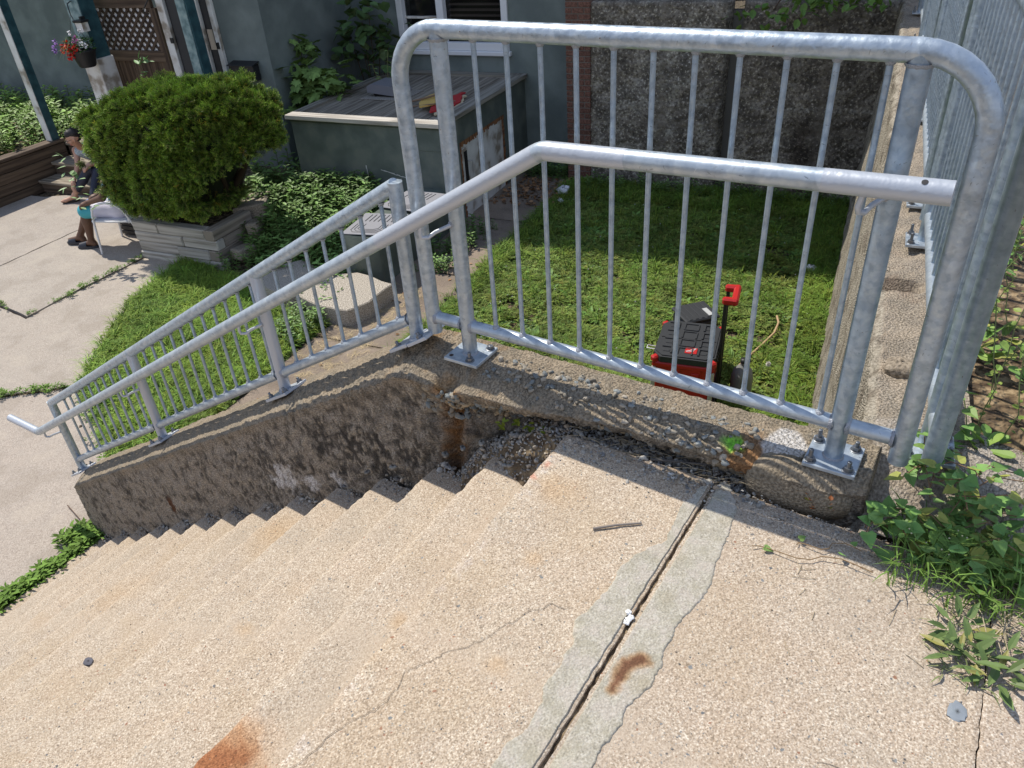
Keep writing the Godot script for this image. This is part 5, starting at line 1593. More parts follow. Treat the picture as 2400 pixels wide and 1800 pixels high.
# ---------------------------------------------------------------- people: one smooth skin over a skeleton
# bones: [from, to, radius, radius, colour]; surface nets over a smooth minimum
func skin_mesh(bones: Array, cell: float, k: float) -> ArrayMesh:
	var lo := Vector3(1e9, 1e9, 1e9); var hi := -lo
	for b in bones:
		for q in 2:
			var r: float = b[2 + q] + 4.0 * k + cell
			lo = lo.min(b[q] - Vector3(r, r, r)); hi = hi.max(b[q] + Vector3(r, r, r))
	var n := Vector3i(((hi - lo) / cell).ceil()) + Vector3i(2, 2, 2)
	var tot := n.x * n.y * n.z
	var acc := PackedFloat32Array(); acc.resize(tot)
	var bd := PackedFloat32Array(); bd.resize(tot); bd.fill(1e9)
	var bi := PackedInt32Array(); bi.resize(tot)
	for w in bones.size():
		var b: Array = bones[w]
		var A: Vector3 = b[0]; var D: Vector3 = b[1] - b[0]
		var dd := maxf(D.length_squared(), 1e-9)
		var r: float = maxf(b[2], b[3]) + 4.0 * k
		var l := A.min(b[1]) - Vector3(r, r, r); var h := A.max(b[1]) + Vector3(r, r, r)
		var i0 := Vector3i(((l - lo) / cell).floor()).max(Vector3i.ZERO); var i1 := Vector3i(((h - lo) / cell).ceil()).min(n - Vector3i.ONE)
		for x in range(i0.x, i1.x + 1):
			for y in range(i0.y, i1.y + 1):
				for z in range(i0.z, i1.z + 1):
					var p := lo + Vector3(x, y, z) * cell
					var t := clampf((p - A).dot(D) / dd, 0.0, 1.0)
					var d := p.distance_to(A + D * t) - lerpf(b[2], b[3], t)
					var id := (x * n.y + y) * n.z + z
					acc[id] += exp(-d / k)
					if d < bd[id]:
						bd[id] = d; bi[id] = w
	var f := PackedFloat32Array(); f.resize(tot)
	for i in tot: f[i] = -k * log(acc[i]) if acc[i] > 1e-20 else 1.0
	var vid := PackedInt32Array(); vid.resize(tot); vid.fill(-1)
	var V := PackedVector3Array(); var N := PackedVector3Array(); var C := PackedColorArray(); var I := PackedInt32Array()
	var sx := n.y * n.z; var sy := n.z
	var off := [0, sx, sy, sx + sy, 1, sx + 1, sy + 1, sx + sy + 1]
	var cpos := [Vector3(0, 0, 0), Vector3(1, 0, 0), Vector3(0, 1, 0), Vector3(1, 1, 0), Vector3(0, 0, 1), Vector3(1, 0, 1), Vector3(0, 1, 1), Vector3(1, 1, 1)]
	var edges := [[0, 1], [2, 3], [4, 5], [6, 7], [0, 2], [1, 3], [4, 6], [5, 7], [0, 4], [1, 5], [2, 6], [3, 7]]
	for x in n.x - 1:
		for y in n.y - 1:
			for z in n.z - 1:
				var id := x * sx + y * sy + z
				var m := 0
				for q in 8:
					if f[id + off[q]] < 0.0: m |= 1 << q
				if m == 0 or m == 255: continue
				var s := Vector3.ZERO; var c := 0
				for e in edges:
					var fa := f[id + off[e[0]]]; var fb := f[id + off[e[1]]]
					if (fa < 0.0) != (fb < 0.0):
						s += (cpos[e[0]] as Vector3).lerp(cpos[e[1]], fa / (fa - fb)); c += 1
				vid[id] = V.size()
				V.append(lo + (Vector3(x, y, z) + s / c) * cell)
				N.append(Vector3(f[id + sx] - f[id], f[id + sy] - f[id], f[id + 1] - f[id]).normalized())
				C.append(bones[bi[id]][4])
	for x in range(1, n.x - 1):
		for y in range(1, n.y - 1):
			for z in range(1, n.z - 1):
				var id := x * sx + y * sy + z
				var a := f[id] < 0.0
				for ax in 3:
					var st: int = [sx, sy, 1][ax]
					if (f[id + st] < 0.0) == a: continue
					var u: int = [sy, 1, sx][ax]; var w: int = [1, sx, sy][ax]
					var q := [vid[id], vid[id - u], vid[id - u - w], vid[id - w]]
					if q.has(-1): continue
					if a: I.append_array([q[0], q[2], q[1], q[0], q[3], q[2]])
					else: I.append_array([q[0], q[1], q[2], q[0], q[2], q[3]])
	var arr := []
	arr.resize(Mesh.ARRAY_MAX)
	arr[Mesh.ARRAY_VERTEX] = V; arr[Mesh.ARRAY_NORMAL] = N; arr[Mesh.ARRAY_COLOR] = C; arr[Mesh.ARRAY_INDEX] = I
	var am := ArrayMesh.new()
	am.add_surface_from_arrays(Mesh.PRIMITIVE_TRIANGLES, arr)
	return am

func shift(bones: Array, o: Vector3) -> Array:
	for b in bones:
		b[0] -= o; b[1] -= o
	return bones

# five fingers fanned from a palm that points along d with normal n
func hand(out: Array, wrist: Vector3, d: Vector3, n: Vector3, q: Color, curl := 0.5) -> void:
	d = d.normalized()
	var s := d.cross(n).normalized()
	n = s.cross(d).normalized()
	var palm := wrist + d * 0.075
	out.append([wrist, palm, 0.024, 0.026, q])
	out.append([wrist + s * 0.012, palm + s * 0.022, 0.018, 0.014, q]); out.append([wrist - s * 0.012, palm - s * 0.022, 0.018, 0.014, q])
	for k in 4:
		var b := palm + s * (-0.027 + 0.018 * k)
		var l: float = [0.060, 0.074, 0.078, 0.068][k]
		var m := b + (d * 0.9 - n * curl * 0.5).normalized() * l * 0.5
		out.append([b, m, 0.0088, 0.0082, q])
		out.append([m, m + (d * 0.7 - n * curl).normalized() * l * 0.5, 0.0082, 0.007, q])
	var tb := wrist + d * 0.03 + s * 0.025
	out.append([tb, tb + (d * 0.6 + s * 0.7).normalized() * 0.045, 0.012, 0.010, q])
	out.append([tb + (d * 0.6 + s * 0.7).normalized() * 0.045, tb + (d * 0.9 + s * 0.4 - n * 0.3).normalized() * 0.075, 0.010, 0.008, q])


func people_and_chair() -> void:
	# --- woman leaning forward on the timber steps
	var o := Vector3(-9.7, G, -6.0)
	var t := thing("person", "person in navy cropped trousers and patterned sleeveless top leaning forward on the timber steps, smiling", "person", o, true)
	var sk := Color(0.44, 0.24, 0.155)
	var sk2 := Color(0.50, 0.29, 0.20)
	var hipc := Vector3(-9.70, -1.97, -6.42)
	var nk := Vector3(-9.72, -1.675, -6.0)
	var hd := Vector3(-9.645, -1.515, -5.90)
	var sL := Vector3(-9.80, -1.74, -5.99); var sR := Vector3(-9.55, -1.74, -6.09)
	var eL := Vector3(-9.735, -1.94, -5.87); var wL := Vector3(-9.745, -2.15, -5.70)
	var eR := Vector3(-9.42, -1.93, -6.02); var wR := Vector3(-9.46, -1.895, -5.88)
	var k1 := Vector3(-9.53, -1.985, -5.87); var a1 := Vector3(-9.79, -2.33, -5.68)
	var k2 := Vector3(-9.40, -2.02, -5.90); var a2 := Vector3(-9.34, -2.36, -5.60)
	var body := [[hipc + Vector3(-0.07, 0, 0), hipc + Vector3(0.09, 0, 0), 0.12, 0.12, sk], [hipc, nk + Vector3(0.01, -0.1, -0.1), 0.115, 0.115, sk], [sL, sR, 0.06, 0.06, sk], [nk + Vector3(0, -0.06, -0.05), hd + Vector3(0, -0.05, 0), 0.055, 0.048, sk],
		[sL, eL, 0.048, 0.038, sk2], [eL, wL, 0.038, 0.026, sk2], [sR, eR, 0.048, 0.038, sk2], [eR, wR, 0.038, 0.026, sk2],
		[hipc + Vector3(-0.05, 0, 0.02), k1, 0.085, 0.058, sk], [k1, k1.lerp(a1, 0.35), 0.056, 0.055, sk], [k1.lerp(a1, 0.35), a1, 0.055, 0.034, sk2], [hipc + Vector3(0.09, 0, 0.02), k2, 0.085, 0.058, sk], [k2, a2, 0.056, 0.036, sk2],
		[a1, Vector3(-9.83, -2.40, -5.73), 0.032, 0.034, sk2], [a1 + Vector3(-0.01, -0.03, 0), Vector3(-9.93, -2.405, -5.60), 0.034, 0.026, sk2], [Vector3(-9.93, -2.405, -5.60), Vector3(-9.975, -2.412, -5.565), 0.026, 0.018, sk2],
		[a2, Vector3(-9.33, -2.40, -5.62), 0.032, 0.034, sk2], [a2 + Vector3(0, -0.03, 0), Vector3(-9.36, -2.405, -5.44), 0.034, 0.022, sk2]]
	hand(body, wL, Vector3(-0.05, -0.8, 0.25), Vector3(-0.6, 0, 0.8), sk2, 0.6)
	hand(body, wR, Vector3(-0.25, -0.25, 0.6), Vector3(0, 0.9, 0.3), sk2, 0.6)
	part("body", skin_mesh(shift(body, o), 0.0125, 0.010), M.skin, t)
	# head: turned to the camera's left, tilted
	var fw := Vector3(-0.62, -0.30, 0.72).normalized()
	var lf := Vector3.UP.cross(fw).normalized()
	lf = (lf + Vector3(0, -0.18, 0)).normalized()
	var uu := fw.cross(lf).normalized()
	var H := func(x: float, y: float, z: float) -> Vector3: return hd + lf * x + uu * y + fw * z
	var hb := [[H.call(0, 0.03, -0.025), H.call(0, 0.035, 0.01), 0.085, 0.078, sk2], [H.call(0, -0.02, 0.03), H.call(0, -0.075, 0.045), 0.062, 0.036, sk2], [H.call(-0.035, -0.02, 0.055), H.call(0.035, -0.02, 0.055), 0.032, 0.032, sk2], [H.call(0, 0.01, 0.085), H.call(0, -0.022, 0.102), 0.009, 0.014, sk2],
		[H.call(0.078, 0.01, -0.01), H.call(0.080, -0.025, -0.005), 0.016, 0.011, sk2], [H.call(-0.078, 0.01, -0.01), H.call(-0.080, -0.025, -0.005), 0.016, 0.011, sk2], [H.call(-0.024, -0.062, 0.078), H.call(0.024, -0.062, 0.078), 0.012, 0.012, Color(0.45, 0.16, 0.13)]]
	part("head", skin_mesh(shift(hb, o), 0.005, 0.008), M.skin, t)
	var m := MB.new()
	m.col = Color(0.75, 0.72, 0.68)
	m.box(H.call(0, -0.058, 0.089), Vector3(0.034, 0.009, 0.006), Basis(lf, uu, fw), 0.002)
	part("teeth", m, M.vcs, t)
	for s in [-1, 1]:
		m = MB.new()
		m.col = Color(0.7, 0.7, 0.7)
		rock(m, H.call(0.031 * s, 0.010, 0.078), Vector3(0.012, 0.008, 0.008), 1, Color(0.5, 0.48, 0.46), 0.0, 2, Basis(lf, uu, fw))
		rock(m, H.call(0.031 * s, 0.010, 0.085), Vector3(0.005, 0.005, 0.003), 1, Color(0.02, 0.015, 0.01), 0.0, 2, Basis(lf, uu, fw))
		part("eye", m, M.vcs, t)
	m = MB.new()
	for s in [-1, 1]:
		var ring := []
		for q in 13:
			var a := TAU * q / 12
			ring.append(H.call(0.033 * s + cos(a) * 0.026, 0.006 + sin(a) * 0.018, 0.102 - 0.012 * absf(cos(a))))
		m.tube(ring, 0.0028, 6, false)
		m.tube([H.call(0.058 * s, 0.012, 0.092), H.call(0.08 * s, 0.014, 0.0)], 0.0025, 6)
	m.tube([H.call(-0.008, 0.012, 0.104), H.call(0.008, 0.012, 0.104)], 0.0025, 6)
	part("glasses", m, M.black, t)
	var hair := [[H.call(0, 0.055, -0.035), H.call(0, 0.062, 0.012), 0.086, 0.072, Color(0.014, 0.010, 0.008)], [H.call(0, 0.03, -0.05), H.call(0, -0.02, -0.055), 0.075, 0.055, Color(0.014, 0.010, 0.008)], [H.call(0, 0.02, -0.11), H.call(0, -0.01, -0.13), 0.04, 0.04, Color(0.014, 0.010, 0.008)]]
	part("hair", skin_mesh(shift(hair, o), 0.006, 0.006), M.skin, t)
	var tp := Color(0.36, 0.40, 0.42)
	var top := [[hipc + Vector3(-0.06, 0.02, 0), hipc + Vector3(0.08, 0.02, 0), 0.128, 0.128, tp], [hipc, nk + Vector3(0.01, -0.1, -0.11), 0.125, 0.128, tp], [sL + Vector3(0.05, 0, 0), sR + Vector3(-0.04, 0, 0), 0.058, 0.058, tp], [nk + Vector3(0.01, -0.1, -0.11), sL + Vector3(0.04, -0.04, 0), 0.10, 0.06, tp]]
	var tm := skin_mesh(shift(top, o), 0.0125, 0.012)
	part("top", tm, mat(tex(ramp(img(noise(FastNoiseLite.TYPE_CELLULAR, 0.12, 1, 77), 256, 256), [0.0, 0.35, 0.5, 1.0], [s8(60, 70, 82), s8(196, 204, 206), s8(120, 140, 150), s8(228, 232, 230)])), 0.85, {tri = 3.0}), t)
	var nv := Color(0.016, 0.022, 0.040)
	var cap := [[hipc + Vector3(-0.07, -0.02, 0), hipc + Vector3(0.10, -0.02, 0), 0.132, 0.132, nv], [hipc + Vector3(-0.05, 0, 0.02), k1, 0.098, 0.070, nv], [k1, k1.lerp(a1, 0.4), 0.069, 0.068, nv], [k1.lerp(a1, 0.4), k1.lerp(a1, 0.76), 0.068, 0.054, nv], [hipc + Vector3(0.09, 0, 0.02), k2, 0.098, 0.070, nv], [k2, k2.lerp(a2, 0.82), 0.069, 0.052, nv]]
	part("trousers", skin_mesh(shift(cap, o), 0.0125, 0.008), M.skin, t)
	for f in [[Vector3(-9.895, -2.443, -5.66), Vector3(-0.7, 0, 0.72)], [Vector3(-9.345, -2.443, -5.53), Vector3(-0.15, 0, 1)]]:
		m = MB.new()
		var d: Vector3 = f[1].normalized()
		var pg := PackedVector2Array()
		for q in 20:
			var a := TAU * q / 20
			pg.append(Vector2(cos(a) * 0.125, sin(a) * (0.042 + 0.008 * cos(a))))
		m.prism(pg, 0.016, Transform3D(Basis(d, d.cross(Vector3.UP) * -1.0, Vector3.UP), f[0]))
		var tip: Vector3 = f[0] + d * 0.075 + Vector3(0, 0.035, 0)
		var sd := d.cross(Vector3.UP) * 0.04
		m.tube([f[0] - d * 0.01 + sd + Vector3(0, 0.02, 0), tip.lerp(f[0], 0.3) + sd * 0.6 + Vector3(0, 0.03, 0), tip, tip.lerp(f[0], 0.3) - sd * 0.6 + Vector3(0, 0.03, 0), f[0] - d * 0.01 - sd + Vector3(0, 0.02, 0)], 0.005, 6)
		part("flip_flop", m, M.black, t)

	# --- white metal garden chair, facing left
	var F := Vector3(-0.93, 0, 0.367).normalized()
	var Sd := Vector3(-0.367, 0, -0.93).normalized()
	var c0 := Vector3(-7.58, G, -4.66)
	var P := func(x: float, y: float, z: float) -> Vector3: return c0 + F * x + Sd * z + Vector3(0, y, 0)
	var ch := thing("garden_chair", "white tube metal garden chair with curved arms beside the timber planter", "chair", c0, true)
	for z in [-0.29, 0.29]:
		m = MB.new()
		var pa := [P.call(0.27, 0.0, z), P.call(0.235, 0.35, z), P.call(0.215, 0.52, z), P.call(0.185, 0.61, z), P.call(0.11, 0.665, z), P.call(0.0, 0.68, z), P.call(-0.12, 0.655, z), P.call(-0.20, 0.58, z), P.call(-0.27, 0.42, z), P.call(-0.38, 0.0, z)]
		m.tube(pa, 0.0145, 10)
		part("arm_frame", m, M.white, ch)
		m = MB.new()
		m.tube([P.call(-0.22, 0.40, z * 0.93), P.call(-0.26, 0.6, z * 0.93), P.call(-0.36, 0.98, z * 0.9)], 0.0125, 8)
		part("back_post", m, M.white, ch)
	m = MB.new()
	m.tube([P.call(0.25, 0.44, -0.275), P.call(0.0, 0.425, -0.275), P.call(-0.25, 0.415, -0.275), P.call(-0.25, 0.415, 0.275), P.call(0.0, 0.425, 0.275), P.call(0.25, 0.44, 0.275), P.call(0.25, 0.44, -0.275)], 0.0135, 8, false)
	part("seat_frame", m, M.white, ch)
	m = MB.new()
	m.col = Color(0.72, 0.73, 0.75)
	m.box(P.call(0.0, 0.43, 0), Vector3(0.48, 0.006, 0.53), Basis(F, Vector3.UP, Sd * -1.0), 0.002)
	part("seat", m, M.vc, ch)
	m = MB.new()
	m.col = Color(0.72, 0.73, 0.75)
	m.quad(P.call(-0.245, 0.5, -0.26), P.call(-0.245, 0.5, 0.26), P.call(-0.35, 0.97, 0.25), P.call(-0.35, 0.97, -0.25))
	part("back_sling", m, M.vc, ch)
	# --- the sitter: torso hidden behind the yew
	t = thing("person", "person in pale shorts with teal hem and dark slides sitting in the white garden chair", "person", c0, true)
	var d1 := Color(0.115, 0.055, 0.032)
	var hp := 0.53
	var kn := P.call(0.40, 0.53, -0.11); var kf := P.call(0.43, 0.53, 0.09)
	var an := P.call(0.50, 0.10, -0.06); var af := P.call(0.72, 0.12, 0.08)
	var shn := P.call(-0.16, 0.98, -0.19); var shf := P.call(-0.16, 0.98, 0.19)
	var eln := P.call(0.02, 0.74, -0.26); var wrn := P.call(0.27, 0.66, -0.19)
	var elf := P.call(0.05, 0.72, 0.24); var wrf := P.call(0.28, 0.66, 0.10)
	var hh := P.call(-0.10, 1.24, 0)
	body = [[P.call(-0.05, hp, -0.08), P.call(-0.05, hp, 0.08), 0.13, 0.13, d1], [P.call(-0.06, hp + 0.05, 0), P.call(-0.15, 0.92, 0), 0.135, 0.13, d1], [shn, shf, 0.07, 0.07, d1], [P.call(-0.16, 1.0, 0), hh, 0.06, 0.06, d1], [hh + Vector3(0, 0.03, 0), hh + Vector3(0, 0.05, 0) + F * 0.02, 0.095, 0.09, d1], [hh, hh + F * 0.05 - Vector3(0, 0.05, 0), 0.07, 0.05, d1], [hh + F * 0.09, hh + F * 0.11 - Vector3(0, 0.03, 0), 0.012, 0.016, d1],
		[shn, eln, 0.055, 0.045, d1], [eln, wrn, 0.044, 0.030, d1], [shf, elf, 0.055, 0.045, d1], [elf, wrf, 0.044, 0.030, d1],
		[P.call(-0.02, hp, -0.09), kn, 0.095, 0.068, d1], [kn, kn.lerp(an, 0.35), 0.064, 0.064, d1], [kn.lerp(an, 0.35), an, 0.064, 0.038, d1], [P.call(-0.02, hp, 0.09), kf, 0.095, 0.068, d1], [kf, kf.lerp(af, 0.35), 0.064, 0.064, d1], [kf.lerp(af, 0.35), af, 0.064, 0.038, d1],
		[an, P.call(0.47, 0.05, -0.06), 0.036, 0.038, d1], [an + Vector3(0, -0.03, 0), P.call(0.66, 0.05, -0.07), 0.036, 0.026, d1], [af, P.call(0.69, 0.06, 0.08), 0.036, 0.038, d1], [af + Vector3(0, -0.03, 0), P.call(0.89, 0.065, 0.09), 0.036, 0.026, d1]]
	hand(body, wrn, F * 0.8 + Vector3(0, -0.25, 0), Vector3(0, 1, 0), d1 * 1.15, 0.6)
	hand(body, wrf, F * 0.8 - Sd * 0.3 + Vector3(0, -0.2, 0), Vector3(0, 1, 0), d1 * 1.15, 0.6)
	part("body", skin_mesh(shift(body, c0), 0.0125, 0.010), M.skin, t)
	var hr := [[hh + Vector3(0, 0.06, 0) - F * 0.02, hh + Vector3(0, 0.08, 0) + F * 0.02, 0.098, 0.09, Color(0.012, 0.010, 0.009)]]
	part("hair", skin_mesh(shift(hr, c0), 0.008, 0.006), M.skin, t)
	var sw := Color(0.62, 0.61, 0.72)
	var sh := [[P.call(-0.05, hp, -0.08), P.call(-0.05, hp, 0.08), 0.142, 0.142, sw], [P.call(-0.02, hp, -0.09), P.call(0.30, 0.53, -0.105), 0.112, 0.096, sw], [P.call(-0.02, hp, 0.09), P.call(0.32, 0.53, 0.09), 0.112, 0.096, sw]]
	part("shorts", skin_mesh(shift(sh, c0), 0.0125, 0.01), M.skin, t)
	var tl := Color(0.04, 0.36, 0.42)
	var hem := [[P.call(0.30, 0.53, -0.105), P.call(0.39, 0.525, -0.11), 0.100, 0.098, tl], [P.call(0.31, 0.53, 0.09), P.call(0.40, 0.525, 0.09), 0.100, 0.098, Color(0.10, 0.16, 0.38)]]
	part("shorts_hem", skin_mesh(shift(hem, c0), 0.0125, 0.006), M.skin, t)
	var bl := Color(0.03, 0.11, 0.24)
	var sr := [[P.call(-0.06, hp + 0.1, 0), P.call(-0.15, 0.92, 0), 0.148, 0.142, bl], [shn, shf, 0.078, 0.078, bl], [shn, shn.lerp(eln, 0.45), 0.066, 0.066, bl], [shf, shf.lerp(elf, 0.45), 0.066, 0.066, bl]]
	part("shirt", skin_mesh(shift(sr, c0), 0.0125, 0.01), M.skin, t)
	for f in [[P.call(0.565, 0.004, -0.065), 0.0], [P.call(0.79, 0.012, 0.085), 0.0]]:
		m = MB.new()
		m.col = Color(0.022, 0.026, 0.036)
		var pg := PackedVector2Array()
		for q in 22:
			var a := TAU * q / 22
			pg.append(Vector2(cos(a) * 0.148, sin(a) * (0.050 + 0.008 * cos(a))))
		m.prism(pg, 0.030, Transform3D(Basis(F, Sd * -1.0, Vector3.UP), f[0]))
		# strap over the instep
		m.grid(9, 8, func(i, j):
			var a = PI * (j / 7.0)
			var u = i / 8.0
			return (f[0] as Vector3) + F * (0.0 + u * 0.105) + Sd * (cos(a) * 0.050) + Vector3(0, 0.02 + sin(a) * lerpf(0.072, 0.05, u), 0), null, null)
		part("slide", m, M.vcs, t)
	m = MB.new()
	m.tube([wrn - F * 0.012 + Vector3(0, 0.033, 0), wrn - F * 0.012 + Sd * 0.033, wrn - F * 0.012 - Vector3(0, 0.033, 0), wrn - F * 0.012 - Sd * 0.033, wrn - F * 0.012 + Vector3(0, 0.033, 0)], 0.005, 6)
	part("bracelet", m, M.steel, t)
	# dark crate under the chair
	var cr := thing("crate", "dark slatted crate standing under the white garden chair", "crate", Vector3(-7.75, G, -5.02), true)
	for q in 4:
		pbox("slat", M.black, cr, -7.98, -7.55, G + 0.01 + q * 0.068, G + 0.068 + q * 0.068, -4.90, -4.885, 0.003)
	pbox("box", M.black, cr, -7.98, -7.55, G, G + 0.28, -5.2, -4.905, 0.006)


func toolbox() -> void:
	var yaw := Basis(Vector3.UP, 0.226)
	var c := Vector3(-0.385, G, -3.42)
	var t := thing("rolling_toolbox", "red and black rolling toolbox with red pull handle standing on the lawn", "toolbox", c)
	var W := 0.485; var D := 0.60; var Ht := 0.60
	var X := func(x: float, y: float, z: float) -> Vector3: return c + yaw * Vector3(x, y, z)
	var m := MB.new()
	m.box(X.call(0, 0.27, 0), Vector3(W - 0.03, 0.46, D - 0.03), yaw, 0.02)
	part("body", m, M.red, t)
	m = MB.new()
	m.box(X.call(0, 0.505, 0), Vector3(W + 0.005, 0.05, D + 0.005), yaw, 0.012)
	part("rim", m, M.red, t)
	# black lid with cut corners
	var hw := W / 2; var hd := D / 2
	var pg := PackedVector2Array([Vector2(-hw + 0.06, -hd), Vector2(hw - 0.06, -hd), Vector2(hw, -hd + 0.07), Vector2(hw, hd - 0.07), Vector2(hw - 0.06, hd), Vector2(-hw + 0.06, hd), Vector2(-hw, hd - 0.07), Vector2(-hw, -hd + 0.07)])
	var flat := Transform3D(yaw * Basis(Vector3(1, 0, 0), Vector3(0, 0, -1), Vector3(0, 1, 0)), X.call(0, 0.532, 0))
	m = MB.new()
	m.prism(pg, 0.05, flat)
	var pg2 := PackedVector2Array()
	for p in pg: pg2.append(p * 0.94)
	m.prism(pg2, 0.058, flat)
	var lid := part("lid", m, M.blackpl, t)
	# cleats: raised frames in a grid, the openings left sunk
	for iz in 4:
		for ix in 3:
			m = MB.new()
			var cx := (ix - 1) * 0.145; var cz := (iz - 1.5) * 0.132
			var w: float = 0.112 if ix == 1 else 0.086; var d := 0.100
			if ix == 1:
				m.box(X.call(cx, 0.594, cz - d / 2), Vector3(w, 0.010, 0.012), yaw, 0.002)
				m.box(X.call(cx - w / 2, 0.594, cz), Vector3(0.012, 0.010, d), yaw, 0.002)
				m.box(X.call(cx + w / 2, 0.594, cz), Vector3(0.012, 0.010, d), yaw, 0.002)
				if iz % 2 == 0: m.box(X.call(cx, 0.594, cz + d / 2), Vector3(w, 0.010, 0.012), yaw, 0.002)
			else:
				var sg: float = signf(ix - 1.0)
				m.box(X.call(cx, 0.595, cz - d / 2), Vector3(w, 0.013, 0.020), yaw, 0.003)
				m.box(X.call(cx - sg * w * 0.45, 0.595, cz), Vector3(0.016, 0.013, d), yaw, 0.003)
				m.box(X.call(cx, 0.592, cz + 0.01), Vector3(w * 0.6, 0.006, 0.03), yaw, 0.002)
			part("cleat", m, M.blackpl, lid)
	m = MB.new()
	m.box(X.call(0, 0.592, 0.0), Vector3(W - 0.05, 0.005, 0.006), yaw)
	part("seam", m, M.black, lid)
	# red badge with a white bolt and slanted script
	var bz := 0.178
	m = MB.new()
	m.box(X.call(0.045, 0.5925, bz), Vector3(0.094, 0.006, 0.088), yaw, 0.002)
	var badge := part("badge", m, M.red, lid)
	var top := Transform3D(yaw * Basis(Vector3(1, 0, 0), Vector3(0, 0, -1), Vector3(0, 1, 0)), X.call(0.045, 0.5957, bz))
	m = MB.new()
	m.prism(PackedVector2Array([Vector2(-0.034, -0.032), Vector2(0.006, 0.002), Vector2(0.000, 0.006), Vector2(0.034, 0.034), Vector2(0.004, 0.010), Vector2(0.010, 0.005)]), 0.0012, top)
	m.prism(PackedVector2Array([Vector2(-0.030, -0.036), Vector2(0.012, -0.006), Vector2(0.006, -0.001), Vector2(0.037, 0.028), Vector2(0.016, 0.001), Vector2(0.022, -0.006)]), 0.0009, top)
	part("bolt_mark", m, M.white, badge)
	var tm := TextMesh.new()
	var sf := SystemFont.new()
	sf.font_names = PackedStringArray(["Droid Serif"]); sf.font_italic = true; sf.font_weight = 700
	tm.font = sf; tm.text = "Milwaukee"; tm.font_size = 16; tm.pixel_size = 0.00105; tm.depth = 0.0014
	var tx := MeshInstance3D.new()
	tx.name = "script"; tx.mesh = tm; tx.material_override = M.white
	badge.add_child(tx, true)
	tx.transform = Transform3D(Basis(), -c) * top * Transform3D(Basis(Vector3.BACK, 0.70), Vector3(-0.001, 0.006, 0.0012))
	# red corner catches, side ribs, pale hinge strip, latch wire
	for sx in [-1, 1]:
		for sz in [-1, 1]:
			m = MB.new()
			m.box(X.call(sx * (hw - 0.022), 0.548, sz * (hd - 0.030)), Vector3(0.055, 0.055, 0.075), yaw * Basis(Vector3.UP, sx * sz * 0.7), 0.012)
			part("corner_catch", m, M.red, t)
	for k in 9:
		m = MB.new()
		m.box(X.call(hw + 0.002, 0.56, -0.20 + k * 0.05), Vector3(0.02, 0.05, 0.014), yaw * Basis(Vector3.BACK, 0.5), 0.003)
		part("grip_rib", m, M.blackpl, t)
	m = MB.new()
	m.col = Color(0.45, 0.42, 0.33)
	m.box(X.call(hw - 0.012, 0.25, hd - 0.006), Vector3(0.035, 0.46, 0.02), yaw, 0.004)
	m.box(X.call(-hw + 0.012, 0.25, hd - 0.006), Vector3(0.035, 0.46, 0.02), yaw, 0.004)
	part("corner_strip", m, M.vc, t)
	m = MB.new()
	m.tube([X.call(-hw, 0.50, 0.02), X.call(-hw - 0.085, 0.505, 0.02), X.call(-hw - 0.085, 0.505, 0.065), X.call(-hw, 0.50, 0.065)], 0.004, 6)
	part("wire_loop", m, M.white, t)
	for s in [[-0.06, 0.05], [0.10, 0.05]]:
		m = MB.new()
		m.box(X.call(s[0], 0.46, hd - 0.012), Vector3(0.085, 0.07, 0.016), yaw, 0.004)
		m.box(X.call(s[0], 0.44, hd - 0.002), Vector3(0.06, 0.03, 0.012), yaw, 0.003)
		part("latch", m, M.red, t)
	# telescopic handle at the right side
	for z in [-0.125, 0.083]:
		m = MB.new()
		m.box(X.call(hw + 0.022, 0.555, z), Vector3(0.026, 0.93, 0.034), yaw, 0.003)
		part("handle_bar", m, M.black, t)
	m = MB.new()
	m.box(X.call(hw + 0.090, 1.02, -0.022), Vector3(0.052, 0.058, 0.28), yaw, 0.014)
	m.box(X.call(hw + 0.048, 1.02, -0.130), Vector3(0.105, 0.056, 0.055), yaw, 0.013)
	m.box(X.call(hw + 0.048, 1.02, 0.088), Vector3(0.105, 0.056, 0.055), yaw, 0.013)
	part("handle_grip", m, M.red, t)
	for s in [-0.2, 0.2]:
		m = MB.new()
		m.tube([X.call(hw - 0.03, 0.085, s), X.call(hw + 0.02, 0.085, s)], 0.085, 18)
		part("wheel", m, M.black, t)
	# flat black case behind it
	var yb := Basis(Vector3.UP, 0.226 + 0.62)
	var cc := Vector3(-0.515, G, -3.925)
	t = thing("tool_case", "dark grey plastic tool case with a pale sticker standing behind the red toolbox", "case", cc)
	m = MB.new()
	m.box(cc + Vector3(0, 0.27, 0), Vector3(0.30, 0.54, 0.28), yb, 0.02)
	part("shell", m, M.blackpl, t)
	m = MB.new()
	m.box(cc + Vector3(0, 0.56, 0), Vector3(0.32, 0.03, 0.30), yb, 0.01)
	var cl := part("lid", m, M.blackpl, t)
	for k in 5:
		m = MB.new()
		m.box(cc + yb * Vector3(-0.11 + k * 0.055, 0.577, 0), Vector3(0.03, 0.008, 0.27), yb, 0.003)
		part("rib", m, M.blackpl, cl)
	m = MB.new()
	m.col = Color(0.42, 0.43, 0.42)
	m.box(cc + yb * Vector3(0.083, 0.583, 0.06), Vector3(0.045, 0.003, 0.13), yb)
	part("sticker", m, M.vc, cl)
	# grey jug beside the handle
	t = thing("jug", "smoky grey plastic jug on the grass beside the toolbox handle", "jug", Vector3(0.03, G, -3.62))
	m = MB.new()
	m.col = Color(0.22, 0.23, 0.22)
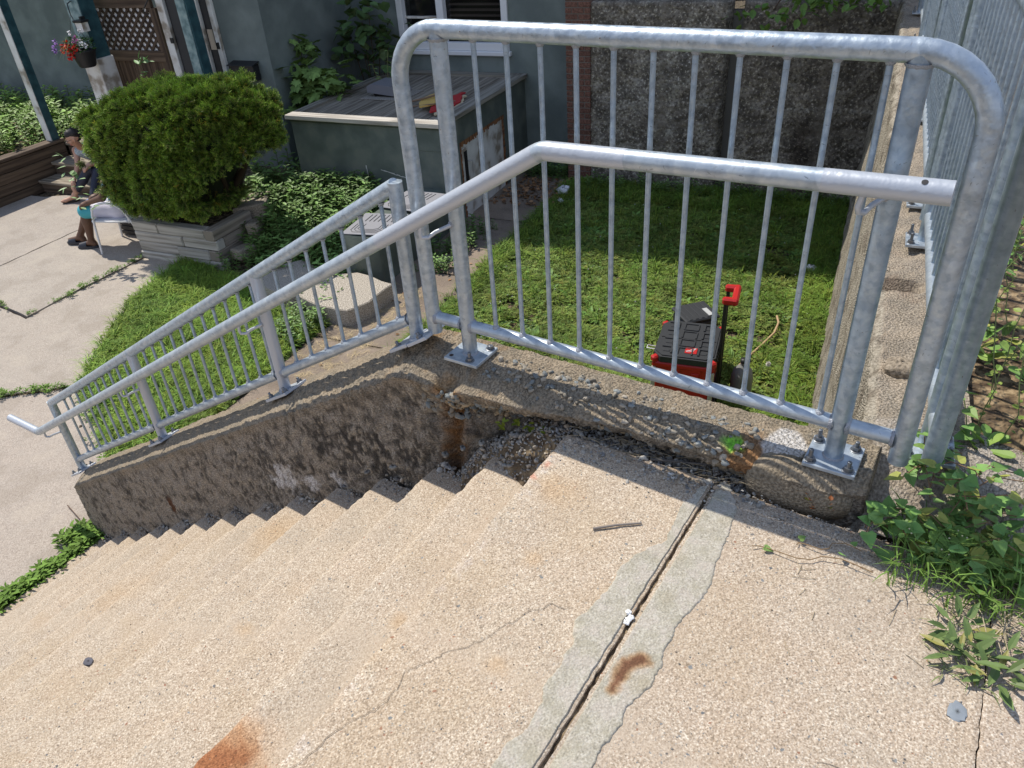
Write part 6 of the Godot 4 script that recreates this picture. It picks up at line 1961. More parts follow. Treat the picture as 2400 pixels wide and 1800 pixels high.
	m.lathe([Vector2(0, 0), Vector2(0.085, 0.0), Vector2(0.09, 0.02), Vector2(0.09, 0.24), Vector2(0.075, 0.30), Vector2(0.03, 0.345), Vector2(0.026, 0.36), Vector2(0.026, 0.39), Vector2(0, 0.39)], Transform3D(Basis(), Vector3(0.03, G, -3.62)), 18)
	part("body", m, M.vcs, t)
	m = MB.new()
	m.lathe([Vector2(0.03, 0.375), Vector2(0.03, 0.405), Vector2(0, 0.407)], Transform3D(Basis(), Vector3(0.03, G, -3.62)), 14)
	part("cap", m, M.black, t)


func yard_things() -> void:
	# low rendered wall end with rubber mats drying on it
	var w := thing("low_wall", "short dark rendered wall running from the shed corner with rubber mats lying over it", "wall", Vector3(-3.75, G, -5.2), true)
	var m := MB.new()
	m.grid(24, 30, func(i, j):
		# ring section swept along b
		var u = i / 23.0 * 4.0
		var k := int(minf(u, 3.999)); var f = u - k
		var cs := [Vector2(-4.02, G - 0.1), Vector2(-4.02, -1.86), Vector2(-3.53, -1.86), Vector2(-3.53, G - 0.1), Vector2(-4.02, G - 0.1)]
		var q: Vector2 = cs[k].lerp(cs[k + 1], f)
		var b := lerpf(-4.46, -6.15, j / 29.0)
		var p := Vector3(q.x, q.y, b)
		if j == 0: p = Vector3(lerpf(p.x, -3.775, 0.96), lerpf(p.y, -2.1, 0.96), -4.45)
		return p + Vector3(fbm(p * 6.0), fbm(p * 6.0 + Vector3(5, 5, 5)), 0) * 0.010,
		func(p, i, j): return Color(0.92, 0.92, 0.86) * (0.85 + 0.4 * sm3(p, 3.0)))
	part("wall", m, M.shedwall, w)
	var mats := [[Vector3(-3.76, -1.838, -4.86), 0.10, "grey ribbed rubber car mat lying over the near end of the low wall"], [Vector3(-3.71, -1.83, -5.62), -0.12, "grey ribbed rubber car mat lying over the low wall next to the shed corner"]]
	for k in mats:
		var b := Basis(Vector3.UP, k[1]) * Basis(Vector3.BACK, 0.03)
		var t := thing("rubber_mat", k[2], "mat", k[0], true, "mats on the low wall")
		m = MB.new()
		m.col = Color(0.27, 0.27, 0.29)
		m.box(k[0], Vector3(0.56, 0.010, 0.62), b, 0.004)
		part("sheet", m, M.vcs, t)
		for q in 7:
			m = MB.new()
			m.col = Color(0.035, 0.035, 0.04)
			m.box(k[0] + b * Vector3(-0.16 + q * 0.055, 0.0062, -0.16), Vector3(0.012, 0.003, 0.20), b)
			part("groove", m, M.vcs, t)
		for q in 4:
			m = MB.new()
			m.col = Color(0.035, 0.035, 0.04)
			var e := 0.21 - q * 0.035
			m.tube([k[0] + b * Vector3(-e, 0.006, 0.02), k[0] + b * Vector3(-e, 0.006, 0.20 - q * 0.02), k[0] + b * Vector3(-e + 0.05, 0.006, 0.26 - q * 0.03), k[0] + b * Vector3(e - 0.05, 0.006, 0.26 - q * 0.03), k[0] + b * Vector3(e, 0.006, 0.20 - q * 0.02), k[0] + b * Vector3(e, 0.006, 0.02)], 0.004, 5)
			part("groove", m, M.vcs, t)
	# broken stone slabs on the grass (world x, z)
	var sl := [[PackedVector2Array([Vector2(-5.36, 3.12), Vector2(-5.42, 3.62), Vector2(-5.28, 3.84), Vector2(-4.80, 3.70), Vector2(-4.70, 3.48), Vector2(-4.86, 3.05)]), -0.03, 0.20, "pale broken stone slab lying on the grass, left of a larger one"], [PackedVector2Array([Vector2(-4.66, 3.10), Vector2(-4.62, 3.64), Vector2(-4.40, 3.80), Vector2(-3.84, 3.74), Vector2(-3.80, 3.30), Vector2(-3.88, 3.05), Vector2(-4.2, 3.0)]), 0.0, 0.24, "large pale flat stone slab on the grass beside the path"]]
	for k in sl:
		m = MB.new()
		m.col = Color(0.66, 0.61, 0.54)
		var src: PackedVector2Array = k[0]
		var pg := PackedVector2Array()
		for q in src.size():
			for e in 3:
				pg.append(src[q].lerp(src[(q + 1) % src.size()], e / 3.0) + Vector2(rnd(-1, 1), rnd(-1, 1)) * (0.0 if e == 0 else 0.018))
		m.prism(pg, k[2], Transform3D(Basis(Vector3(1, k[1], 0), Vector3(0, 0, -1), Vector3(0, 1, 0)), Vector3(0, G - 0.03 + k[1] * 4.9, 0)))
		var inner := PackedVector2Array()
		var mid := Vector2.ZERO
		for p in pg: mid += p / pg.size()
		for p in pg: inner.append(mid.lerp(p, 0.975))
		m.prism(inner, k[2] + 0.006, Transform3D(Basis(Vector3(1, k[1], 0), Vector3(0, 0, -1), Vector3(0, 1, 0)), Vector3(0, G - 0.03 + k[1] * 4.9, 0)))
		single("stone_slab", m, M.stone, k[3], "stone slab", Vector3(mid.x, G, -mid.y))
	# old hose end in the grass
	m = MB.new()
	m.col = Color(0.42, 0.29, 0.16)
	m.tube([Vector3(-0.06, G + 0.10, -5.0), Vector3(-0.01, G + 0.10, -4.88), Vector3(0.0, G + 0.075, -4.72), Vector3(-0.04, G + 0.06, -4.50), Vector3(-0.08, G + 0.05, -4.30), Vector3(-0.12, G + 0.05, -4.05), Vector3(-0.10, G + 0.045, -3.88), Vector3(0.02, G + 0.04, -3.70)], 0.011, 8)
	single("hose", m, M.vc, "tan length of old hose snaking through the grass behind the toolbox", "hose", Vector3(-0.04, G, -4.4))
	# dandelion clock
	var dn := thing("dandelion_clock", "white fluffy dandelion seed head standing in the grass right of the toolbox", "dandelion", Vector3(0.145, G, -4.02))
	m = MB.new()
	m.col = Color(0.20, 0.26, 0.10)
	m.tube([Vector3(0.145, G, -4.02), Vector3(0.14, G + 0.15, -4.02)], 0.003, 5)
	part("stem", m, M.leaf, dn)
	m = MB.new()
	for k in 160:
		m.col = Color(0.62, 0.61, 0.57)
		var d := Vector3(rnd(-1, 1), rnd(-1, 1), rnd(-1, 1)).normalized()
		blade(m, Vector3(0.14, G + 0.16, -4.02), Vector3(0.14, G + 0.16, -4.02) + d * 0.016, Vector3(0.14, G + 0.16, -4.02) + d * 0.024 + Vector3(rnd(-1, 1), rnd(-1, 1), rnd(-1, 1)) * 0.004, 0.006)
	part("seed_head", m, M.petal, dn)
	# crumpled litter
	var lit := [[Vector3(-3.72, G + 0.06, -7.35), 0.085, "crumpled white plastic bag in dead leaves by the brick pier"], [Vector3(-3.60, G + 0.03, -7.02), 0.06, "small clear plastic scrap in dead leaves below the white bag"], [Vector3(-0.06, G + 0.05, -6.30), 0.045, "scrap of white paper lying on the lawn near the pale retaining wall"]]
	for k in lit:
		m = MB.new()
		rock(m, k[0], Vector3(k[1], k[1] * 0.7, k[1] * 0.9), int(k[1] * 1000), Color(0.72, 0.73, 0.75), 0.55, 3)
		single("litter", m, M.vcs, k[2], "litter", k[0])


# ---------------------------------------------------------------- grass and plants
func in_poly(p: Vector2, poly: PackedVector2Array) -> bool:
	return Geometry2D.is_point_in_polygon(p, poly)

func lawn() -> void:
	var clump := MB.new()
	for k in 16:
		var a := rnd(0, TAU); var r := rnd(0, 0.045)
		var q := rnd(0.7, 1.35)
		clump.col = Color(0.120, 0.205, 0.048) * q
		var h := rnd(0.012, 0.045)
		leaf(clump, Vector3(cos(a) * r, h, sin(a) * r), Vector3(cos(a), rnd(-0.1, 0.5), sin(a)), rnd(0.022, 0.042), rnd(0.018, 0.032))
	for k in 9:
		var a := rnd(0, TAU); var r := rnd(0, 0.03); var h := rnd(0.03, 0.075)
		clump.col = Color(0.15, 0.215, 0.06) * rnd(0.7, 1.3)
		var o := Vector3(cos(a), 0, sin(a))
		blade(clump, o * r, o * (r + h * 0.25) + Vector3(0, h, 0), o * (r + h * rnd(0.5, 1.1)) + Vector3(0, h * rnd(0.7, 1.15), 0), rnd(0.003, 0.006))
	var cm := clump.mesh()
	var tall := MB.new()
	for k in 20:
		var a := rnd(0, TAU); var r := rnd(0, 0.03); var h := rnd(0.06, 0.15)
		tall.col = Color(0.14, 0.25, 0.045) * rnd(0.7, 1.3)
		var o := Vector3(cos(a), 0, sin(a))
		blade(tall, o * r, o * (r + h * 0.3) + Vector3(0, h, 0), o * (r + h * rnd(0.6, 1.2)) + Vector3(0, h * rnd(0.5, 0.95), 0), rnd(0.003, 0.0055))
	var tm := tall.mesh()
	var lp := PackedVector2Array()
	for p in [[-7.20, -3.72], [-6.90, -3.1], [-6.70, -2.45], [-6.12, -1.70], [-5.90, -1.46], [-5.54, -1.01], [-5.0, -0.82], [-4.1, -0.44], [-3.5, -0.16], [-2.9, -0.16], [-3.80, -0.645], [-4.05, -2.2], [-4.27, -3.81], [-4.4, -4.2], [-5.1, -3.45], [-6.3, -3.30]]: lp.append(Vector2(p[0], p[1]))
	var xf := []; var cs := []; var xt := []; var ct := []
	for k in 60000:
		var a := rnd(-7.0, 1.14); var b := rnd(-8.40, 0.6)
		var w := yp(a, 0, b)
		if w.z > -0.145 and w.x > -3.7: continue
		var right := a > -2.66 + 0.05 * nz.get_noise_1d(b * 3.0)
		var left := in_poly(Vector2(w.x, w.z), lp)
		if not right and not left: continue
		if w.distance_to(Vector3(-0.385, 0, -3.42)) < 0.27: continue
		if left and w.x < -3.75 and w.x > -5.45 and w.z < -2.98 and w.z > -3.85: continue
		var bare := nz.get_noise_2d(w.x * 1.1 + 40.0, w.z * 1.1) + 0.5 * nz.get_noise_2d(w.x * 4.0, w.z * 4.0)
		if right and bare > 0.16 + 0.25 * smoothstep(-3.0, -6.5, b) and rng.randf() < 0.9: continue
		if left and w.z > -3.0 and rng.randf() < 0.12: continue
		var tone := rnd(0.65, 1.35) * (1.0 + 0.4 * nz.get_noise_2d(w.x * 0.9, w.z * 0.9) + 0.25 * nz.get_noise_2d(w.x * 5.0, w.z * 5.0))
		var q := Color(tone * rnd(0.9, 1.25), tone, tone * rnd(0.7, 1.0))
		if bare > 0.2: q = q.lerp(Color(1.8, 1.2, 0.95), rnd(0, 0.6))
		elif rng.randf() < 0.11: q = q.lerp(Color(1.9, 1.3, 1.0), rnd(0.2, 0.8))
		var sc := rnd(0.7, 1.3)
		var pos := Vector3(w.x, ground_y(a, b) - 0.012, w.z)
		var bs := Basis(Vector3.UP, rnd(0, TAU)) * Basis(Vector3.RIGHT, rnd(-0.15, 0.15))
		# taller along the walls and on the left verge
		var edge := a > 0.85 or b < -7.7 or (right and a < -2.45)
		if (left and rng.randf() < 0.45) or (edge and rng.randf() < 0.5) or rng.randf() < 0.05:
			if xt.size() < 9000:
				xt.append(Transform3D(bs * sc, pos)); ct.append(q * (1.15 if left else 0.9))
		elif xf.size() < 17000:
			xf.append(Transform3D(bs * (sc * (1.35 if edge else 1.0)), pos)); cs.append(q)
	scatter("lawn_grass", cm, M.grass, xf, cs)
	scatter("tall_grass", tm, M.grass, xt, ct)
	var ro := MB.new()
	for k in 13:
		var a := TAU * k / 13.0 + rnd(-0.3, 0.3)
		ro.col = Color(0.11, 0.205, 0.045) * rnd(0.7, 1.35)
		leaf(ro, Vector3(cos(a), 0.5, sin(a)) * 0.01, Vector3(cos(a), rnd(0.25, 0.9), sin(a)), rnd(0.07, 0.13), rnd(0.05, 0.075), Vector3.UP, 2 if k % 3 else 0)
	xf = []; cs = []
	for k in 900:
		var a := rnd(-6.2, 1.12); var b := rnd(-8.38, -0.4)
		var w := yp(a, 0, b)
		if w.z > -0.2: continue
		if a < -2.6 and not in_poly(Vector2(w.x, w.z), lp): continue
		if nz.get_noise_2d(w.x * 1.6 + 9.0, w.z * 1.6) < (-0.05 if b > -7.6 and a < 0.6 else -0.6): continue
		if w.distance_to(Vector3(-0.385, 0, -3.42)) < 0.36: continue
		xf.append(Transform3D(Basis(Vector3.UP, rnd(0, TAU)) * rnd(0.6, 1.25), Vector3(w.x, G, w.z))); cs.append(Color(1, 1, 1) * rnd(0.7, 1.3))
	scatter("lawn_weeds", ro.mesh(), M.leaf, xf, cs)
	ro = MB.new()
	for k in 10:
		ro.col = Color(0.62, 0.62, 0.58)
		var d := Vector3(rnd(-1, 1), rnd(-0.2, 1), rnd(-1, 1)).normalized()
		leaf(ro, Vector3(0, 0.06, 0), d, 0.009, 0.006)
	xf = []
	for k in 260:
		var a := rnd(-2.5, 1.1); var b := rnd(-8.2, -2.4)
		if nz.get_noise_2d(a * 1.2 + 3.0, b * 1.2) > 0.1: xf.append(Transform3D(Basis(Vector3.UP, rnd(0, TAU)), yp(a, G + rnd(-0.02, 0.02), b)))
	scatter("clover_flowers", ro.mesh(), M.petal, xf, [])


func leaf_meshes(shape: int, len: float, wid: float, q: Color, n := 3) -> Array:
	var out := []
	for k in n:
		var m := MB.new()
		m.col = q * rnd(0.75, 1.3)
		m.col.r *= rnd(0.9, 1.25)
		if k == n - 1 and n > 4: m.col = Color(m.col.r * 1.6, m.col.g * 1.12, m.col.b)
		leaf(m, Vector3.ZERO, Vector3(1, 0.02, 0), len * rnd(0.85, 1.1), wid * rnd(0.85, 1.1), Vector3.UP, shape)
		out.append(m.mesh())
	return out

func maple_meshes(size: float, q: Color, n := 3) -> Array:
	var out := []
	for k in n:
		var m := MB.new()
		m.col = q * rnd(0.75, 1.25)
		for a in [-1.9, -0.85, 0.0, 0.85, 1.9]:
			var l := size * (1.0 if a == 0.0 else (0.85 if absf(a) < 1.0 else 0.5))
			var d := Vector3(cos(a), -0.12, sin(a))
			var s := Vector3(-sin(a), 0, cos(a))
			var c0 := m.col
			m.col = c0 * rnd(0.85, 1.15)
			m.quad(Vector3.ZERO, d * l * 0.5 - s * l * 0.26, d * l, d * l * 0.5 + s * l * 0.26)
			m.tri(d * l * 0.4 - s * l * 0.22, d * l * 0.62 - s * l * 0.42, d * l * 0.62 - s * l * 0.1)
			m.tri(d * l * 0.4 + s * l * 0.22, d * l * 0.62 + s * l * 0.1, d * l * 0.62 + s * l * 0.42)
			m.col = c0
		out.append(m.mesh())
	return out

func put_leaf(parent: Node3D, ms: Array, at: Vector3, yaw: float, tilt: float, roll := 0.0, sc := 1.0, called := "leaf") -> void:
	var o := MeshInstance3D.new()
	o.mesh = ms[rng.randi() % ms.size()]
	o.material_override = M.leaf
	o.name = called
	parent.add_child(o, true)
	o.transform = Transform3D(Basis(Vector3.UP, yaw) * Basis(Vector3.BACK, tilt) * Basis(Vector3.RIGHT, roll) * sc, at - org[parent])

# leafy low plant: rosette of n leaves
func rosette(t: Node3D, c: Vector3, ms: Array, n: int, lo := 0.15, hi := 0.9, r := 0.01, sc0 := 0.7, sc1 := 1.2) -> void:
	for k in n:
		var a := TAU * k / n + rnd(-0.5, 0.5)
		put_leaf(t, ms, c + Vector3(cos(a), 0, -sin(a)) * r + Vector3(0, rnd(0, 0.012), 0), a, rnd(lo, hi), rnd(-0.4, 0.4), rnd(sc0, sc1))

# climbing or trailing stem with leaves along it
func trail(t: Node3D, pts: Array, ms: Array, step: float, r := 0.0016, q := Color(0.22, 0.14, 0.08), sc0 := 0.6, sc1 := 1.15) -> void:
	var m := MB.new()
	m.col = q
	m.tube(pts, r, 5, false)
	part("stem", m, M.vc, t)
	var acc := rnd(0, step)
	for k in pts.size() - 1:
		var a: Vector3 = pts[k]; var b: Vector3 = pts[k + 1]
		var l := a.distance_to(b)
		while acc < l:
			put_leaf(t, ms, a.lerp(b, acc / l) + Vector3(rnd(-1, 1), rnd(0.2, 1.2), rnd(-1, 1)) * 0.010, rnd(0, TAU), rnd(-0.5, 0.5), rnd(-0.5, 0.5), rnd(sc0, sc1))
			acc += step * rnd(0.6, 1.4)
		acc -= l


func weeds() -> void:
	# --- right foreground: bindweed at the post, broad weeds in the corner, pulled weeds on the slab
	var heart := leaf_meshes(1, 0.044, 0.040, Color(0.165, 0.31, 0.085), 6)
	var dock := leaf_meshes(2, 0.088, 0.066, Color(0.175, 0.315, 0.075), 6)
	var small := leaf_meshes(0, 0.026, 0.022, Color(0.17, 0.28, 0.06), 4)
	var wy := func(x: float, z: float) -> float:      # height of the concrete there
		return -0.03 if x > 1.38 and z < 0.0 else L
	var t := thing("bindweed", "heart leaved bindweed trailing over the broken wall end between the two base plates", "vine", Vector3(1.36, L, 0.06))
	for k in 24:
		var x := rnd(1.34, 1.58); var z := rnd(-0.10, 0.10)
		var pts := [Vector3(x, wy.call(x, z) + 0.01, z)]
		var d := Vector3(rnd(-0.25, 1), 0, rnd(-0.7, 0.8)).normalized()
		for q in 4: pts.append(pts[-1] + d * 0.045 + Vector3(rnd(-0.02, 0.02), (0.035 if q < 2 else -0.012) + rnd(-0.01, 0.012), rnd(-0.02, 0.02)))
		trail(t, pts, heart, 0.032)
	for k in 2:      # runners on the slab
		var p0: Vector3 = [Vector3(1.36, L + 0.012, 0.20), Vector3(1.40, L + 0.012, 0.26), Vector3(1.50, L + 0.012, 0.30)][k]
		var p1: Vector3 = [Vector3(1.20, L + 0.005, 0.27), Vector3(1.10, L + 0.005, 0.33), Vector3(1.36, L + 0.006, 0.52)][k]
		var pts := []
		for q in 9: pts.append(p0.lerp(p1, q / 8.0) + Vector3(0.012 * sin(q * 1.7), absf(sin(q * 0.9)) * 0.006, 0.012 * cos(q * 1.3)))
		trail(t, pts, heart, 0.14, 0.0014, Color(0.26, 0.17, 0.09), 0.4, 0.65)
	t = thing("weed_clump", "thick clump of broad leaved weeds in the corner of the landing against the side wall", "weed", Vector3(1.56, L, 0.16))
	for c in [[1.52, 0.10, 9], [1.58, 0.15, 10], [1.63, 0.12, 10], [1.68, 0.08, 9], [1.62, 0.20, 9], [1.69, 0.17, 8], [1.72, 0.12, 8]]:
		rosette(t, Vector3(c[0], L + 0.015, c[1]), dock, c[2], 0.1, 0.95, 0.012, 0.65, 1.1)
	for k in 60:
		var x := rnd(1.42, 1.70); var z := rnd(0.03, 0.22)
		put_leaf(t, heart if k % 3 else small, Vector3(x, L + rnd(0.02, 0.085), z), rnd(0, TAU), rnd(-0.3, 0.6), rnd(-0.5, 0.5), rnd(0.7, 1.25))
	var m := MB.new()
	for k in 300:
		var x := rnd(1.42, 1.72); var z := rnd(0.05, 0.30); var a := rnd(0, TAU); var h := rnd(0.03, 0.11)
		m.col = Color(0.13, 0.22, 0.045) * rnd(0.6, 1.4)
		blade(m, Vector3(x, L, z), Vector3(x + cos(a) * h * 0.3, L + h, z + sin(a) * h * 0.3), Vector3(x + cos(a) * h, L + h * 0.8, z + sin(a) * h), rnd(0.002, 0.005))
	part("grass_blades", m, M.grass, t)
	m = MB.new()
	for k in 16:
		m.col = Color(0.5, 0.5, 0.42)
		rock(m, Vector3(rnd(1.38, 1.62), L + rnd(0.06, 0.11), rnd(0.04, 0.2)), Vector3(0.002, 0.002, 0.002), k, Color(0.42, 0.42, 0.30), 0.1, 1)
	part("flower_buds", m, M.petal, t)
	t = thing("pulled_weeds", "wilting pulled weeds lying on the landing slab in front of the clump", "weed", Vector3(1.63, L, 0.42))
	var wilt := leaf_meshes(3, 0.062, 0.034, Color(0.11, 0.18, 0.06), 5)
	for c in [[1.60, 0.36, 8], [1.64, 0.42, 9], [1.68, 0.46, 8], [1.61, 0.44, 7], [1.69, 0.40, 6]]: rosette(t, Vector3(c[0], L + 0.014, c[1]), wilt, c[2] + 4, -0.15, 0.9, 0.025, 0.6, 1.2)
	m = MB.new()
	for k in 130:
		var x := rnd(1.55, 1.72); var z := rnd(0.28, 0.50); var a := rnd(0, TAU); var h := rnd(0.015, 0.06)
		m.col = Color(0.15, 0.20, 0.07).lerp(Color(0.36, 0.31, 0.18), rnd(0, 0.7))
		blade(m, Vector3(x, L + 0.004, z), Vector3(x + cos(a) * h * 0.5, L + h * 0.4, z + sin(a) * h * 0.5), Vector3(x + cos(a) * h, L + 0.006, z + sin(a) * h), rnd(0.002, 0.004))
	part("dry_grass", m, M.grass, t)
	t = thing("red_seedling", "small reddish seedlings at the foot of the broken wall end", "weed", Vector3(1.23, L, 0.09))
	var redl := leaf_meshes(0, 0.022, 0.016, Color(0.28, 0.10, 0.03), 3)
	var yel := leaf_meshes(0, 0.024, 0.018, Color(0.22, 0.20, 0.03), 2)
	for c in [[1.215, 0.085], [1.25, 0.10], [1.20, 0.11]]:
		for k in 9: put_leaf(t, redl if k % 3 else yel, Vector3(c[0] + rnd(-0.012, 0.012), L + 0.008 + k * 0.006, c[1] + rnd(-0.012, 0.012)), rnd(0, TAU), rnd(0, 0.9), 0, rnd(0.6, 1.1))
	t = thing("gravel_sprout", "yellow green seedling growing in the gravel by the top step", "weed", Vector3(0.31, L - 0.08, 0.075))
	var sprl := leaf_meshes(0, 0.030, 0.022, Color(0.19, 0.24, 0.03), 3)
	for c in [[0.30, 0.10], [0.34, 0.085], [0.26, 0.10], [0.36, 0.10], [0.20, 0.13]]:
		for k in 6: put_leaf(t, sprl, Vector3(c[0] + rnd(-0.015, 0.015), L - 0.06 + k * 0.008, c[1] + rnd(-0.01, 0.015)), rnd(0, TAU), rnd(0, 0.8), 0, rnd(0.6, 1.1))
	# behind the side guard
	var spots := [[1.66, -0.38, "dock and bindweed growing up behind the nearest guard panel"], [1.56, -0.95, "leafy weeds tangled through the first guard panel"], [1.78, -0.72, "broad leaved weed on the dry ground right of the side guard"], [1.45, -1.9, "low green weeds behind the second guard panel"], [1.88, -0.32, "big dandelion leaves beside the far end of the ledge"]]
	for k in spots:
		t = thing("weed", k[2], "weed", Vector3(k[0], -0.05, k[1]))
		for q in 6: rosette(t, Vector3(k[0] + rnd(-0.13, 0.13), -0.05, k[1] + rnd(-0.16, 0.16)), dock, 7, 0.2, 1.1, 0.012, 0.45, 0.95)
		for q in 9:
			var pts := [Vector3(k[0] + rnd(-0.15, 0.1), -0.04, k[1] + rnd(-0.2, 0.2))]
			var d := Vector3(rnd(-0.3, 0.3), 1.2, rnd(-0.3, 0.3))
			for w in 5: pts.append(pts[-1] + d * 0.07 + Vector3(rnd(-0.03, 0.03), 0, rnd(-0.03, 0.03)))
			trail(t, pts, heart if q % 2 else small, 0.030, 0.0018, Color(0.17, 0.20, 0.08))
	var xf := []; var cs := []
	var st := MB.new()
	for k in 14:
		var a := rnd(0, TAU)
		st.col = Color(0.40, 0.33, 0.22) * rnd(0.6, 1.3)
		blade(st, Vector3(rnd(-0.05, 0.05), 0.004, rnd(-0.05, 0.05)), Vector3(cos(a), 0.25, sin(a)) * 0.05, Vector3(cos(a), 0.05, sin(a)) * rnd(0.08, 0.13), 0.0025)
	var stm := st.mesh()
	for k in 2600:
		var a := rnd(1.58, 6.0); var b := rnd(-8.0, 0.6)
		xf.append(Transform3D(Basis(Vector3.UP, rnd(0, TAU)), yp(a, -0.10 + 0.12 * smoothstep(1.9, 3.5, a), b))); cs.append(Color(1, 1, 1) * rnd(0.7, 1.3))
	for k in 260:
		xf.append(Transform3D(Basis(Vector3.UP, rnd(0, TAU)) * rnd(0.4, 0.8), yp(rnd(-3.6, -2.9), G + 0.035, rnd(-4.6, -2.6)))); cs.append(Color(1.2, 1.15, 1.0) * rnd(0.7, 1.3))
	scatter("dry_straw", stm, M.grass, xf, cs)

	# --- left: weeds in the pavement joints and at the stair foot
	var lowm := MB.new()
	for k in 16:
		var a := rnd(0, TAU); var h := rnd(0.01, 0.07)
		lowm.col = Color(0.12, 0.21, 0.035) * rnd(0.7, 1.35)
		leaf(lowm, Vector3(cos(a) * 0.03 * rnd(0, 1), h, sin(a) * 0.03 * rnd(0, 1)), Vector3(cos(a), rnd(0, 0.9), sin(a)), rnd(0.03, 0.06), rnd(0.014, 0.026))
	var low := lowm.mesh()
	xf = []; cs = []
	var lines := [[Vector2(-7.66, -3.34), Vector2(-7.53, -2.1), 60, 0.05], [Vector2(-7.53, -2.1), Vector2(-7.46, -1.62), 12, 0.03], [Vector2(-7.9, -1.63), Vector2(-8.8, -1.66), 46, 0.05], [Vector2(-6.3, -0.38), Vector2(-5.55, -1.0), 70, 0.05], [Vector2(-7.2, 0.5), Vector2(-6.3, -0.38), 40, 0.04], [Vector2(-3.42, 0.12), Vector2(-3.44, 1.2), 260, 0.055], [Vector2(-3.50, 0.10), Vector2(-3.60, 0.26), 90, 0.07], [Vector2(-5.5, -1.0), Vector2(-3.6, -0.2), 70, 0.05]]
	for l in lines:
		for k in l[2]:
			var p: Vector2 = (l[0] as Vector2).lerp(l[1], rnd(0, 1)) + Vector2(rng.randfn(0, 1), rng.randfn(0, 1)) * l[3] * 0.6
			var sc := rnd(0.4, 1.0) * (1.35 if l[2] >= 90 else 0.75)
			xf.append(Transform3D(Basis(Vector3.UP, rnd(0, TAU)) * sc, Vector3(p.x, G + 0.002, p.y)))
			cs.append(Color(1, 1, 1) * rnd(0.7, 1.3))
	scatter("joint_weeds", low, M.grass, xf, cs)

	# --- the bank by the shed: leafy ground cover and taller stems
	var stem := MB.new()
	stem.col = Color(0.15, 0.18, 0.07)
	stem.tube([Vector3.ZERO, Vector3(0.02, 0.15, 0), Vector3(0.0, 0.30, 0.02)], 0.003, 4, false)
	for k in 15:
		var a := k * 2.4; var h := 0.05 + 0.25 * k / 14.0
		stem.col = Color(0.15, 0.26, 0.07) * rnd(0.7, 1.35)
		leaf(stem, Vector3(0.01, h, 0.01), Vector3(cos(a), 0.35, sin(a)), rnd(0.06, 0.10), rnd(0.03, 0.05))
	var stemm := stem.mesh()
	xf = []; cs = []
	for k in 1500:
		var a := rnd(-6.3, -3.98); var b := rnd(-6.12, -4.25)
		var edge := smoothstep(-3.9, -4.4, a) * smoothstep(-4.2, -4.9, b)
		if a < -5.7 and b > -5.3: continue
		if rng.randf() > edge + 0.12: continue
		var den := nz.get_noise_2d(a * 2.2, b * 2.2)
		if den < -0.38: continue
		var sc := rnd(0.45, 1.15)
		xf.append(Transform3D(Basis(Vector3.UP, rnd(0, TAU)) * Basis(Vector3.RIGHT, rnd(-0.4, 0.4)) * sc, yp(a, ground_y(a, b) - 0.01, b)))
		cs.append(Color(1, 1, 1) * rnd(0.6, 1.3) * (0.75 if b < -5.8 else 1.0))
	for k in 420:        # foot of the low wall, path edge, back of the yard
		var a := rnd(-4.1, -3.66); var b := rnd(-4.6, -3.0)
		if k > 170:
			a = rnd(-3.42, -2.95); b = rnd(-6.4, -4.9)
			if k > 250: a = rnd(-2.35, 1.1); b = rnd(-8.38, -8.05)
			if k > 350: a = rnd(-3.4, -2.75); b = rnd(-8.75, -8.25)
		xf.append(Transform3D(Basis(Vector3.UP, rnd(0, TAU)) * rnd(0.35, 0.8), yp(a, G, b))); cs.append(Color(1, 1, 1) * rnd(0.55, 1.1))
	for k in 60:        # behind the planter against the house
		xf.append(Transform3D(Basis(Vector3.UP, rnd(0, TAU)) * rnd(0.9, 1.9), yp(rnd(-6.5, -5.75), -2.2, rnd(-8.3, -5.9)))); cs.append(Color(0.8, 0.8, 0.8) * rnd(0.6, 1.1))
	scatter("bank_weeds", stemm, M.leaf, xf, cs)
	# raised bed
	xf = []; cs = []
	for k in 1500:
		var a := rnd(-16.0, -11.1); var b := rnd(-8.6, -3.7)
		xf.append(Transform3D(Basis(Vector3.UP, rnd(0, TAU)) * Basis(Vector3.RIGHT, rnd(-0.4, 0.4)) * rnd(0.7, 1.6), yp(a, G + 0.5, b)))
		cs.append(Color(1.15, 1.1, 0.9) * rnd(0.7, 1.5))
	for k in 240:
		xf.append(Transform3D(Basis(Vector3.UP, rnd(0, TAU)) * rnd(0.8, 1.8), yp(rnd(-11.0, -9.6), -1.9, rnd(-8.6, -7.3)))); cs.append(Color(0.8, 0.8, 0.8) * rnd(0.6, 1.2))
	scatter("bed_plants", stemm, M.leaf, xf, cs)

	# --- saplings between the house corner and the shed
	var map := maple_meshes(0.17, Color(0.16, 0.25, 0.07), 4)
	t = thing("maple_sapling", "young maple with lobed leaves between the clipped yew and the shed roof", "sapling", yp(-6.1, -2.0, -7.3), false)
	for s in [[-6.42, -0.58, -7.5, 50], [-6.15, -0.95, -7.2, 50], [-5.85, -0.88, -7.15, 50], [-6.30, -1.1, -7.2, 40], [-5.65, -0.82, -7.3, 24]]:
		m = MB.new()
		m.col = Color(0.8, 0.7, 0.6)
		m.tube([yp(-6.1, -2.1, -7.3), yp(lerpf(-6.1, s[0], 0.5), -1.5, -7.3), yp(s[0], s[1], s[2])], 0.012, 6, true, 0.004)
		part("stem", m, M.bark, t)
		for k in s[3]:
			put_leaf(t, map, yp(s[0] + rng.randfn(0, 0.15), s[1] + rng.randfn(0, 0.16), s[2] + rng.randfn(0, 0.13)), rnd(0, TAU), rnd(-0.9, 0.1), rnd(-0.4, 0.4), rnd(0.65, 1.25))
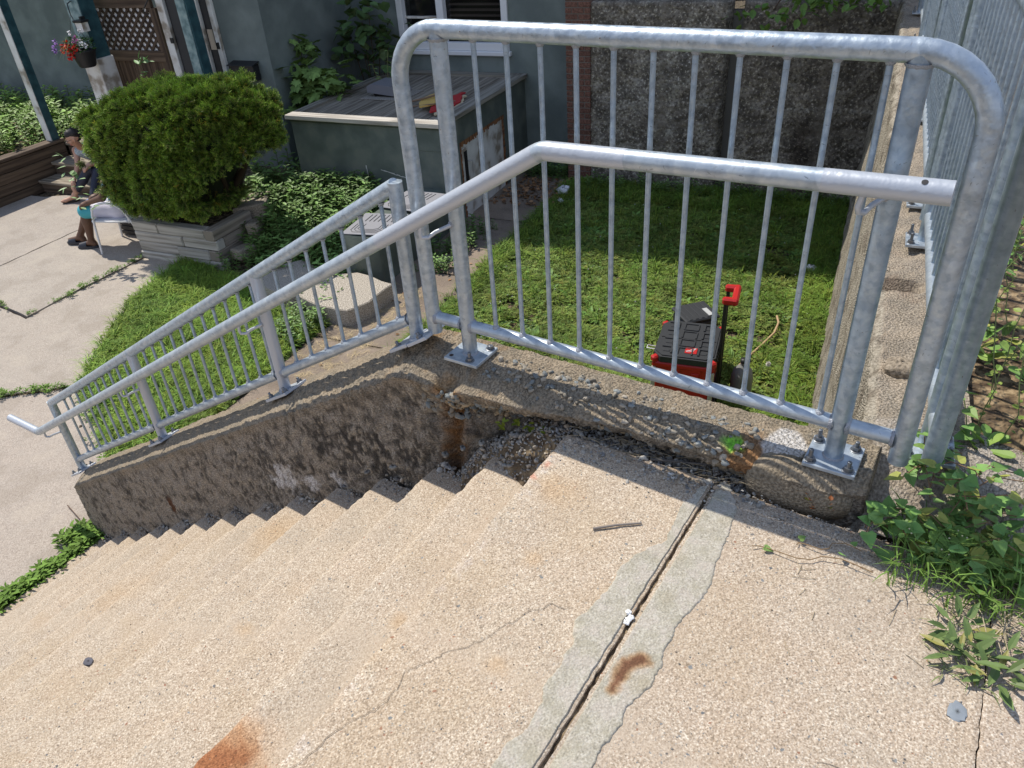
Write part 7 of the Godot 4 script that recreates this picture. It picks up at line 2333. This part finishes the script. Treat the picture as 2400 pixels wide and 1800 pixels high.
	var big := leaf_meshes(0, 0.20, 0.21, Color(0.085, 0.15, 0.055), 4)
	t = thing("broadleaf_shrub", "tall dark shrub with big round leaves against the blue wall left of the window", "shrub", yp(-5.9, -2.0, -8.35), false)
	for s in [[-5.75, -0.05, 30], [-6.15, -0.52, 26], [-5.62, -0.48, 30], [-5.95, -0.75, 26], [-5.5, -0.62, 16], [-5.9, -0.3, 24]]:
		m = MB.new()
		m.col = Color(0.7, 0.65, 0.55)
		m.tube([yp(-5.9, -2.1, -8.4), yp(lerpf(-5.9, s[0], 0.4), -1.3, -8.4), yp(s[0], s[1], -8.38)], 0.014, 6, true, 0.004)
		part("stem", m, M.bark, t)
		for k in s[2]:
			put_leaf(t, big, yp(s[0] + rng.randfn(0, 0.20), s[1] + rng.randfn(0, 0.17), -8.38 + rnd(-0.22, 0.22)), rnd(0, TAU), rnd(-0.8, 0.05), rnd(-0.5, 0.5), rnd(0.6, 1.15))
	t = thing("sumac_sprig", "feathery compound leaved sprig rising behind the shed roof, below the window", "sapling", yp(-5.4, -1.3, -8.1), false)
	var fe := leaf_meshes(0, 0.085, 0.030, Color(0.22, 0.34, 0.10), 3)
	for s in [[-5.28, -0.62, -8.0], [-5.55, -0.80, -7.95], [-5.42, -0.98, -7.9]]:
		var a := yp(-5.42, -1.35, -8.0); var b := yp(s[0], s[1], s[2])
		var m2 := MB.new()
		m2.col = Color(0.2, 0.22, 0.09)
		m2.tube([a, b], 0.004, 5)
		part("stalk", m2, M.vc, t)
		for k in 16:
			var u := 0.3 + 0.7 * (k / 2) / 7.0
			put_leaf(t, fe, a.lerp(b, u), (0.2 if k % 2 == 0 else PI + 0.2), rnd(-0.3, 0.1), rnd(-0.3, 0.3), rnd(0.8, 1.15))
	# --- tree leaning over the back wall
	t = thing("overhanging_tree", "leafy tree standing above the dark back wall with boughs hanging over its top", "tree", yp(0.9, -0.1, -9.9), false)
	m = MB.new()
	m.col = Color(0.9, 0.85, 0.8)
	m.tube([yp(0.9, -0.3, -9.9), yp(0.85, 1.0, -9.8), yp(0.7, 2.4, -9.5), yp(0.6, 4.2, -9.4)], 0.13, 10, true, 0.05)
	part("trunk", m, M.bark, t)
	var boughs := [[yp(0.8, 1.2, -9.75), yp(0.4, 0.7, -8.8), yp(-0.05, -0.10, -8.05)], [yp(0.8, 1.2, -9.75), yp(0.8, 0.8, -8.7), yp(0.75, 0.1, -8.1)], [yp(0.7, 2.0, -9.6), yp(-0.6, 2.6, -9.0), yp(-1.6, 2.4, -8.5)], [yp(0.7, 2.2, -9.6), yp(1.6, 2.8, -9.2), yp(2.4, 3.2, -9.0)]]
	for b in boughs:
		m = MB.new()
		m.col = Color(0.8, 0.75, 0.7)
		m.tube(b, 0.035, 7, true, 0.008)
		part("bough", m, M.bark, t)
	var oval := leaf_meshes(0, 0.115, 0.085, Color(0.105, 0.20, 0.045), 4)
	for s in [[-0.40, -0.12, 7], [-0.22, -0.06, 8], [-0.05, -0.20, 8], [0.02, -0.30, 6], [0.12, -0.10, 14], [0.30, -0.02, 22], [0.50, 0.02, 26], [0.72, 0.03, 26], [0.95, 0.04, 22], [1.1, 0.06, 14], [0.2, 0.08, 24], [0.6, 0.16, 26]]:
		for k in s[2]: put_leaf(t, oval, yp(s[0] + rng.randfn(0, 0.09), s[1] + rng.randfn(0, 0.055), -7.95 + rnd(-0.35, 0.2)), rnd(0, TAU), rnd(-1.0, 0.1), rnd(-0.5, 0.5), rnd(0.7, 1.15))
	xf = []; cs = []
	var lc := MB.new()
	for k in 12:
		lc.col = Color(0.085, 0.16, 0.035) * rnd(0.7, 1.3)
		var d := Vector3(rnd(-1, 1), rnd(-0.6, 0.6), rnd(-1, 1))
		leaf(lc, d * 0.10, d, rnd(0.08, 0.12), rnd(0.05, 0.08))
	for k in 5200:
		var d := Vector3(rng.randfn(0, 1), rng.randfn(0, 1), rng.randfn(0, 1)).normalized() * pow(rnd(0, 1), 0.3)
		var p := Vector3(0.7, 2.5, -9.7) + d * Vector3(2.3, 2.2, 1.5)
		if nz.get_noise_3d(p.x * 1.3, p.y * 1.3, p.z * 1.3) < -0.12: continue
		if p.y < 0.1: continue
		xf.append(Transform3D(Basis(Vector3(rnd(-1, 1), rnd(-1, 1), rnd(-1, 1)).normalized(), rnd(0, TAU)), yp(p.x, p.y, p.z) - org[t])); cs.append(Color(1, 1, 1) * rnd(0.6, 1.3))
	scatter("crown", lc.mesh(), M.leaf, xf, cs, t)


# ---------------------------------------------------------------- gravel, sticks, scraps
func debris() -> void:
	var st := MB.new()
	rock(st, Vector3.ZERO, Vector3(1, 0.55, 0.8), 2, Color(0.8, 0.8, 0.8), 0.35, 1)
	var sm_ := st.mesh()
	var xf := []; var cs := []
	var pal := [Color(0.27, 0.265, 0.25), Color(0.34, 0.32, 0.285), Color(0.20, 0.18, 0.16), Color(0.42, 0.37, 0.30), Color(0.30, 0.24, 0.18), Color(0.44, 0.42, 0.38), Color(0.24, 0.235, 0.23)]
	for k in 5200:
		var x: float; var z: float; var y: float; var r := rnd(0.0025, 0.0065)
		if rng.randf() < 0.08: r = rnd(0.007, 0.014)
		if k < 3200:
			x = rnd(-0.1, 1.12); z = rnd(-0.01, 0.125) + 0.012 * sin(x * 9.0)
			if x < 0.46 and rng.randf() < 0.75: z += rnd(0.0, 0.13)
			y = bed_y(x, z) + 0.003
			if x > 0.50 and z > 0.10 and rng.randf() < 0.3: y = L + 0.002; z += rnd(0, 0.05)
		elif k < 4500:        # heel of each tread at the wall
			var s := rng.randi() % 13 + 1
			x = 0.452 - s * RUN + rnd(0.03, RUN); z = 0.125 + absf(rng.randfn(0, 0.028)); y = L - s * RISE + 0.001 + maxf(0.0, 0.028 - (z - 0.12) * 0.9)
		else:
			x = rnd(0.46, 1.6); z = 0.13 + absf(rng.randfn(0, 0.05)); y = L + 0.001; r *= 0.6
		xf.append(Transform3D(Basis(Vector3(rnd(-1, 1), rnd(-1, 1), rnd(-1, 1)).normalized(), rnd(0, TAU)) * r, Vector3(x, y, z)))
		cs.append(pal[rng.randi() % pal.size()] * rnd(0.8, 1.7))
	scatter("gravel", sm_, M.vc, xf, cs)
	# loose grit on treads and landing
	xf = []; cs = []
	for k in 900:
		var x := rnd(-3.2, 1.64); var z := 0.16 + pow(rnd(0, 1), 1.5) * 1.6
		var s := int(ceil((0.452 - x) / RUN)) if x < 0.452 else 0
		xf.append(Transform3D(Basis(Vector3(rnd(-1, 1), rnd(-1, 1), rnd(-1, 1)).normalized(), rnd(0, TAU)) * rnd(0.001, 0.0032), Vector3(x, L - s * RISE + 0.001, z)))
		cs.append(pal[rng.randi() % pal.size()] * rnd(0.5, 1.6))
	scatter("grit", sm_, M.vc, xf, cs)
	# dirt bed under the gravel
	var m := MB.new()
	m.grid(150, 26, func(i, j):
		var x := lerpf(-0.9, 1.2, i / 149.0); var z := lerpf(-0.08, 0.32, j / 25.0)
		return Vector3(x, bed_y(x, z), z), func(p, i, j): return Color(0.72, 0.68, 0.62) * (1.0 + 0.35 * sm3(p, 25.0)))
	sheet("gravel_bed", m, M.soil)
	# bigger stones of the rubble
	var bs := [[0.52, 0.085, 0.018], [0.60, 0.095, 0.013], [0.655, 0.10, 0.016], [0.70, 0.075, 0.014], [0.78, 0.085, 0.015], [0.83, 0.105, 0.020], [0.42, 0.06, 0.02], [0.86, 0.07, 0.013], [0.93, 0.10, 0.014], [1.0, 0.105, 0.012], [0.75, 0.115, 0.012], [0.47, 0.11, 0.012], [0.24, 0.115, 0.018], [0.10, 0.12, 0.016], [-0.05, 0.15, 0.017], [0.02, 0.13, 0.014], [-0.32, 0.16, 0.016], [-0.48, 0.155, 0.013]]
	for k in bs.size():
		m = MB.new()
		var s: Array = bs[k]
		var y: float = L - 0.012 if s[0] > 0.45 else stair_line(s[0]) + 0.05
		rock(m, Vector3(s[0], y, s[1]), Vector3(s[2], s[2] * 0.55, s[2] * 0.75), k + 3, [Color(0.34, 0.35, 0.36), Color(0.42, 0.42, 0.40), Color(0.30, 0.29, 0.27)][k % 3], 0.22, 2, Basis(Vector3.UP, rnd(0, 3)))
		single("loose_stone", m, M.stone, "grey loose stone in the rubble strip between the broken wall and the concrete", "stone", Vector3(s[0], y - s[2] * 0.5, s[1]), false, "loose stones along the broken wall")
	# stones still bedded in the broken face
	m = MB.new()
	xf = []; cs = []
	for k in 420:
		var x := rnd(-0.15, 1.05)
		var f := wall_front(x)
		var dep := rnd(0.02, 0.15)
		var y: float = wall_top(x) - f[1] - dep
		if y < stair_line(x) - 0.02: continue
		xf.append(Transform3D(Basis(Vector3(rnd(-1, 1), rnd(-1, 1), rnd(-1, 1)).normalized(), rnd(0, TAU)) * rnd(0.006, 0.019), Vector3(x, y, f[0] - f[2] * smoothstep(0.0, 0.13, dep) - 0.012)))
		cs.append([Color(0.20, 0.22, 0.22), Color(0.30, 0.27, 0.22), Color(0.36, 0.28, 0.18), Color(0.24, 0.20, 0.15)][rng.randi() % 4] * rnd(0.7, 1.4))
	for k in 260:       # pebbles breaking through the worn wall top
		var x := rnd(0.06, 1.02); var z := rnd(-0.06, 0.10)
		if absf(x) < 0.09: continue
		xf.append(Transform3D(Basis(Vector3(rnd(-1, 1), rnd(-1, 1), rnd(-1, 1)).normalized(), rnd(0, TAU)) * rnd(0.004, 0.013), Vector3(x, wall_top(x) - wall_front(x)[1] * pow(clampf(z / 0.11, 0, 1), 2.0) - 0.003, z)))
		cs.append([Color(0.24, 0.26, 0.26), Color(0.36, 0.32, 0.26), Color(0.28, 0.25, 0.2)][rng.randi() % 3] * rnd(0.8, 1.4))
	scatter("bedded_stones", sm_, M.vc, xf, cs)
	# sticks
	for k in [[[Vector3(0.715, L + 0.006, 0.462), Vector3(0.765, L + 0.007, 0.42), Vector3(0.822, L + 0.005, 0.378)], 0.0038, "short grey stick with cut end lying in the middle of the landing", Color(0.22, 0.19, 0.165)], [[Vector3(0.735, L + 0.010, 0.118), Vector3(0.83, L + 0.009, 0.085), Vector3(0.945, L + 0.012, 0.045)], 0.0042, "thin dark rod lying along the gravel at the foot of the broken wall", Color(0.085, 0.075, 0.07)], [[Vector3(-4.0, G + 0.01, 0.05), Vector3(-3.75, G + 0.02, 0.1)], 0.004, "thin dry twig lying on the pavement beyond the wall end", Color(0.14, 0.09, 0.06)]]:
		m = MB.new()
		m.col = k[3]
		m.tube(k[0], k[1], 8, true, k[1] * 0.75)
		single("stick", m, M.vc, k[2], "stick", k[0][0])
	m = MB.new()
	for k in 4: rock(m, Vector3(0.925 + rnd(-0.008, 0.008), L + 0.006, 0.675 + k * 0.010), Vector3(0.007, 0.003, 0.006), k + 20, Color(0.78, 0.78, 0.78), 0.5, 2)
	single("paper_scrap", m, M.vcs, "small torn white paper scrap stuck in the landing joint", "paper", Vector3(0.925, L, 0.69))
	m = MB.new()
	rock(m, Vector3(-1.22, L - 6 * RISE + 0.004, 1.16), Vector3(0.022, 0.002, 0.018), 31, Color(0.10, 0.10, 0.12), 0.3, 2)
	single("slate_chip", m, M.vc, "flat dark slate chip lying on a lower step at the left", "chip", Vector3(-1.22, L - 6 * RISE, 1.16))
	m = MB.new()
	rock(m, Vector3(1.625, L + 0.0005, 0.575), Vector3(0.017, 0.002, 0.024), 37, Color(0.22, 0.25, 0.28), 0.35, 2)
	single("blue_chip", m, M.vc, "pale blue grey stone chip set in the slab edge at the lower right", "chip", Vector3(1.625, L, 0.575))
	# straws
	m = MB.new()
	for k in 60:
		m.col = Color(0.42, 0.34, 0.22) * rnd(0.5, 1.2)
		var c := Vector3(rnd(0.45, 1.1), L + 0.008, rnd(0.05, 0.15)); var a := rnd(-0.9, 0.5); var l := rnd(0.015, 0.05)
		m.tube([c - Vector3(cos(a), 0, sin(a)) * l, c + Vector3(0, 0.003, 0), c + Vector3(cos(a), 0, sin(a)) * l], 0.0007, 4, false)
	for k in 14:
		m.col = Color(0.40, 0.33, 0.22) * rnd(0.6, 1.2)
		var c := Vector3(rnd(1.2, 1.62), L + 0.002, rnd(0.2, 0.6)); var a := rnd(0, 3.0); var l := rnd(0.01, 0.03)
		m.tube([c - Vector3(cos(a), 0, sin(a)) * l, c + Vector3(0, 0.002, 0), c + Vector3(cos(a), 0, sin(a)) * l], 0.0008, 4, false)
	sheet("straw", m, M.vc, "stuff")
	# dead leaves at the brick pier
	var dl := MB.new()
	dl.col = Color(0.23, 0.13, 0.07)
	leaf(dl, Vector3.ZERO, Vector3(1, 0.1, 0), 0.07, 0.05)
	xf = []; cs = []
	for k in 420:
		xf.append(Transform3D(Basis(Vector3.UP, rnd(0, TAU)) * Basis(Vector3.BACK, rnd(-0.6, 0.6)) * Basis(Vector3.RIGHT, rnd(-1.2, 1.2)) * rnd(0.5, 1.2), yp(rnd(-3.45, -2.5), G + rnd(0.02, 0.07), rnd(-8.35, -7.2))))
		cs.append(Color(1, 1, 1) * rnd(0.6, 1.7))
	for k in 40:
		xf.append(Transform3D(Basis(Vector3.UP, rnd(0, TAU)) * Basis(Vector3.RIGHT, rnd(-0.5, 0.5)) * rnd(0.3, 0.7), yp(rnd(-3.6, -2.7), G + 0.04, rnd(-6.0, -2.0)))); cs.append(Color(1.4, 1.3, 1.1) * rnd(0.6, 1.7))
	scatter("dead_leaves", dl.mesh(), M.leaf, xf, cs)


# rubble strip: level beside the landing, spilling down on to the treads beside the stair wall
func bed_y(x: float, z: float) -> float:
	var base := L - 0.026
	if x < 0.50: base = lerpf(stair_line(x) - 0.13 + 0.14 * smoothstep(-0.12, 0.10, x), L - 0.026, smoothstep(0.10, 0.50, x))
	return base - maxf(0.0, z - (0.115 if x < 0.46 else 0.135)) * 1.15 + 0.012 * fbm(Vector3(x * 12.0, z * 12.0, 3)) + 0.006 * fbm(Vector3(x * 40.0, z * 40.0, 3))
